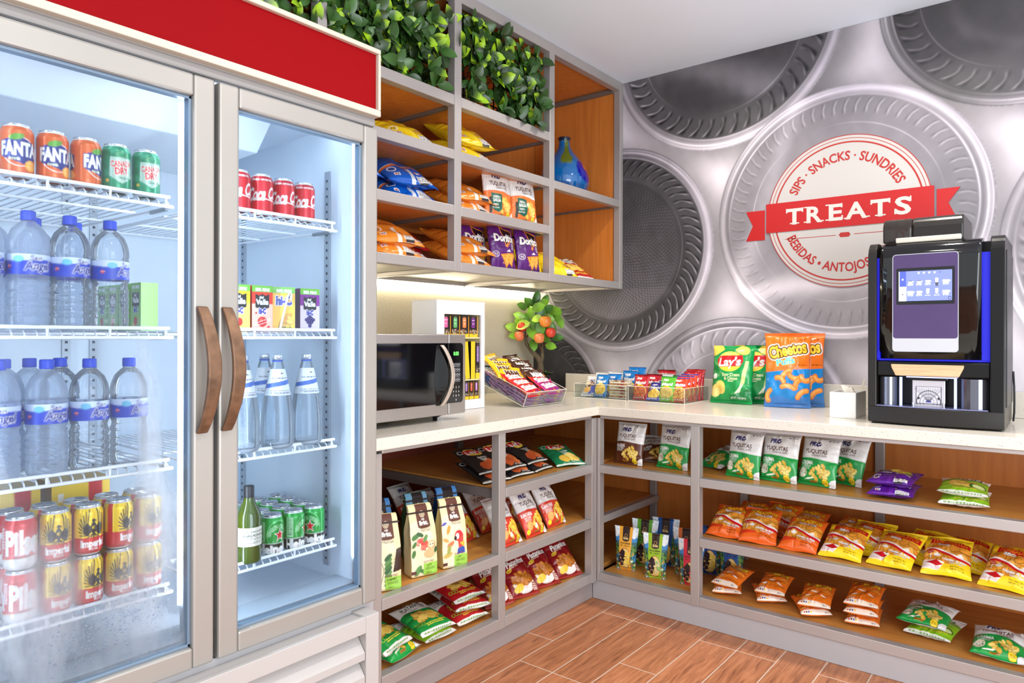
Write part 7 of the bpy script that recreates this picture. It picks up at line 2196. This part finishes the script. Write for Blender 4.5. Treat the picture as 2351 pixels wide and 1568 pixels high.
kind('sp', 'candy_packet', .150, .105, .022, skit((160, 40, 120), (214, 50, 110)), (170, 90, 160), nx=64, crumple=.8, seal=.06)
kind('sb', 'candy_packet', .150, .105, .022, skit((24, 110, 180), (30, 60, 120)), (26, 90, 150), nx=64, crumple=.8, seal=.06)
kind('sl', 'candy_packet', .150, .105, .018, skit((168, 104, 168), (206, 150, 200)), (176, 120, 176), nx=64, crumple=.9, seal=.06)
def in_tray(key, u, v, w, yaw, tip, label, roll=0):
    """u across, v up the slope from the front, w above the tray floor"""
    name, var = BAGS[key]
    i = _cnt.get(key, 0); _cnt[key] = i + 1
    meshes, V3 = var[i % len(var)]
    L = Matrix.Translation((u, v, w)) @ Matrix.Rotation(math.radians(yaw), 4, 'Z') @ Matrix.Rotation(math.radians(-90 + tip), 4, 'X') @ Matrix.Rotation(math.radians(roll), 4, 'Y') @ Matrix.Translation((0, 0, -.052))
    M = TM @ L
    o = bpy.data.objects.new(name, meshes[0]); COL.objects.link(o)
    o.matrix_world = M
    tag(o, label, 'candy packet', 'candy packets in the tilted tray')
    for m, nm in ((meshes[1], 'bottom_seal'), (meshes[2], 'top_seal')):
        c = bpy.data.objects.new(nm, m); COL.objects.link(c); c.parent = o
q = random.Random(5)
lay_names = ['lowest', 'second', 'third', 'fourth']
n_l = 0
ords = ['nearest the front', 'second from the front', 'third from the front', 'fourth from the front', 'fifth from the front', 'at the raised back']
for layer in range(3):
    for s in (-1, 1):
        for k in range(5):
            v = .052 + .060*k
            key = 'sl' if not (s < 0 and k >= 4) else 'sb'
            nm = 'lilac' if key == 'sl' else 'blue'
            in_tray(key, s*.080, v, .013 + .016*layer + .002*(k % 2), q.uniform(-8, 8), q.uniform(4, 14), '%s candy packet in the %s layer of the tray, %s, %s' % (nm, ('bottom', 'second', 'third')[layer], ords[k], 'fridge side' if s < 0 else 'corner side'))
for k in range(3):
    in_tray('sr', -.080, .048 + .050*k, .062 + .006*k, q.uniform(-6, 6), 12, 'red candy packet on the fridge side of the tray, %s' % ords[k])
for k in range(2):
    in_tray('sp' if k == 0 else 'sr', .082, .048 + .050*k, .064 + .007*k, q.uniform(-6, 6), 12, ('bright purple candy packet at the front corner of the tray', 'red candy packet just behind the bright purple one')[k])
for k in range(4):
    in_tray('my', -.078 + q.uniform(-.012, .012), .175 + .042*k, .080 + .006*k, q.uniform(-15, 15), 18, 'yellow candy packet on the tray, %s of the yellow row' % ('first', 'second', 'third', 'last')[k])
for k in range(4):
    in_tray('mb', .078 + q.uniform(-.012, .012), .140 + .050*k, .078 + .006*k, q.uniform(-15, 15), 18, 'brown candy packet on the tray, %s of the brown row' % ('first', 'second', 'third', 'last')[k])

# ---- little apple tree
def apple_tree():
    bx_, by_ = .165, -.155
    r = thing('apple_tree', 'small artificial apple tree in a black pot in the corner', 'artificial plant', (bx_, by_, CZ))
    mb = MB(); mb.box(bx_ - .055, by_ - .055, CZ, bx_ + .055, by_ + .055, CZ + .105)
    P_ = mb.build('pot', mat('pot_black', (22, 22, 24), rough=.35), r, bevel=.004)
    B = Vector((bx_, by_, CZ + .10))
    rt = Vector((.777, .630, 0)); up = Vector((0, 0, 1)); fd = Vector((.63, -.777, 0))      # fd points to the room
    K = lambda a, b, c=0: B + rt*a*1.04 + up*b*1.13 + fd*c
    bark = mat('bark_grey_brown', (92, 80, 60), rough=.8, bump=.9, bscale=90, vary=.35, vscale=60)
    mb = MB()
    mb.tube([K(0, -.01), K(.006, .03), K(.002, .065), K(-.012, .095), K(-.045, .125, .01), (K(-.078, .165, .02)), K(-.085, .20, .02)], [.022, .020, .018, .017, .015, .012, .009], 10)
    mb.tube([K(.002, .06), K(.014, .10, .01), K(.012, .15, .015)], [.016, .012, .008], 10)
    mb.build('trunk', bark, r)
    mb = MB()
    tw = mat('twig_brown', (96, 58, 40), rough=.7)
    tips = []
    for (s_, e_) in ((K(-.085, .20, .02), K(-.09, .29, .02)), (K(-.085, .20, .02), K(-.13, .24, .04)), (K(-.08, .19, .02), K(-.04, .30, 0)), (K(.012, .15, .015), K(.03, .24, .02)), (K(.012, .15, .015), K(.075, .20, .03)), (K(-.04, .30, 0), K(-.015, .39, 0)), (K(.03, .24, .02), K(.055, .33, .02)), (K(.03, .24, .02), K(.01, .31, .03)), (K(.01, .12, .01), K(-.02, .19, .05))):
        m_ = (s_ + e_)/2 + Vector((.006, -.005, .004)); mb.tube([s_, m_, e_], [.0045, .0035, .0022], 6); tips.append((s_, e_))
    mb.build('twigs', tw, r)
    q = random.Random(11)
    lv = []
    spec = [(-.02, .415, 0, 70), (-.105, .365, .02, 150), (.02, .385, .02, 30), (.045, .350, .02, 40), (-.05, .335, .03, 110), (-.12, .315, .03, 160), (.08, .345, .02, 20), (.05, .30, .04, -10), (.11, .285, .02, -60), (-.10, .265, .04, 200), (-.165, .255, .03, 170), (-.15, .205, .05, 175), (-.03, .27, .05, 100), (.0, .25, .06, -80), (-.05, .225, .06, -70), (-.04, .16, .05, -80), (.06, .155, .05, -15), (.10, .20, .04, 5), (.02, .20, .06, 150), (-.08, .30, .0, 90), (.0, .33, .04, 60), (-.02, .30, .05, 200), (.03, .27, .05, 60), (.07, .245, .0, 80), (-.12, .28, -.02, 140), (.03, .40, -.02, 50), (-.06, .38, -.02, 120), (.09, .32, -.02, 30), (-.01, .36, .05, 20)]
    for (a_, b_, c_, ang) in spec:
        L = q.uniform(.066, .094); t = math.radians(ang)
        out = (rt*math.cos(t) + up*math.sin(t) + fd*q.uniform(-.1, .6)).normalized()
        nrm = (fd + rt*q.uniform(-.5, .5) + up*q.uniform(.0, .7)).normalized(); nrm = (nrm - out*nrm.dot(out)).normalized()
        sd = out.cross(nrm)
        p = K(a_, b_, c_) - out*L*.5
        M = Matrix(((sd.x, out.x, nrm.x, p.x), (sd.y, out.y, nrm.y, p.y), (sd.z, out.z, nrm.z, p.z), (0, 0, 0, 1)))
        c0 = q.choice([(96, 140, 38), (70, 112, 32), (124, 166, 48), (150, 186, 66), (50, 92, 32)])
        lv.append((M, L, L*.34, q.uniform(.05, .3), c0, np.clip(np.array(c0)*1.25, 0, 255), .4))
    leaf_mesh('foliage', lv, r)
    # ground cover in the pot
    lv = []
    for k in range(60):
        t = q.uniform(0, 6.28); d = Vector((math.cos(t), math.sin(t), q.uniform(.4, 1.6))).normalized(); sd = d.cross(Vector((0, 0, 1))).normalized(); nn = sd.cross(d)
        p = Vector((bx_ + q.uniform(-.01, .05), by_ + q.uniform(-.01, .05), CZ + .104))
        M = Matrix(((sd.x, d.x, nn.x, p.x), (sd.y, d.y, nn.y, p.y), (sd.z, d.z, nn.z, p.z), (0, 0, 0, 1)))
        lv.append((M, q.uniform(.012, .030), .005, .2, (40, 62, 30), (60, 90, 40), .5))
    leaf_mesh('ground_cover', lv, r)
    n = 26; ap = [(0, .030), (.006, .033), (.016, .0345), (.027, .030), (.034, .016), (.0355, .002), (.032, -.014), (.024, -.027), (.012, -.032), (.004, -.030), (0, -.028)]
    for i, (a_, b_, c_, s_, c1, c2) in enumerate(((.028, .282, .07, 1.0, (236, 150, 60), (222, 90, 50)), (.058, .225, .07, .85, (226, 80, 54), (200, 40, 36)), (-.008, .195, .075, .88, (240, 150, 90), (226, 96, 60)), (-.122, .205, .04, .85, (238, 130, 84), (226, 96, 64)), (-.105, .255, .02, .85, (226, 80, 50), (206, 50, 40)))):
        c = K(a_, b_, c_)
        D = np.array([p for p in ap])*s_
        th = np.linspace(0, 2*np.pi, n, endpoint=False)
        V = np.stack([np.outer(D[:, 0], np.cos(th)) + c.x, np.outer(D[:, 0], np.sin(th)) + c.y, np.repeat(D[:, 1][:, None], n, 1) + c.z], -1).reshape(-1, 3)
        st = .5 + .5*np.sin(th*7 + np.sin(th*3)*2)
        Cc = lin(c1)[None, None]*(1 - st[None, :, None]*.6) + lin(c2)[None, None]*(st[None, :, None]*.6)
        Cc = np.repeat(Cc, len(D), 0).reshape(-1, 3)
        A = link('apple', np_mesh('apple', V, grid_faces(len(D), n, True), Cc, col_mat('apple_skin', rough=.35)), r)
        mb = MB(); mb.tube([c + Vector((0, 0, .026*s_)), c + Vector((.004, .003, .046*s_))], .0015, 5); st_ = mb.build('apple_stem', tw); st_.parent = A
apple_tree()

# ---- white caddy with stirrers
def caddy():
    x0, x1, y0, y1, z1 = 1.888, 1.988, -.472, -.290, CZ + .105
    r = thing('caddy', 'white square caddy holding lids beside the coffee machine', 'caddy', ((x0+x1)/2, (y0+y1)/2, CZ))
    W = mat('white_melamine', (238, 236, 234), rough=.3)
    mb = MB(); t = .004
    mb.box(x0, y0, CZ, x1, y1, CZ + t); mb.box(x0, y0, CZ + t, x1, y0 + t, z1); mb.box(x0, y1 - t, CZ + t, x1, y1, z1); mb.box(x0, y0 + t, CZ + t, x0 + t, y1 - t, z1); mb.box(x1 - t, y0 + t, CZ + t, x1, y1 - t, z1)
    mb.build('caddy_body', W, r, bevel=.0015)
    mb = MB(); mb.box(x0 + t, (y0+y1)/2 - .001, CZ + t, x1 - t, (y0+y1)/2 + .002, z1 - .008); mb.build('divider', W, r)
    LW = mat('lid_white', (236, 232, 220), rough=.35)
    for k, (x, y, tl) in enumerate(((1.925, -.345, 60), (1.935, -.335, 64), (1.952, -.335, 58))):
        m_ = lathe_mesh('cup_lid', [(0, .006), (.030, .006), (.033, .010), (.036, .010), (.038, .0), (.040, .0), (.040, -.003), (.0, -.001)], 30, LW)
        o = bpy.data.objects.new('cup_lid', m_); COL.objects.link(o); o.location = (x, y, z1 - .012 - .004*k); o.rotation_euler = (0, math.radians(tl), math.radians(10)); tag(o, 'white cup lid in the caddy, %s' % ('first one', 'second one', 'third one, by the stirrer')[k], 'cup lid', 'cup lids in the caddy')
    mb = MB(); mb.box(-.004, -.0012, 0, .004, .0012, .15); o = mb.build('stirrer', mat('stirrer_cream', (240, 234, 214), rough=.5)); o.location = (1.952, -.318, CZ + .008); o.rotation_euler = (0, math.radians(14), 0); tag(o, 'flat white stirrer sticking up from the caddy', 'stirrer')
caddy()
